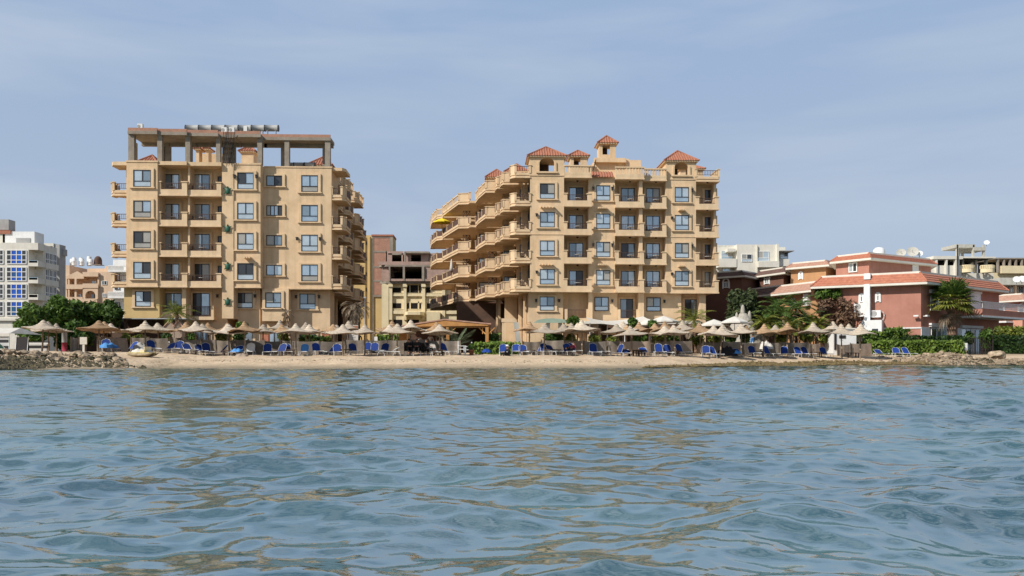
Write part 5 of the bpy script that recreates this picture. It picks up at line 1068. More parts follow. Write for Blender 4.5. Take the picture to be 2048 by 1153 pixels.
# apex column, apex row, distance behind the front row, reed tone
UL = [(84,646,2,'A'),(98,648,4,'A'),(113,647,6,'A'),(197,641,-1,'B'),(207,643,3,'B'),(224,647,6,'A'),(213,648,9,'A'),(291,642,0,'A'),(318,646,4,'A'),(284,652,7,'A'),(374,645,3,'B'),(392,643,0,'A'),(407,648,6,'A'),(415,646,9,'B'),(455,646,8,'B'),(459,648,1,'A'),(491,643,0,'B'),(526,649,3,'A'),(558,640,9,'A'),(567,649,5,'B'),(592,647,0,'A'),(612,645,8,'A'),(619,649,4,'A'),(662,649,6,'B'),(672,650,9,'A'),(685,650,-1,'A'),(697,642,6,'A'),(729,652,0,'A'),(785,642,7,'B'),(781,650,4,'A'),(794,648,0,'A'),(820,640,2,'A'),(872,645,5,'B'),(880,649,0,'A'),(1058,643,6,'B'),(1088,648,0,'A'),(1127,648,7,'A'),(1146,646,2,'A'),(1154,646,9,'A'),(1165,641,0,'A'),(1235,648,3,'A'),(1246,643,9,'A'),(1252,650,6,'B'),(1264,652,-1,'A'),(1279,644,9,'B'),(1309,647,9,'B'),(1333,643,6,'B'),(1331,652,2,'A'),(1351,650,-1,'A'),(1366,641,9,'A'),(1402,646,6,'B'),(1427,651,2,'A'),(1440,652,-1,'A'),(1447,650,5,'A'),(1456,653,8,'A'),(1483,648,0,'A'),(1489,650,6,'B'),(1527,648,0,'B'),(1550,650,5,'A'),(1574,645,1,'B'),(1628,643,-1,'A'),(1665,643,5,'A'),(1684,648,0,'A'),(1697,648,6,'A'),(1720,645,-1,'A')]
UL.sort(key=lambda q: q[0]); cntr = {}
for px, py, off, kd in UL:
    row = 'front row' if off <= 1 else ('middle rows' if off <= 5 else 'back rows'); key = (kd, row); cntr[key] = cntr.get(key, 0)+1
    x, y, z = pt(px, off); d = x*SY+y*CY; top = dz(py, d)
    lab = '%s reed umbrella, the %s of that colour in the %s counting from left' % ('bleached grey' if kd == 'A' else 'tan brown', ordw(cntr[key]), row)
    make_umbrella(kd, lab, (x, y, z), min(1.16, max(.86, (top-z)/2.56)), (random.gauss(0,2.0), random.gauss(0,2.0)), 'reed umbrellas on the beach')
for px, py, d, r, lab in ((1327,632,72,1.35,'largest open white canvas parasol, standing behind the reed umbrellas of the right block'),(1297,638,74,1.2,'white canvas parasol partly hidden by a green plant, left of the largest one'),(1428,639,70,1.3,'white canvas parasol in front of the dark gap right of the right block'),(1469,633,69,1.2,'white canvas parasol on a thin pole in front of the grey rockwork cone')):
    x, y = W(px, d); z = G(x,y); parasol('canvas_parasol', lab, x, y, z, r, dz(py,d)-z, M['canvas'], .5, 'white canvas parasols')

# ================= sun loungers
LG = None
def backrest_mesh(mt, name='backrest'):
    b = MB(); w_ = .31; t_ = .03; pts = [(-w_,0),(w_,0),(w_,.52),(w_-.04,.62),(w_-.12,.70),(0,.735),(-w_+.12,.70),(-w_+.04,.62),(-w_,.52)]
    f = [b.p(x,0,z) for x,z in pts]; g = [b.p(x,t_,z) for x,z in pts]; b.face(f); b.face(g[::-1])
    for i in range(len(pts)): j = (i+1) % len(pts); b.face((f[j],f[i],g[i],g[j]))
    return b
def make_lounger(mt='blue', name='sun_lounger'):
    t = thing(name, 'x', 'sun lounger')
    b = MB(); b.tube([(-.33,-1.22,.30),(-.33,.62,.30)],.022,6); b.tube([(.33,-1.22,.30),(.33,.62,.30)],.022,6); b.cyl((-.33,-1.22,.30),(.33,-1.22,.30),.022,.022,6); b.cyl((-.33,.0,.30),(.33,.0,.30),.018,.018,6); b.build('frame', M['alu'], t, True)
    for yy in (-.95, .25):
        for s_ in (-1,1):
            b = MB(); b.tube([(s_*.345,yy-.16,0),(s_*.34,yy-.12,.16),(s_*.33,yy,.285),(s_*.33,yy+.25,.285),(s_*.34,yy+.36,.16),(s_*.345,yy+.40,0)],.02,6); b.build('leg', M['alu'], t, True)
    b = MB(); b.box(-.31,.31,-1.2,-.02,.285,.315); b.build('seat', M[mt], t, True)
    o = backrest_mesh(mt).build('backrest', M[mt], t, True); o.location = (0,.0,.31)
    b = MB(); b.tube([(-.33,-.012,0),(-.33,-.012,.53),(-.27,-.012,.66),(0,-.012,.755),(.27,-.012,.66),(.33,-.012,.53),(.33,-.012,0)],.014,5); b.build('rim', M['alu'], o, True)
    return t
def put_lounger(px, off, rz, recl, lab, first=[None], mt='blue', gp='blue sun loungers on the beach'):
    x, y, z = pt(px, off); k = mt
    if first[0] is None: first[0] = {}
    if k not in first[0]: t = make_lounger(mt); first[0][k] = t
    else: t = copy_tree(first[0][k])
    t.location = (x, y, z); t.scale = (.86,.92,.92); t.rotation_euler = (random.gauss(0,.01), 0, rad(rz)); tag(t, lab, 'sun lounger', gp)
    for c in t.children:
        if c.name.startswith('backrest'): c.rotation_euler = (rad(-recl), 0, 0)
    return t
LL = [(211,1.5,15,25,'under a light blue inflatable'),(263,1,-30,40,'half hidden behind the leaning grey screen'),(303,.3,38,28,'beside the pole nearest the boat'),(339,.4,-18,50,''),(358,0,10,35,''),(376,0,42,52,''),(399,.2,35,45,'leaning against its neighbour'),(413,.3,32,30,'just right of an umbrella pole'),(442,.4,-82,42,'turned side on'),(476,.2,-5,48,'heaped with dark and light blue clothes'),(535,.3,12,30,''),(563,.2,-15,38,''),(574,.4,18,35,'touching its neighbour'),(633,.2,24,32,''),(664,.8,-20,55,'lying low behind its neighbour'),(675,.2,14,35,''),(706,.2,20,35,''),(736,2.4,8,30,'set back a row'),(749,2.2,0,30,'dark one set back a row'),(769,.6,-8,36,'behind a bare white frame'),(889,.3,38,30,'reclined beside a dark table'),(1007,.2,0,34,'in front of the clipped green hedge'),(1032,.2,-4,40,'left of the joined pair before the hedge'),(1046,.2,4,42,'right of the joined pair before the hedge'),(1080,.6,-55,30,'half hidden by an umbrella pole'),(1089,.3,10,34,''),(1103,.2,30,48,''),(1135,.3,10,36,'with a person in red leaning over it'),(1144,.6,20,36,'right behind the person in red'),(1187,.2,6,26,''),(1203,.6,10,88,'with its back folded flat'),(1238,.5,-60,24,'seen edge on by a pale pole'),(1252,.2,-4,68,'low, beside two small tables'),(1288,.2,4,60,'low, right of the small tables'),(1318,.2,2,26,''),(1335,.2,-2,28,''),(1360,.3,24,28,''),(1412,.2,-12,34,'bowed white legs, left of a pair'),(1426,.2,16,36,'bowed white legs, right of a pair'),(1472,.5,-10,60,'under a blue and white heap'),(1505,.3,4,30,''),(1535,.5,24,30,'in the shade of the twin poles'),(1569,.2,-12,28,'next to a speckled screen'),(1597,.2,8,32,''),(1611,.2,12,32,''),(1648,.2,4,32,''),(1759,1,0,60,'low one before the green hedge'),(1793,1,-14,45,'middle of three before the hedge'),(1813,1,6,40,'right of three before the hedge')]
NB = len(LL)
for i, (px, off, rz, rc, ex) in enumerate(LL):
    lab = 'blue sun lounger, %s from the left' % ordw(i+1) + (', ' + ' '.join(ex.split()[:9]) if ex else ' along the beach')
    put_lounger(px, off, rz, rc, lab)
put_lounger(501, .3, 8, 34, 'white sun lounger covered by a pale towel among blue ones, left of the orange door', mt='canvas', gp='white sun loungers')
put_lounger(609, .2, 6, 34, 'light blue sun lounger with a dark towel over its back', mt='lblue', gp=None)
put_lounger(866, .4, 18, 30, 'white sun lounger standing behind the people in black', mt='canvas', gp='white sun loungers')
put_lounger(783, -.4, -78, 60, 'bare white lounger frame turned side on in front of a screen', mt='alu', gp='white sun loungers')
put_lounger(3, 4, 70, 50, 'green sun lounger at the far left edge before the striped tent', mt='green', gp=None)
def cloth(px, off, h, sz, mt, name, lab, n=10):
    x, y, z = pt(px, off); b = MB(); r = random.Random(px)
    nx_, ny_ = 12, 8; g_ = [[None]*(nx_+1) for _ in range(ny_+1)]
    for j in range(ny_+1):
        for i in range(nx_+1):
            u, v = i/nx_*2-1, j/ny_*2-1; hgt = max(0, (1-u*u)*(1-v*v))**.4
            g_[j][i] = b.p(x+u*sz[0]*(1+.1*math.sin(9*v)), y+v*sz[1], z+h+sz[2]*hgt*(.75+.25*math.sin(7*u+px)*math.cos(5*v+px))+r.uniform(-.02,.02))
    for j in range(ny_):
        for i in range(nx_): b.face((g_[j][i],g_[j][i+1],g_[j+1][i+1],g_[j+1][i]), True)
    o = b.build(name, mt if not isinstance(mt, str) else M[mt]); return tag(o, lab, name.replace('_',' '))
cloth(216,.6,.28,(.55,.45,.42),'lblue','beach_inflatable','light blue inflatable heaped on a lounger behind the left rocks')
cloth(474,-.2,.3,(.36,.5,.28),'lblue','folded_towel','light blue towel bundled on a lounger left of the white one'); cloth(1470,-.2,.3,(.4,.5,.30),'lblue','beach_bag','blue bag with white top lying on a lounger'); cloth(1453,.2,.05,(.75,.5,.85),'cloth_dk','draped_clothes','dark clothes draped over a lounger behind a white frame')
cloth(281,.2,.2,(.45,.35,.62),'greyp','covered_crate','grey covered crate behind the beached boat'); cloth(1120,7,.0,(.6,.5,.9),'white','covered_chair','white covered seat in the terrace shade') if False else None
cloth(484,-1.6,-.05,(.42,.4,.30),'burlap2','sand_heap','small pile of sand with towels in front of the loungers'); cloth(1531,2.2,.55,(.55,.5,.75),'canvas','kayak_cover','white pointed cover behind the twin umbrella poles')
# low tables
for i, (px, off, lab) in enumerate(((458,.1,'low dark table between two loungers left of the towel pile'),(579,.5,'low dark table beside an umbrella pole'),(692,.3,'low dark table right of an umbrella pole'),(877,.1,'low dark table left of the reclined lounger'),(1058,.3,'low dark table right of the joined lounger pair'),(1098,.2,'low dark table beside two loungers'),(1268,.1,'low brown table, left one of the pair with a bottle'),(1278,.2,'low brown table, right one of the pair'),(1347,.2,'low brown table left of an umbrella trunk'),(1515,.4,'low brown table left of the twin poles'),(1633,.3,'low brown table left of the lone lounger'),(1707,.3,'low dark stool before the tilted tan screen'))):
    x, y, z = pt(px, off); t = thing('low_table', lab, 'table', (x,y,z), random.uniform(-.3,.3), 'low beach tables')
    b = MB(); b.box(-.42,.42,-.3,.3,.36,.42); b.build('tabletop', M['dwood'], t, True)
    for sx_ in (-1,1):
        for sy_ in (-1,1): b = MB(); b.box(sx_*.34-.035,sx_*.34+.035,sy_*.22-.035,sy_*.22+.035,0,.36); b.build('leg', M['dwood'], t, True)
# ================= wind screens behind the loungers
SL = [(142,158,2.5,0,0),(158,173,2.5,0,0),(195,207,3,0,0),(207,240,3,0,0),(262,299,2.4,0,0),(299,336,2.6,.1,0),(341,364,2.8,0,2),(365,402,2.4,0,0),(402,432,2.6,.1,0),(432,468,2.4,0,0),(468,497,2.6,0,0),(497,530,2.4,0,0),(530,562,2.8,0,0),(562,582,2.4,0,2),(583,638,2.6,0,0),(638,690,2.2,0,0),(690,735,2.8,0,0),(735,775,2.9,0,0),(775,815,2.6,0,0),(818,856,2.4,0,3),(856,880,2.6,0,0),(880,922,2.4,0,0),(1046,1082,2.6,0,0),(1082,1128,2.4,0,0),(1128,1168,2.6,0,1),(1168,1212,2.4,0,0),(1212,1240,2.8,0,0),(1240,1263,2.4,0,1),(1264,1300,2.6,0,1),(1311,1340,2.4,0,0),(1340,1384,2.6,0,1),(1406,1446,2.6,0,0),(1446,1482,2.4,0,0),(1482,1522,2.6,0,0),(1533,1560,2.4,0,3),(1560,1616,2.6,0,0),(1616,1640,2.6,0,1),(1674,1700,2.2,0,1),(1700,1743,2.4,0,1)]
SL.sort(); npn = {}
for i, (p0, p1, off, dh, kind) in enumerate(SL):
    a = pt(p0, off); c = pt(p1, off+random.uniform(-.3,.3)); mt = 'burlap2' if kind == 1 else 'burlap'; nm = 'tan' if kind == 1 else 'grey brown'
    npn[nm] = npn.get(nm, 0)+1
    t = thing('wind_screen', '%s burlap wind screen behind the loungers, %s of that colour from the left' % (nm, ordw(npn[nm])), 'wind screen', a, 0, 'burlap wind screens on the beach')
    b = MB(); h = 1.0+random.uniform(-.06,.08); n = 10; A_ = []
    zt_ = max(a[2], c[2])
    for j in range(n+1):
        f = j/n; x = a[0]+(c[0]-a[0])*f; y = a[1]+(c[1]-a[1])*f+.05*math.sin(f*9+i); zz_ = zt_+.02
        A_.append((b.p(x,y,zz_), b.p(x+.02*math.sin(i+j),y+.05*math.sin(f*14+2*i),zz_+h*.5), b.p(x,y,zz_+h-.05*math.sin(math.pi*f))))
    for j in range(n):
        for q in (0,1): b.face((A_[j][q],A_[j+1][q],A_[j+1][q+1],A_[j][q+1]), True)
    b.build('cloth', M[mt], t)
    for e in (a, c): b = MB(); b.cyl((e[0],e[1]-.05,e[2]-.2),(e[0]+random.uniform(-.03,.03),e[1]-.05,zt_+h+.08),.03,.025,6); b.build('post', M['pole'], t)
t = thing('wind_screen', 'grey cloth screen leaning askew beside the left rocks', 'wind screen', pt(248,-.6)); q0, q1 = pt(243,-.9), pt(257,-.2); b = MB(); b.quad((q0[0],q0[1],q0[2]+.0),(q1[0],q1[1],q1[2]),(q1[0]-.25,q1[1]+.3,q1[2]+1.0),(q0[0]-.5,q0[1]+.3,q0[2]+1.0)); b.build('cloth', M['burlap2'], t); b = MB(); b.cyl((q1[0],q1[1],q1[2]-.1),(q1[0]-.25,q1[1]+.3,q1[2]+1.05),.025,.025,6); b.build('post', M['pole'], t)
# ================= people
def person(lab, loc, rz, joints, cols, hat=None):
    """joints: metres in the body frame (x right, y forward is -y, z up)"""
    names = list(joints); t = thing('person', lab, 'person', loc, rz)
    E = [('pelvis','spine'),('spine','chest'),('chest','neck'),('neck','head'),('head','crown')]
    for s in 'LR': E += [('chest','sh'+s),('sh'+s,'el'+s),('el'+s,'wr'+s),('pelvis','hip'+s),('hip'+s,'kn'+s),('kn'+s,'an'+s),('an'+s,'to'+s),('wr'+s,'pa'+s)]
    J = dict(joints)
    for s in 'LR': d_ = (Vector(J['wr'+s])-Vector(J['el'+s])).normalized(); J['pa'+s] = tuple(Vector(J['wr'+s])+d_*.09)
    R_ = {'pelvis':.145,'spine':.125,'chest':.15,'neck':.06,'head':.095,'crown':.085}
    for s in 'LR': R_.update({'sh'+s:.065,'el'+s:.045,'wr'+s:.03,'pa'+s:.035,'hip'+s:.095,'kn'+s:.06,'an'+s:.04,'to'+s:.035})
    for s in 'LR':                                        # five short fingers from each palm
        d_ = (Vector(J['pa'+s])-Vector(J['wr'+s])).normalized(); sd = d_.cross(Vector((0,0,1))); sd = sd.normalized() if sd.length > .1 else Vector((1,0,0))
        for q, (o, l) in enumerate(((-.034,.065),(-.012,.082),(.012,.085),(.034,.075),(.055,.05))):
            J['f%d%s' % (q,s)] = tuple(Vector(J['pa'+s])+sd*o+d_*(.03 if q < 4 else -.03)); J['g%d%s' % (q,s)] = tuple(Vector(J['pa'+s])+sd*o*1.2+d_*(l+.02 if q < 4 else .02)-Vector((0,0,.02)))
            E += [('pa'+s,'f%d%s' % (q,s)),('f%d%s' % (q,s),'g%d%s' % (q,s))]; R_['f%d%s' % (q,s)] = .010; R_['g%d%s' % (q,s)] = .008
    ns = list(J); me = bpy.data.meshes.new('body'); me.from_pydata([J[n] for n in ns], [(ns.index(a), ns.index(b_)) for a, b_ in E], []); ob = bpy.data.objects.new('body', me); COL.objects.link(ob)
    sk = ob.modifiers.new('skin','SKIN'); ob.modifiers.new('sub','SUBSURF').levels = 1
    for i, n in enumerate(ns): me.skin_vertices[0].data[i].radius = (R_[n], R_[n]*(.75 if n in ('pelvis','spine','chest') else 1))
    me.skin_vertices[0].data[ns.index('pelvis')].use_root = True
    dg = bpy.context.evaluated_depsgraph_get(); m2 = bpy.data.meshes.new_from_object(ob.evaluated_get(dg)); bpy.data.objects.remove(ob)
    for m_ in cols: m2.materials.append(M[m_])
    seg_ = [(Vector(J[a]), Vector(J[b_]), 1 if (a in ('pelvis',) and b_ == 'spine') or a in ('spine','chest') and b_ not in ('neck',) or a[:2] in ('sh','el') else (2 if a == 'pelvis' or a[:2] in ('hi','kn') else (3 if b_ == 'crown' else 0))) for a, b_ in E]
    for p in m2.polygons:
        c_ = Vector(p.center); best = (9, 0)
        for a, b_, k in seg_:
            ab = b_-a; tt = max(0, min(1, (c_-a).dot(ab)/max(1e-6, ab.length_squared))); dd_ = (c_-(a+ab*tt)).length
            if dd_ < best[0]: best = (dd_, k)
        p.material_index = best[1]; p.use_smooth = True
    m2.name = 'body'; link(bpy.data.objects.new('body', m2), t)
    h_ = Vector(J['head']); f_ = Vector((0,-.1,0)); b = MB()
    b.ball(tuple(h_+Vector((0,-.1,-.01))),.022,6,4); b.ball(tuple(h_+Vector((.1,0,0))),.025,6,4,(.5,1,1.2)); b.ball(tuple(h_+Vector((-.1,0,0))),.025,6,4,(.5,1,1.2)); 
    b.k = 1; b.ball(tuple(h_+Vector((.035,-.09,.02))),.014,6,4); b.ball(tuple(h_+Vector((-.035,-.09,.02))),.014,6,4); b.box(h_.x-.03,h_.x+.03,h_.y-.1,h_.y-.085,h_.z-.055,h_.z-.045); b.build('face', [M['skin'], M['hair']], t, True)
    if hat: b = MB(); b.ball(tuple(h_+Vector((0,.01,.06))),.12,10,6,(1,1,.75)); b.cyl(tuple(h_+Vector((0,-.06,.05))),tuple(h_+Vector((0,-.06,.06))),.13,.13,12); b.build('cap', M[hat], t, True)
    return t
SIT = dict(pelvis=(0,0,.10),spine=(0,-.02,.28),chest=(0,-.06,.50),neck=(0,-.08,.64),head=(0,-.10,.76),crown=(0,-.09,.86),shL=(-.19,-.06,.54),elL=(-.25,-.2,.33),wrL=(-.12,-.40,.32),shR=(.19,-.06,.54),elR=(.25,-.2,.33),wrR=(.12,-.40,.32),hipL=(-.1,-.02,.10),knL=(-.17,-.42,.22),anL=(-.15,-.62,-.14),toL=(-.16,-.80,-.2),hipR=(.1,-.02,.10),knR=(.17,-.42,.22),anR=(.15,-.62,-.14),toR=(.16,-.80,-.2))
SITG = dict(SIT, knL=(-.2,-.40,.42), anL=(-.15,-.56,.04), toL=(-.15,-.74,.03), knR=(.2,-.40,.42), anR=(.15,-.56,.04), toR=(.15,-.74,.03), wrL=(-.08,-.48,.36), wrR=(.08,-.48,.36))
STAND = dict(pelvis=(0,0,.95),spine=(0,0,1.12),chest=(0,-.02,1.34),neck=(0,-.03,1.50),head=(0,-.05,1.62),crown=(0,-.04,1.72),shL=(-.2,0,1.40),elL=(-.27,.02,1.12),wrL=(-.27,-.08,.88),shR=(.2,0,1.40),elR=(.27,.02,1.12),wrR=(.25,-.12,.88),hipL=(-.1,0,.92),knL=(-.11,-.03,.50),anL=(-.12,.02,.09),toL=(-.13,-.15,.04),hipR=(.1,0,.92),knR=(.12,-.02,.50),anR=(.12,.03,.09),toR=(.14,-.14,.04))
LEAN = dict(STAND, spine=(0,-.1,1.1), chest=(0,-.28,1.26), neck=(0,-.38,1.36), head=(0,-.46,1.45), crown=(0,-.48,1.55), shL=(-.2,-.28,1.30), elL=(-.26,-.45,1.08), wrL=(-.12,-.62,1.06), shR=(.2,-.28,1.30), elR=(.26,-.45,1.08), wrR=(.12,-.62,1.06))
LIE = dict(pelvis=(0,0,.38),spine=(0,.18,.44),chest=(0,.36,.58),neck=(0,.46,.70),head=(0,.50,.82),crown=(0,.53,.92),shL=(-.19,.38,.60),elL=(-.27,.2,.46),wrL=(-.15,-.02,.48),shR=(.19,.38,.60),elR=(.27,.2,.46),wrR=(.2,-.05,.46),hipL=(-.1,-.02,.38),knL=(-.12,-.42,.50),anL=(-.12,-.80,.37),toL=(-.12,-.88,.47),hipR=(.1,-.02,.38),knR=(.12,-.42,.44),anR=(.12,-.82,.37),toR=(.12,-.9,.47))
def onchair(px, off, col, lab, rz=0, pose=SIT, seat=.40, cols=None, hat=None, chairlab=None):
    x, y, z = pt(px, off); person(lab, (x,y,z+seat-.02), rz, pose, cols, hat)
    if chairlab:
        t = thing('beach_chair', chairlab, 'chair', (x,y,z), rz, 'dark beach chairs under the people'); b = MB(); b.box(-.27,.27,-.28,.25,seat-.06,seat-.01); b.build('seat', M['cloth_dk'], t, True); b = MB(); b.box(-.27,.27,.2,.26,seat,.95); b.build('backrest', M['cloth_dk'], t, True)
        for sx_ in (-1,1):
            for sy_ in (-1,1): b = MB(); b.cyl((sx_*.24,sy_*.22,0),(sx_*.24,sy_*.22,seat-.05),.018,.018,6); b.build('leg', M['alu'], t, True)
onchair(817,.2,0,'person in black sitting bent forward on a chair, left of the three',rad(20),cols=['skin','cloth_dk','cloth_dk','hair'],chairlab='dark chair under the leftmost person in black')
onchair(834,.0,0,'person in a black shirt sitting upright, middle of the three',0,cols=['skin','cloth_dk','cloth_dk','hair'],chairlab='dark chair under the middle person in black')
onchair(851,.2,0,'person in black leaning right towards a lounger, right of the three',rad(60),cols=['skin','cloth_dk','cloth_dk','hair'],chairlab='dark chair under the rightmost person in black')
cloth(824,.9,.3,(.5,.35,.75),'cloth_dk','draped_clothes','black clothes hung over a chair behind the people in black'); cloth(847,.9,.3,(.5,.35,.7),'cloth_dk','draped_clothes','black cover over a seat right of the middle person')
x, y, z = pt(1017,-.8); person('person in dark clothes and white cap sitting on the sand by a lounger', (x,y,z-.08), rad(-60), SITG, ['skin','cloth_dk','cloth_dk','hair'], 'white')
x, y, z = pt(1141,.1); person('person in red and purple reclining over a blue lounger', (x,y,z+.05), rad(-35), LIE, ['skin','cloth_rd','cloth_dk','hair'])
x, y = W(717,66); person('person in dark clothes standing by the white notice board', (x,y,G(x,y)), rad(15), STAND, ['skin','cloth_dk','cloth_dk','hair'])
x, y = W(861,70); person('person in pale shirt standing at the bar under the wooden roof', (x,y,G(x,y)), rad(-20), STAND, ['skin','cloth_lt','cloth_lt','hair'])
x, y = W(847,70.5); person('person in pale clothes bending over the bar counter', (x,y,G(x,y)), rad(-70), LEAN, ['skin','cloth_lt','cloth_lt','hair'])
x, y = W(1506,72); person('person in blue and white standing on the terrace left of the palms', (x,y,G(x,y)), rad(30), STAND, ['skin','lblue','white','hair'])
# ================= plants
def leafcloud(name, mt, parent, centers, n, size, aspect=1.7, seed=0, droop=0.0, shell=.55):
    r = np.random.default_rng(seed); c = np.array([q[:3] for q in centers], float); R_ = np.array([q[3] if isinstance(q[3], (tuple, list)) else (q[3],)*3 for q in centers], float)
    wv = R_.prod(1)**(2/3); k = r.choice(len(c), n, p=wv/wv.sum()); d = r.normal(size=(n,3)); d /= np.linalg.norm(d, axis=1)[:,None]
    rad_ = (shell+(1-shell)*r.random(n))*(1+.12*r.normal(size=n)); P = c[k]+d*R_[k]*rad_[:,None]
    nrm = d*.7+r.normal(size=(n,3))*.6; nrm[:,2] += .25; nrm /= np.linalg.norm(nrm, axis=1)[:,None]
    t = np.cross(nrm, r.normal(size=(n,3))); t /= np.linalg.norm(t, axis=1)[:,None]; t[:,2] -= droop; b = np.cross(nrm, t); s = size*(.6+.8*r.random(n))[:,None]
    off = np.array(wl(parent)) if parent is not None else 0
    V = np.stack([P-t*s*aspect*.5, P+b*s*.42, P+t*s*aspect*.5, P-b*s*.42], 1).reshape(-1,3)-off
    me = bpy.data.meshes.new(name); fastmesh(me, V, np.arange(4*n).reshape(n,4), False); me.materials.append(M[mt] if isinstance(mt, str) else mt)
    return link(bpy.data.objects.new(name, me), parent)
def tree(name, lab, px, d, blobs, mt, n, size, trunk=.14, grp=None, seed=0, cat='tree'):
    """blobs given as photo (col, row, radius px, depth shift m) around a trunk standing at (px, d)"""
    x, y = W(px, d); z = G(x,y); t = thing(name, lab, cat, (x,y,z), 0, grp); cs = []
    for (bx, by, br, bd) in blobs:
        q = W(bx, d+bd); rr_ = br/F*(d+bd); cs.append((q[0], q[1], dz(by, d+bd), rr_))
    b = MB(); tp = Vector((sum(c[0] for c in cs)/len(cs), sum(c[1] for c in cs)/len(cs), 0)); zc = sum(c[2] for c in cs)/len(cs); fork = (x+(tp.x-x)*.2, y+(tp.y-y)*.2, z+(zc-z)*.45)
    b.tube([(x,y,z-.3),((x+fork[0])/2+.05,(y+fork[1])/2,(z+fork[2])/2),fork],[trunk,trunk*.85,trunk*.7],8)
    for c in cs[:9]: m_ = ((fork[0]+c[0])/2+random.uniform(-.1,.1), (fork[1]+c[1])/2, (fork[2]+c[2])/2+.1); b.tube([fork,m_,c[:3]],[trunk*.55,trunk*.35,trunk*.12],6)
    b.build('trunk', M['trunk'], t); leafcloud('crown', mt, t, cs, n, size, seed=seed+1); return t
def blobs(x0, x1, y0, y1, n, rmin, rmax, seed, dd=1.5):
    r = random.Random(seed); o = []
    for _ in range(n):
        a = r.uniform(0, 6.283); q = math.sqrt(r.random()); br = r.uniform(rmin, rmax); cx, cy = (x0+x1)/2, (y0+y1)/2; hx, hy = (x1-x0)/2-br, (y1-y0)/2-br
        o.append((cx+math.cos(a)*q*max(hx,1), cy+math.sin(a)*q*max(hy,1), br, r.uniform(-dd, dd)))
    return o
gp = 'leafy trees left of the left block'
tree('leafy_tree','dark glossy tree at the far left, nearest the blue-windowed block',62,64,blobs(24,98,602,700,16,13,20,1),'leafm',5200,.26,seed=1,grp=gp)
tree('leafy_tree','tallest bright green tree just right of the far-left dark one',112,68,blobs(84,146,587,685,16,13,19,2),'leafm',5200,.27,seed=2,grp=gp)
tree('leafy_tree','deep green tree in the middle of the left clump',148,72,blobs(118,184,598,680,14,13,20,3),'leafd',4600,.28,seed=3,grp=gp)
tree('leafy_tree','feathery light green tree third from the right in the left clump',180,75,blobs(154,212,600,660,14,11,17,4),'leafm',4200,.26,seed=4,grp=gp)
tree('leafy_tree','tree touching the left block, right end of the left clump',220,72,blobs(194,247,598,664,14,10,16,5),'leafd',4200,.26,seed=5,grp=gp)
tree('leafy_tree','low dark tree behind the three umbrellas at left',130,66,blobs(100,190,640,705,12,12,20,6),'leafd',3600,.27,seed=6,grp=gp)
tree('ficus_tree','large olive green ficus right beside the right block',1486,78,blobs(1446,1532,572,672,24,12,19,7,2),'leaff',9000,.26,.2,seed=7)
tree('flowering_tree','brownish flowering shrub tree in front of the ochre villa',1668,77,blobs(1628,1712,580,672,20,9,15,8,1.2),'leafdry',4200,.22,.12,seed=8)
tree('bushy_tree','green bushy crown above the flowering shrub tree',1648,78,blobs(1624,1690,574,606,10,8,12,9,1),'leafm',2200,.22,.1,seed=9)
tree('bare_tree','sparse grey branched shrub left of the white pier',1700,75,blobs(1680,1722,592,675,10,9,13,10,.8),'leafdry',420,.2,.09,seed=10)
# hedges
def hedge(lab, p0, p1, d0, d1, q0, dep, mt, grp='clipped hedges', n=55, zl=None):
    a = W(p0,d0); c = W(p1,d1); ax = Vector((c[0]-a[0], c[1]-a[1])); L_ = ax.length; ax.normalize(); nm = Vector((-ax.y, ax.x)); z0_ = min(G(*a), G(*c))-.1; z1_ = dz(q0, (d0+d1)/2)
    t = thing('hedge', lab, 'hedge', (a[0],a[1],z0_), 0, grp); b = MB((a[0],a[1],ax.x,ax.y)); b.box(.1,L_-.1,.1,dep-.1,z0_,z1_-.1); b.build('shade_core', M['leafhd'], t)  # solid core box, darkened leaf colour for shade between the leaves
    r = np.random.default_rng(p0); H = z1_-z0_; nf, ntp = int(L_*H*n), int(L_*dep*n); 
    fr_ = np.stack([r.random(nf)*L_, r.normal(0,.05,nf), r.random(nf)*H+z0_], 1); tpv = np.stack([r.random(ntp)*L_, r.random(ntp)*dep, z1_+r.normal(0,.05,ntp)], 1); sd = np.stack([np.where(r.random(nf//6)<.5,0,L_)+r.normal(0,.05,nf//6), r.random(nf//6)*dep, r.random(nf//6)*H+z0_],1)
    P = np.concatenate([fr_, tpv, sd]); nn = len(P); P[:,2] += .04*np.sin(P[:,0]*2.1+p0)+.03*np.sin(P[:,0]*5.3)
    Wd = np.stack([a[0]+ax.x*P[:,0]+nm.x*P[:,1], a[1]+ax.y*P[:,0]+nm.y*P[:,1], P[:,2]],1); nr_ = r.normal(size=(nn,3))*.7+np.array([0,-.5,.5]); nr_ /= np.linalg.norm(nr_,axis=1)[:,None]
    tt = np.cross(nr_, r.normal(size=(nn,3))); tt /= np.linalg.norm(tt,axis=1)[:,None]; bb = np.cross(nr_,tt); s = .13*(.6+.8*r.random(nn))[:,None]
    V = np.stack([Wd-tt*s, Wd+bb*s*.6, Wd+tt*s, Wd-bb*s*.6],1).reshape(-1,3)-np.array([a[0],a[1],z0_]); me = bpy.data.meshes.new('leaves'); fastmesh(me, V, np.arange(4*nn).reshape(nn,4), False); me.materials.append(M[mt]); link(bpy.data.objects.new('leaves', me), t)
hedge('bright green clipped hedge in front of the red villa, behind three loungers',1738,1928,71.0,70.0,683.5,1.3,'leafh',n=95); hedge('darker taller hedge behind the bright one before the red villa',1716,1812,73.4,72.8,664,1.0,'leafh',n=75); hedge('shaded dark hedge at the foot of the red villa',1808,1935,72.2,72.2,674.5,.9,'leafhd',n=75); hedge('dark hedge at the right edge behind the rough stones',1978,2120,74,73,673.5,1.6,'leafhd')
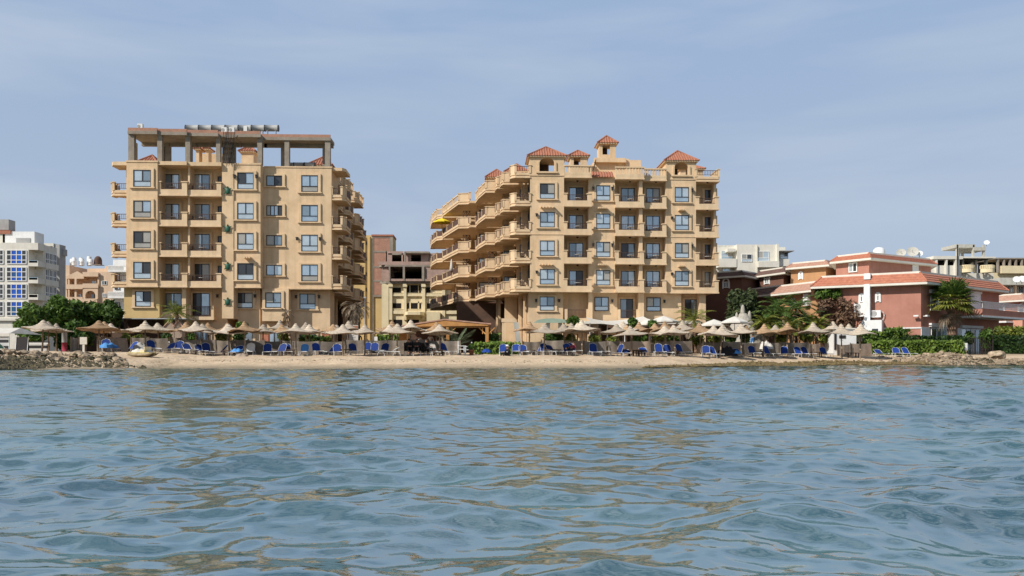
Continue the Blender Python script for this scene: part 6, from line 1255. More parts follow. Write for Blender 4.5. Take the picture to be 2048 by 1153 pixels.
hedge('clipped hedge right of the wooden bar, behind the lone lounger',947,1040,60.5,60.5,687,1.5,'leafh'); hedge('tall green hedge block beside the bar post',970,1000,70,70,668,1.5,'leafh'); hedge('low green hedge seen between umbrellas left of the wooden bar',752,800,72,72,671,1.2,'leafh')
tree('bushy_shrub','light green shrub at the left end of the right-edge hedge',1970,73,blobs(1958,1986,648,700,8,7,11,21,.6),'leafm',1500,.2,.07,seed=21,cat='shrub'); tree('bushy_shrub','pale flowering bush above the right-edge hedge',2020,76,blobs(1980,2060,650,682,12,8,12,22,.8),'leafy',2600,.2,.07,seed=22,cat='shrub'); tree('bushy_shrub','low leafy shrub on top of the hedge before the red wall',1788,73.4,blobs(1765,1812,654,672,7,5,8,23,.5),'leafm',900,.17,.05,seed=23,cat='shrub'); tree('bushy_shrub','small bush in front of the red villa doors',1938,73.5,blobs(1928,1950,662,690,6,6,9,24,.4),'leafm',700,.17,.05,seed=24,cat='shrub')
# shrubs along the terraces
SH = [(250,66,'leafy',240,262,664,690),(282,66,'leafy',262,300,668,690),(330,68,'leafd',312,350,664,690),(352,66,'leafy',342,366,678,692),(384,66,'leafm',370,398,660,688),(436,66,'leafy',426,450,664,692),(447,67,'leafy',438,462,662,688),(478,68,'leafd',462,500,660,690),(487,70,'leafm',470,500,642,662),(566,67,'leafy',552,584,664,692),(610,67,'leafm',596,628,664,690),(634,67,'leafd',618,652,666,690),(652,68,'leafy',640,664,672,692),(1098,66,'leafm',1086,1112,664,690),(1116,65,'leafd',1100,1130,660,690),(1141,66,'leafy',1130,1154,668,690),(1142,76,'leafm',1130,1164,632,652),(1186,66,'leafy',1172,1206,668,690),(1222,66,'leafy',1206,1240,672,692),(1264,72,'leafm',1252,1276,634,658),(1282,66,'leafm',1262,1300,668,692),(1318,67,'leafy',1300,1336,664,690),(1344,67,'leafm',1330,1362,664,692),(1392,68,'leafy',1376,1412,664,692),(1428,68,'leafy',1412,1446,664,690),(1462,69,'leafm',1448,1478,662,690),(1488,69,'leafm',1474,1504,664,692),(1560,70,'leafy',1546,1578,664,690),(1612,71,'leafy',1596,1634,660,690),(1650,71,'leafy',1634,1664,664,688),(166,64,'leafd',148,180,664,690),(205,66,'leafdry',192,224,664,690)]
wordp = {'leafy':'yellow-green','leafm':'mid-green','leafd':'dark green','leafdry':'brown'}; cs_ = {}
for i, (px, d, mt, a, c, q0, q1) in enumerate(SH):
    cs_[mt] = cs_.get(mt, 0)+1
    tree('garden_shrub', '%s garden shrub behind the wind screens, %s of that colour from the left' % (wordp[mt], ordw(cs_[mt])), px, d, blobs(a,c,q0,q1,8,5,8,40+i,.6), mt, 520, .17, .03, 'garden shrubs behind the beach', 40+i, 'shrub')
tree('white_oleander','green shrub with white blooms below the largest white parasol',1303,71,blobs(1288,1320,641,654,6,5,7,90,.5),'leafm',500,.17,.04,seed=90,cat='shrub')
# palms
def palm(name, lab, px, d, ctr, nf, ln, mt, tr=.2, fan=False, upright=.5, seed=0, dead=0, lean=0, w=.04, nl=22, droopk=1.0):
    r = random.Random(seed); x, y = W(px, d); z = G(x,y); q = W(ctr[0], d); C = Vector((q[0], q[1], dz(ctr[1], d))); t = thing(name, lab, 'palm tree', (x,y,z))
    b = MB(); n = 10; pts = [(x+(C.x-x)*(i/n)**1.3, y, z-.2+(C.z-z+.2)*i/n) for i in range(n+1)]; b.tube(pts, [tr*(1.15-.3*i/n)*(1.08 if i % 2 else .96) for i in range(n+1)], 10); 
    b.build('trunk', M['ptrunk'], t)
    for f in range(nf+dead):
        az = f*2.399+r.uniform(-.3,.3); isd = f >= nf; el = (upright+ (1-upright)*r.random())*1.35 - (.25) if not isd else r.uniform(-1.2,-.7); 
        if not isd: el = -0.35 + 1.75*((f+.5)/nf)**.9*upright*1.6 if fan else -.15+1.45*((f+.5)/nf)
        Lf = ln*r.uniform(.8,1.1); fb = MB(); ca, sa = math.cos(az), math.sin(az); pts = []; p = C.copy(); e = min(1.5, el); m_ = 10
        for i in range(m_+1):
            pts.append(p.copy()); p = p+Vector((ca*math.cos(e), sa*math.cos(e), math.sin(e)))*(Lf/m_); e -= (.13 if not isd else .05)*droopk*(1 if not fan else .35)
        if fan:                                            # stalk, then a pleated fan of narrow blades
            st = pts[5]; fb.tube([pts[0], pts[2], st], [.03,.025,.02], 5); dr_ = (pts[6]-pts[5]).normalized(); sd = dr_.cross(Vector((0,0,1))).normalized(); up = sd.cross(dr_)
            nb_ = 17
            for i in range(nb_):
                a = (i/(nb_-1)-.5)*3.5; v = (dr_*math.cos(a)+sd*math.sin(a)).normalized(); l = Lf*.55*(1-.25*abs(a)/1.75); sdv = v.cross(up).normalized()*.05*ln/1.6; m1 = st+v*l*.55+up*(.03); tip = st+v*l-Vector((0,0,.16*l*r.uniform(.4,1.6)))
                i0, i1, i2, i3 = fb.p(*st), fb.p(*(m1+sdv)), fb.p(*tip), fb.p(*(m1-sdv)); fb.face((i0,i1,i2,i3))
        else:
            fb.tube(pts, [.03*(1-.8*i/m_) for i in range(m_+1)], 4)
            for i in range(nl):
                s_ = .12+.88*i/nl; k = min(m_-1, int(s_*m_)); fr2 = s_*m_-k; b0 = pts[k]+(pts[k+1]-pts[k])*fr2; tg = (pts[k+1]-pts[k]).normalized(); sd = tg.cross(Vector((0,0,1))); sd = sd.normalized() if sd.length > .05 else Vector((1,0,0))
                l = ln*.26*math.sin(math.pi*min(.97,(.12+.85*s_)))+.05
                for sg_ in (-1,1):
                    v = (sd*sg_*.8+tg*.65+Vector((0,0,-.35+.3*r.random()))).normalized(); tip = b0+v*l; wd2 = tg*w
                    fb.face((fb.p(*(b0-wd2)), fb.p(*(b0+v*l*.5-wd2*.6)), fb.p(*tip), fb.p(*(b0+v*l*.45+wd2))))
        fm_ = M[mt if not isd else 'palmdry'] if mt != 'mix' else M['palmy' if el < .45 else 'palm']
        if isd: fm_ = M['palmdry']
        fb.build('frond', fm_, t)
    return t
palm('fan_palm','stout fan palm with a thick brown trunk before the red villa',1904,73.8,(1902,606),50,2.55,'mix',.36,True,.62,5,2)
palm('date_palm','arching green palm in front of the right block, behind the white parasols',1392,72,(1388,640),18,2.3,'palmy',.14,False,.5,6,3,0,.045)
palm('date_palm','drooping yellow-brown palm before the shaded base of the left block',352,71,(354,628),16,2.2,'leafy',.16,False,.5,7,3)
palm('dry_palm','dry grey drooping palm between the two blocks beside the lamp pole',711,76,(711,617),22,1.9,'palmdry',.16,False,.4,8,8,0,.05,16,1.8)
gpx = [(1545,74,(1547,635),2.5),(1568,73,(1570,632),2.6),(1592,75,(1592,618),2.8),(1530,72,(1528,648),1.9),(1610,74,(1612,645),2.3),(1632,72,(1634,650),2.0),(1560,77,(1556,615),2.6),(1584,70,(1580,655),1.8)]
for i, (px, d, c, l) in enumerate(gpx): palm('banana_palm', 'broad-leaved palm in the clump before the ochre villa, %s of eight from left' % ordw(sorted(q[0] for q in gpx).index(px)+1), px, d, c, 14, l, 'palmy' if i in (3,5,7) else 'palm', .12, False, .6, 20+i, 2, 0, .085, 20, 1.2)
palm('agave_palm','upright grey-green palm fronds standing beside the wooden bar',914,64,(914,690),9,2.1,'palmg',.06,False,.9,31,0,0,.05,24,.25)
palm('yucca','small spiky palm on the hedge right of the leafy shrub',1814,73.3,(1814,672),10,.8,'palm',.07,True,.7,33,0); palm('bare_palm','thin leaning pale trunk of a young palm before the left block',585,72,(572,626),5,.9,'palmdry',.07,False,.5,34,2)
# ================= bar with a wooden roof
bx0, bx1 = W(812,66), W(985,64.5); t = thing('beach_bar', 'open wooden beach bar with a low pitched orange timber roof', 'beach bar', (W(890,66)[0], 66, .8))
L_ = W(803,64); Rr = W(982,64); Cc = W(889,64); zl, zr, zc = dz(651,64), dz(647,64), dz(638,64)
b = MB(); dep = 7.5
for (p, q, za, zb2) in ((L_,Cc,zl,zc),(Cc,Rr,zc,zr)):
    a = [(p[0],p[1],za),(q[0],q[1],zb2),(q[0],q[1]+dep,zb2+.0),(p[0],p[1]+dep,za+.0)]; bt = [(u,v,w_-.10) for u,v,w_ in a]; top_ = [b.p(*k) for k in a]; bot = [b.p(*k) for k in bt]; b.face(top_); b.face(bot[::-1])
    for i in range(4): j = (i+1) % 4; b.face((bot[i],bot[j],top_[j],top_[i]))
b.build('roof', M['tilep'], t)
b = MB(); zb2 = dz(649.5,64)
b.face([b.p(L_[0]+.4,L_[1]+.05,zl-.12), b.p(Rr[0]-.3,Rr[1]+.05,zb2-.1), b.p(Rr[0]-.1,Rr[1]+.05,zr-.1), b.p(Cc[0],Cc[1]+.05,zc-.11), b.p(L_[0]+.2,L_[1]+.05,zl-.08)]); b.box(L_[0]+.1,Rr[0]-.1,L_[1]+.1,L_[1]+.28,zb2-.25,zb2-.05); b.build('gable_board', M['wood'], t)
for px in (818,895.5,974): q = W(px,64.2); b = MB(); b.box(q[0]-.13,q[0]+.13,q[1]-.1,q[1]+.14,.5,zb2-.2); b.build('post', M['wood'], t)
for px in (895.5,974):
    q = W(px,64.2)
    for s_ in (-1,1): b = MB(); b.cyl((q[0]+s_*.12,q[1],zb2-.75),(q[0]+s_*.65,q[1],zb2-.25),.05,.05,5); b.cyl((q[0]+s_*.35,q[1],zb2-.75),(q[0]+s_*.35,q[1],zb2-.25),.035,.035,5); b.build('brace', M['wood'], t)
q0, q1 = W(820,71), W(978,71); b = MB(); b.box(q0[0],q1[0],q0[1],q0[1]+.2,.5,zb2); b.box(q1[0]-.2,q1[0],67,q0[1],.5,zb2); b.build('back_wall', M['dkwall'], t)
q0, q1 = W(868,67.5), W(975,67.5); b = MB(); b.box(q0[0],q1[0],q0[1],q0[1]+.6,.6,1.85); b.box(q0[0]-.1,q1[0]+.1,q0[1]-.1,q0[1]+.7,1.85,1.93); b.build('counter', M['dwood'], t)
b = MB(); q = W(806,64.6); q2 = W(814,64.6); b.box(W(798,64.6)[0],q2[0],q[1],q[1]+.1,.7,dz(663,64.6)); o = tag(b.build('wooden_door', M['wood']), 'orange wooden panel door standing left of the bar', 'door')
x, y = W(886,61); t = thing('driftwood_shelf', 'grey driftwood shelf on a stump in front of the bar', 'shelf', (x,y,G(x,y))); b = MB(); b.tube([(0,0,-.1),(.03,0,.7),(-.03,0,1.4),(0,0,1.9)],[.13,.10,.09,.06],8); b.build('trunk', M['pole'], t, True)
for zz_, w_ in ((1.45,.7),(1.75,.45)): b = MB(); b.box(-w_,w_,-.12,.12,zz_,zz_+.06); b.box(-w_,-w_*.4,-.1,.1,zz_+.06,zz_+.14); b.box(w_*.2,w_*.8,-.1,.1,zz_+.06,zz_+.12); b.build('shelf_board', M['pole'], t, True)
for i, (px, lab) in enumerate(((924,'white plastic armchair left of the hedge, left one'),(937,'white plastic armchair left of the hedge, right one'))):
    x, y, z = pt(px, 2.5); t = thing('garden_chair', lab, 'chair', (x,y,z), rad(-90 if i else 80), 'white garden chairs'); b = MB(); b.box(-.27,.27,-.26,.24,.38,.43); b.build('seat', M['white'], t, True); b = MB(); [b.box(-.26,.26,.22,.26,.5+k*.12,.58+k*.12) for k in range(4)]; b.box(-.28,-.23,.2,.27,.43,.98); b.box(.23,.28,.2,.27,.43,.98); b.build('backrest', M['white'], t, True)
    for sx_ in (-1,1):
        b = MB(); b.box(sx_*.29-.03,sx_*.29+.03,-.26,.24,.62,.66); b.build('armrest', M['white'], t, True)
        for sy_ in (-1,1): b = MB(); b.box(sx_*.27-.03,sx_*.27+.03,sy_*.22-.03,sy_*.22+.03,0,.65); b.build('leg', M['white'], t, True)
x, y, z = pt(943,1.2); t = thing('flower_pot', 'terracotta pot with a small plant beside the white armchairs', 'flower pot', (x,y,z)); b = MB(); b.lathe([(.01,0),(.13,0),(.2,.34),(.22,.34),(.22,.4),(.17,.4)],14); b.build('pot', M['tile'], t, True); leafcloud('plant','leafm',t,[(x,y,z+.6,.25)],120,.14,seed=3)
cloth(973,.0,.25,(.3,.3,.30),'blue','folding_stool','small blue folding stool in front of the clipped hedge')
# ================= terrace parts in front of the right block
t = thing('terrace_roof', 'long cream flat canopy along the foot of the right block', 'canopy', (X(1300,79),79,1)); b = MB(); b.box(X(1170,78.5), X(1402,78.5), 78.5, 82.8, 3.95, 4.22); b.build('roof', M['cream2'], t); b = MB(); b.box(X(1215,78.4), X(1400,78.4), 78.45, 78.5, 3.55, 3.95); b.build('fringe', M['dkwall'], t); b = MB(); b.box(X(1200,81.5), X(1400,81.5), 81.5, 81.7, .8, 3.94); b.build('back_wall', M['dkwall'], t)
for p in (1200,1240,1280,1320,1360,1398): b = MB(); b.box(X(p,78.8)-.12, X(p,78.8)+.12, 78.8, 79.05, .8, 3.94); b.build('post', M['dwood'], t)
for i, (a, c, d, q0, q1, lab) in enumerate(((1180,1250,73,642,651,'large white fabric awning with a dark underside, left one'),(1215,1300,75,640,650,'cream fabric awning stretched towards the right block, right one'))):
    t = thing('fabric_awning', lab, 'awning', (W((a+c)/2,d)[0],d,1), 0, 'fabric awnings on the terrace'); b = MB(); n = 10; g_ = []
    A0, A1 = W(a,d), W(c,d); zA, zB = dz(q0,d), dz(q1,d)
    for j in range(3):
        g_.append([b.p(A0[0]+(A1[0]-A0[0])*k/n, A0[1]+j*1.6, (zA if i == 0 else zB)+((zB-zA)*(k/n) if i == 0 else (zA-zB)*(k/n))*1.0+.25*j-.12*math.sin(math.pi*k/n)) for k in range(n+1)])
    for j in range(2):
        for k in range(n): b.face((g_[j][k],g_[j][k+1],g_[j+1][k+1],g_[j+1][k]), True)
    b.build('cloth', M['canvas'], t)
    for e in (A0, A1): b = MB(); b.cyl((e[0],e[1]+.1,.8),(e[0],e[1]+.1,(zA+zB)/2),.05,.05,6); b.build('post', M['alu'], t)
t = thing('green_awning', 'pale green barrel awning over the restaurant entrance', 'awning', (X(1110,77),77,1)); b = MB(); n = 12; x0_, x1_ = X(1066,77), X(1152,77); z0_ = fz(647,1110,77)
ring = [[b.p(x0_+(x1_-x0_)*k/n, yy, z0_+(fz(638,1110,77)-z0_)*math.sin(math.pi*(k/n)**.75)**.7) for k in range(n+1)] for yy in (76.2, 80)]
for k in range(n): b.face((ring[0][k],ring[0][k+1],ring[1][k+1],ring[1][k]), True)
b.face(ring[0][::-1])
b.build('cloth', M['gcan'], t); b = MB(); b.box(X(1093,76.6),X(1100,76.6),76.6,76.9,.6,z0_+.3); b.box(X(1117,76.6),X(1124,76.6),76.6,76.9,2.2,z0_+.3); b.box(X(1093,76.6),X(1124,76.6),76.58,76.9,z0_+.1,z0_+.4); b.build('frame', M['cream2'], t)
t = thing('stone_portal', 'leaning pale stone portal at the corner of the right block', 'portal', (X(1015,74),74,1)); 
b = MB(); q = fz(645,1010,74); b.box(X(1004,74),X(1009,74),74,74.4,.6,q); b.box(X(1003,74),X(1031,74),73.95,74.45,q,q+.35); b.build('frame', M['plaster2'], t); b = MB(); n0, n1 = X(1027,74), X(1036,74); b.face([b.p(n0,73.9,q+.0),b.p(n0+.45,73.9,q+.0),b.p(n1+.45,73.9,.7),b.p(n1,73.9,.7)]); b.face([b.p(n0+.45,73.9,q+.0),b.p(n0+.45,74.3,q+.0),b.p(n1+.45,74.3,.7),b.p(n1+.45,73.9,.7)]); b.build('sloped_pillar', M['concl'], t)
# lattice of pool furniture glimpsed behind the screens
wp = [(360,66,'left'),(383,67,'second'),(398,66,'third'),(545,67,'fourth'),(580,67,'fifth'),(1195,68,'sixth'),(1215,69,'seventh'),(1300,68,'eighth'),(1322,68,'ninth')]
for px, d, nm in wp:
    x, y = W(px, d); c = None
    t = thing('pool_bed', 'white pool bed glimpsed above the wind screens, %s from the left' % (nm if nm != 'left' else 'first'), 'pool bed', (x,y,G(x,y)), rad(random.uniform(-30,30)), 'white pool beds'); b = MB(); b.box(-1.0,1.0,-.35,.35,.75,.86); b.build('mattress', M['white'], t, True); b = MB(); b.box(-.9,.9,-.3,.3,.0,.75); b.build('frame', M['greyp'], t, True)
t = thing('low_wall', 'brown shaded pergola wall with dark openings at the foot of the left block', 'pergola', (X(310,76),76,1)); b = MB(); b.box(X(222,75.5),X(372,75.5),75.5,78.5,fz(638.5,300,75.5),fz(636.8,300,75.5)); b.build('roof_sheet', M['metal'], t); b = MB(); b.box(X(256,77.8),X(352,77.8),77.8,78.0,.6,fz(639,300,77.8)); b.build('back_wall', M['dkwall'], t)
for p in (222,236,250,353): b = MB(); b.box(X(p,75.8)-.12,X(p,75.8)+.12,75.8,76.05,.6,fz(638.5,300,75.5)); b.build('post', M['dkwall'], t)
b = MB(); b.box(X(230,78.3),X(258,78.3),78.3,78.5,.6,fz(639,300,78.3)); b.build('opening_shade', M['black'], t)  # black sheet paints the shade beneath the pergola roof
for i, (a, c) in enumerate(((330,348),(349,364))):
    t = thing('changing_cabin', 'narrow pointed wooden beach cabin behind the umbrellas, %s of two' % ('left' if i == 0 else 'right'), 'cabin', (X((a+c)/2,71),71,1), 0, 'pointed cabins'); x0_, x1_ = X(a,71), X(c,71); zc_ = fz(653,345,71); zp = fz(643,345,71); b = MB(); poly_ = [(x0_,.7),(x1_,.7),(x1_,zc_),((x0_+x1_)/2,zp),(x0_,zc_)]; f_ = [b.p(q,71,z) for q,z in poly_]; g_ = [b.p(q,72,z) for q,z in poly_]; b.face(f_[::1]); b.face(g_[::-1])
    for k in range(5): j = (k+1) % 5; b.face((f_[j],f_[k],g_[k],g_[j]))
    b.build('wall', M['burlap2'], t); b = MB(); b.cyl((x0_-.1,70.95,zc_-.05),((x0_+x1_)/2,70.95,zp+.05),.05,.05,5); b.cyl((x1_+.1,70.95,zc_-.05),((x0_+x1_)/2,70.95,zp+.05),.05,.05,5); b.build('roof_edge', M['tilep'], t)
for px, lab, q0 in ((534,'orange wooden cupboard standing on the terrace of the left block',666),(653,'orange painted panel at the right corner of the left block',668)):
    b = MB(); x0_, x1_ = W(px-7,70)[0], W(px+7,70)[0]; b.box(x0_,x1_,70,70.5,.7,dz(q0,70)); b.box(x0_-.05,x1_+.05,69.95,70.55,dz(q0,70),dz(q0,70)+.06); tag(b.build('cupboard', M['tile2']), lab, 'cupboard')
# notice board, lamp pole, sign boards
x, y = W(706,65.5); t = thing('notice_board', 'white notice board with a red heading between the umbrellas', 'notice board', (x,y,G(x,y))); b = MB(); b.box(-.32,.42,-.03,.03,.75,2.25); b.build('panel', M['canvas'], t, True); b = MB(); b.box(-.28,.38,-.05,-.031,1.95,2.2); b.build('heading', M['tile'], t, True); b = MB(); [b.box(-.25,-.25+q,-.045,-.031,z,z+.05) for q, z in ((.35,1.7),(.5,1.55),(.3,1.4),(.45,1.25),(.4,1.1))]; b.build('text_line', M['greyp'], t, True); b = MB(); b.box(-.44,-.36,-.05,.05,-.1,2.4); b.build('post', M['white'], t, True)
x, y = W(730,68); t = thing('lamp_pole', 'tall thin grey pole between the two blocks', 'lamp pole', (x,y,G(x,y))); b = MB(); b.cyl((0,0,-.2),(0,0,dz(597,68)-G(x,y)),.07,.045,8); b.build('pole', M['metal'], t, True); b = MB(); b.box(-.1,.1,-.1,.1,dz(597,68)-G(x,y),dz(594,68)-G(x,y)); b.build('lamp_head', M['greyp'], t, True)
x, y = W(752,66); b = MB(); b.box(x-.13,x+.13,y-.1,y+.1,.8,dz(674,66)); tag(b.build('gate_pillar', M['white']), 'short white pillar right of the notice board', 'pillar')
x, y, z = pt(167,.2); t = thing('sign_board', 'blank pale board on a post beside the left rocks', 'sign board', (x,y,z)); b = MB(); b.box(-.24,.24,-.03,.03,.55,1.05); b.build('panel', M['canvas'], t, True); b = MB(); b.box(-.07,.07,-.01,.08,-.2,.56); b.build('post', M['canvas'], t, True)
x, y = W(1932,71); t = thing('sign_board', 'narrow white sign on a stub post right of the bright hedge', 'sign board', (x,y,G(x,y))); b = MB(); b.box(-.12,.12,-.03,.03,.45,1.1); b.build('panel', M['white'], t, True); b = MB(); b.box(-.06,.06,-.02,.06,-.2,.46); b.build('post', M['pole'], t, True)
x, y, z = pt(45,2); t = thing('menu_board', 'dark folding board standing by the striped tent', 'board', (x,y,z), rad(15)); b = MB(); b.quad((-.35,-.3,0),(.35,-.3,0),(.35,0,1.0),(-.35,0,1.0)); b.build('front_panel', M['frame'], t, True); b = MB(); b.quad((.35,.3,0),(-.35,.3,0),(-.35,.01,1.0),(.35,.01,1.0)); b.build('back_panel', M['frame'], t, True); b = MB(); b.cyl((-.36,-.3,0),(-.36,0,1.02),.025,.025,5); b.cyl((.36,-.3,0),(.36,0,1.02),.025,.025,5); b.build('frame', M['alu'], t, True)
# kiosk at right
x0_, x1_ = W(1666,70)[0], W(1713,70)[0]; t = thing('white_kiosk', 'small white kiosk with dark hatch behind the right-hand umbrellas', 'kiosk', ((x0_+x1_)/2,66,.8)); b = MB(); yk = W(1690,70)[1]; b.box(x0_,x1_,yk,yk+2,.6,dz(659,70)); b.build('wall', M['white'], t); b = MB(); b.box(x0_-.1,x1_+.1,yk-.1,yk+2.1,dz(659,70),dz(656.5,70)); b.build('roof', M['cream2'], t); b = MB(); b.box(W(1678,70)[0],W(1691,70)[0],yk-.05,yk-.004,dz(677,70),dz(671,70)); b.build('hatch', M['frame'], t); b = MB(); b.box(W(1668,70)[0],W(1672,70)[0],yk-.06,yk-.005,dz(700,70),dz(665,70)); b.build('door', M['frame'], t)
x, y = W(1719,66.5); t = thing('garden_lamp', 'white globe lamp on a post beside the right-hand umbrella', 'lamp', (x,y,G(x,y))); b = MB(); b.cyl((0,0,0),(0,0,1.35),.04,.035,8); b.build('post', M['alu'], t, True); b = MB(); b.box(-.16,.16,-.16,.16,1.35,1.72); b.cyl((0,0,1.72),(0,0,1.85),.2,.04,8); b.build('lantern', M['greyp'], t, True)
# iron gate right
x, y = W(1958,72.5); t = thing('iron_gate', 'black iron garden gate before the red villa', 'gate', (x,y,G(x,y))); b = MB(); [b.box(-1.2+i*.15,-1.17+i*.15,-.02,.02,0,1.55) for i in range(17)]; b.box(-1.2,1.2,-.025,.025,1.5,1.56); b.box(-1.2,1.2,-.025,.025,.2,.26); b.build('bars', M['frame'], t, True); b = MB(); b.box(1.2,1.3,-.05,.05,0,1.7); b.build('post', M['frame'], t, True)
# rockwork cone with three pinnacles
x, y = W(1486,74); t = thing('rockwork_cone', 'grey artificial rock mountain with three pinnacles behind the umbrellas', 'rockwork', (x,y,G(x,y))); zt_ = dz(624,74)-G(x,y)
def rough(prof, n, c, amp, seed): 
    r = random.Random(seed); return dict(prof=prof, n=n, c=c, wob=lambda a, q: (1+amp*math.sin(5*a+q*7+seed)+amp*.7*math.sin(11*a-q*13), 0))
b = MB(); b.lathe(**rough([(.05,zt_),(.35,zt_-.2),(.8,zt_-.8),(1.3,zt_-1.5),(1.8,zt_-2.2),(2.2,zt_-3.1),(2.5,0)],28,(0,0,0),.05,1)); b.build('cone', M['mount'], t, True)
for dx, py, r_ in ((-.05,610,.26),(-.62,625,.2),(.58,622,.22)): b = MB(); zz_ = dz(py,74)-G(x,y); b.lathe(**rough([(.02,zz_),(r_*.5,zz_-.12),(r_*.8,zz_-.5),(r_,zz_-1.6),(r_*1.1,zt_-2.0)],12,(dx,-.1,0),.06,2+dx)); b.build('pinnacle', M['mount'], t, True)
# striped tent at far left
x, y = W(14,58); t = thing('striped_tent', 'low tent with a pale roof and black and white striped sides at the far left', 'tent', (x,y,G(x,y))); b = MB(); x0_, x1_ = W(-60,58)[0]-x, W(38,58)[0]-x; z0_ = G(x,y); zt0 = dz(668,58)-z0_; zt1 = dz(655,58)-z0_
xm = W(22,58)[0]-x; b.quad((x0_,-1.2,zt0),(x1_,-1.2,zt0),(xm,1.2,zt1),(x0_,1.2,zt1)); b.quad((x1_,-1.2,zt0),(x1_,3,zt0),(xm,1.2,zt1)); b.box(x0_,x1_,-1.2,-1.17,zt0-.22,zt0-.004); b.build('roof', M['canvas'], t, True)
smat = bpy.data.materials.new('striped_cloth'); smat.use_nodes = True; nt = smat.node_tree; N = nt.nodes; Lk = nt.links; bs = N['Principled BSDF']; tcn = N.new('ShaderNodeTexCoord'); spx = N.new('ShaderNodeSeparateXYZ'); Lk.new(tcn.outputs['Object'], spx.inputs[0])
mm = N.new('ShaderNodeMath'); mm.operation = 'MULTIPLY'; mm.inputs[1].default_value = 14; Lk.new(spx.outputs[2], mm.inputs[0]); ss = N.new('ShaderNodeMath'); ss.operation = 'SINE'; Lk.new(mm.outputs[0], ss.inputs[0]); mr = N.new('ShaderNodeMapRange'); mr.inputs['From Min'].default_value = -.15; mr.inputs['From Max'].default_value = .15; Lk.new(ss.outputs[0], mr.inputs['Value']); mxn = N.new('ShaderNodeMix'); mxn.data_type = 'RGBA'; mxn.inputs['A'].default_value = (.02,.02,.02,1); mxn.inputs['B'].default_value = (.6,.58,.54,1); Lk.new(mr.outputs[0], mxn.inputs['Factor']); Lk.new(mxn.outputs['Result'], bs.inputs['Base Color'])
b = MB(); b.box(x0_,x1_-.1,-1.1,-1.05,0,zt0-.1); b.build('side_cloth', smat, t, True)
for q in (W(10,58)[0]-x, x1_-.05): b = MB(); b.cyl((q,-1.15,0),(q,-1.15,zt0),.03,.03,6); b.build('pole', M['alu'], t, True)
x, y = W(72,61); t = thing('striped_cushion_wall', 'black and white striped cushions under the dark tree at left', 'cushions', (x,y,G(x,y))); b = MB(); b.box(-.9,.9,-.2,.2,0,.55); b.build('cushion', smat, t, True); b = MB(); b.box(-.85,.85,.15,.35,.3,.75); b.build('back_cushion', smat, t, True)
x, y = W(129,62); t = thing('painted_pillar', 'round painted grey pillar right of the three umbrellas', 'pillar', (x,y,G(x,y))); b = MB(); b.cyl((0,0,-.1),(0,0,1.75),.2,.19,14); b.build('shaft', M['greyp'], t, True); b = MB(); b.cyl((0,0,0),(0,0,.7),.203,.203,14); b.build('painted_base', M['cloth_rd'], t, True)
b = MB(); b.box(W(140,70)[0],W(256,70)[0],70,70.25,.6,dz(666,70)); tag(b.build('garden_wall', M['dkwall']), 'brown garden wall behind the left umbrellas', 'wall')
# beached yellow boat
x, y, z = pt(285,-6.6); t = thing('beached_boat', 'yellow and white pedal boat lying on the sand beside the left rocks', 'boat', (x,y,z+.03), rad(-12)); t.scale = (.62,.75,.75); b = MB(); n = 8
for s_ in (-.42,.42):
    rings = []
    for i in range(n+1):
        u = i/n*2-1; w_ = .2*(1-u**4)**.5+.02; rings.append([b.p(u*1.5, s_+w_*math.cos(a), .12+.16*abs(u)**3+.14*math.sin(a)*(1-u**6+.05)) for a in [2*math.pi*k/10 for k in range(10)]])
    for A_, B_ in zip(rings, rings[1:]):
        for k in range(10): j = (k+1) % 10; b.face((A_[k],B_[k],B_[j],A_[j]), True)
b.build('hull', M['wood'] if False else mk('weathered_hull',(.42,.33,.20),(.26,.20,.12),3,.7), t, True); b = MB(); b.box(-1.2,1.15,-.5,.5,.26,.33); b.build('deck', mk('faded_yellow',(.62,.50,.16),(.45,.36,.14),4,.7), t, True); b = MB(); b.box(.1,.55,-.45,.45,.33,.55); b.box(.5,.6,-.45,.45,.5,.8); b.build('seat', M['cream'], t, True)
cloth(279,-6.3,.26,(.42,.3,.26),'canvas','tarpaulin','pale tarpaulin thrown over the beached boat'); cloth(293,-6.6,.26,(.36,.25,.24),'canvas','life_vest_heap','heap of yellowish covers on the beached boat')
# ================= rocks
def rockmesh(seed, mt, nm='boulder'):
    import bmesh
    bm = bmesh.new(); bmesh.ops.create_icosphere(bm, subdivisions=3, radius=1); r = np.random.default_rng(seed)
    pl = r.normal(size=(14,3)); pl /= np.linalg.norm(pl,axis=1)[:,None]; dd_ = r.uniform(.40,.78,14); ph_ = r.uniform(0,6,(6,)); fr2 = r.normal(size=(6,3))*3
    for v in bm.verts:
        c = np.array(v.co)
        for p, q in zip(pl, dd_):
            e = c @ p-q
            if e > 0: c = c-p*e*.92
        c = c*(1+.05*sum(math.sin(f @ c*1.6+h) for f, h in zip(fr2, ph_))/2)
        v.co = c*np.array([1,.85,.68])
    me = bpy.data.meshes.new(nm); bm.to_mesh(me); bm.free(); me.materials.append(M[mt]); return me
RKL = [rockmesh(s,'rock') for s in range(6)]; RKD = [rockmesh(s+20,'rockd') for s in range(5)]
def rockobj(x, y, z, s, dark, r, nm='boulder'):
    o = bpy.data.objects.new(nm, r.choice(RKD if dark else RKL)); COL.objects.link(o); o.location = (x,y,z); o.scale = (s*r.uniform(.8,1.35),s*r.uniform(.8,1.2),s*r.uniform(.75,1.15)); o.rotation_euler = (r.uniform(-.4,.4),r.uniform(-.4,.4),r.uniform(0,6.28)); return o
r = random.Random(5); nL = 0
def lh(px): return float(np.interp(px, [-160,0,60,110,170,215,245,262,275],[1.05,1.05,1.1,.85,.9,.95,.65,.3,.05]))
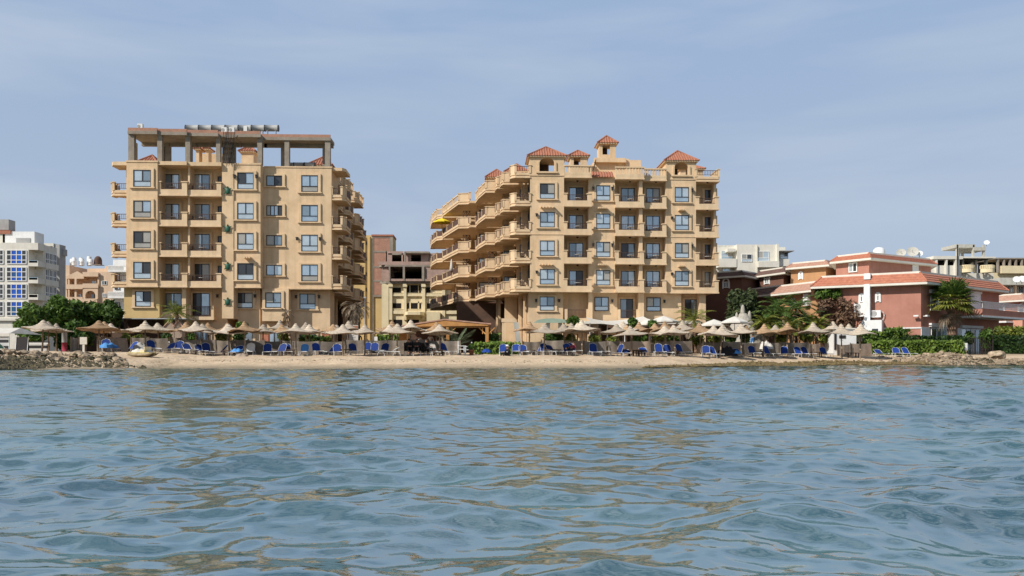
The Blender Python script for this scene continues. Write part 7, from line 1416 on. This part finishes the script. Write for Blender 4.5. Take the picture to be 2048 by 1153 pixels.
for _ in range(150):
    px = r.uniform(-40, 272); f = r.random(); d0 = float(np.interp(px,[0,272],[41.3,44.6])); d = d0-.3+f*3.6; hh = lh(px)
    if hh < .1 and f > .3: continue
    x, y = W(px, d); s = r.uniform(.16,.42) if px < 235 else r.uniform(.1,.25); z = hh*min(1,f*1.7)*.85-.03
    dark = (z < .42 and r.random() < .92) or r.random() < .15
    tag(rockobj(x,y,z,s,dark,r), 'dark wet boulder at the waterline of the left breakwater' if dark else 'dry pale boulder on the left breakwater', 'boulder', 'dark boulders of the left breakwater' if dark else 'pale boulders of the left breakwater')
for _ in range(130):
    px = r.triangular(1752, 2060, 1880); f = r.random(); d0 = 63.7; d = d0-.2+f*3.4; x, y = W(px, d); hh = float(np.interp(px,[1752,1800,1850,1890,1930,1960,2060],[.3,.6,.95,1.15,.95,.6,.45]))
    s = r.uniform(.12,.36); z = hh*min(1,f*1.5)*.85-.02; dark = (z < .25 and r.random() < .8) or (1950 < px < 1985 and r.random() < .6)
    tag(rockobj(x,y,z,s,dark,r), 'dark wet boulder at the foot of the right-hand rock heap' if dark else 'dry pale boulder on the right-hand rock heap', 'boulder', 'dark boulders of the right heap' if dark else 'pale boulders of the right heap')
x, y = W(1996,66.5); o = rockobj(x,y,.85,.62,False,r); o.scale = (.75,.6,.85); tag(o,'single big upright boulder on the sand right of the rock heap','boulder')
for px, d, s, lab in ((1693,63.5,.22,'flat stone on the wet sand below the kiosk, left one'),(1722,62.5,.26,'flat stone on the wet sand below the kiosk, right one')):
    x, y = W(px,d); tag(rockobj(x,y,G(x,y)+.05,s,False,r), lab, 'boulder')
def rubble(name, lab, fn, n, mt, smin, smax, seed):
    q = np.random.default_rng(seed); base = np.array([(1,0,0),(-1,0,0),(0,1,0),(0,-1,0),(0,0,.8),(0,0,-.6)],float); fc_ = np.array([(0,2,4),(2,1,4),(1,3,4),(3,0,4),(2,0,5),(1,2,5),(3,1,5),(0,3,5)]); V = []; Fc = []
    for i in range(n):
        p = fn(q); s = q.uniform(smin,smax); a = q.uniform(0,6.28); v = base*(1+.35*q.normal(size=(6,3)))*s*np.array([1.2,1,.7]); c_, s2 = math.cos(a), math.sin(a); v = np.stack([v[:,0]*c_-v[:,1]*s2, v[:,0]*s2+v[:,1]*c_, v[:,2]],1)+p; Fc.append(fc_+6*i); V.append(v)
    me = bpy.data.meshes.new(name); fastmesh(me, np.concatenate(V), np.concatenate(Fc), False); me.materials.append(M[mt] if isinstance(mt, str) else mt); return tag(link(bpy.data.objects.new(name, me)), lab, 'rubble', None, 'stuff')
def f1(q):
    px = q.uniform(-80,276); f = q.random(); d = float(np.interp(px,[0,272],[41.2,44.5]))-.4+f*4.4; x, y = W(px,d); return np.array([x,y,lh(px)*min(1,f*1.7)*.8+.02])
rubble('rock_rubble','loose small rocks filling the left breakwater',f1,2200,'rock',.05,.17,1); 
def f1b(q):
    px = q.uniform(-80,290); f = q.random()*.5; d = float(np.interp(px,[0,290],[41.0,44.9]))-.5+f*4.0; x, y = W(px,d); return np.array([x,y,lh(px)*f*1.2+.0])
rubble('wet_rubble','dark weedy stones along the waterline of the left breakwater',f1b,2600,'rockd',.05,.19,2)
def f2(q):
    px = q.triangular(1740,1890,2080); f = q.random(); d = 63.5+f*4.0; x, y = W(px,d); hh = float(np.interp(px,[1740,1800,1850,1890,1930,1960,2060],[.25,.55,.9,1.1,.9,.55,.4])); return np.array([x,y,max(hh*min(1,f*1.5)*.85,G(x,y)*.9)+.02])
rubble('rock_rubble','loose pale stones of the right-hand rock heap',f2,2200,'rock',.05,.18,3)
def f3(q):
    px = q.uniform(1290,2080); d = float(np.interp(px,[1290,1400,1480,1600,1720,2080],[47.2,51,56,60,63,64.4]))+q.random()**1.5*float(np.interp(px,[1290,1420,1500,1700,1760],[.3,1.2,2.6,2.2,1.2])); x, y = W(px,d); return np.array([x,y,G(x,y)+.03])
rubble('seaweed_strip','dark seaweed and stones along the right-hand waterline',f3,5200,mk('seaweed',(.20,.145,.06),(.09,.065,.03),2.5,.9),.05,.16,4)
def f4(q):
    px = q.uniform(300,1300); s_ = q.choice([3.6,3.9,4.1]); x, y = W(px,46+s_+q.normal()*.15); return np.array([x,y,G(x,y)+.005])
rubble('drift_line','scattered bits of dried seaweed along the beach drift line',f4,420,'trunk',.012,.05,5)
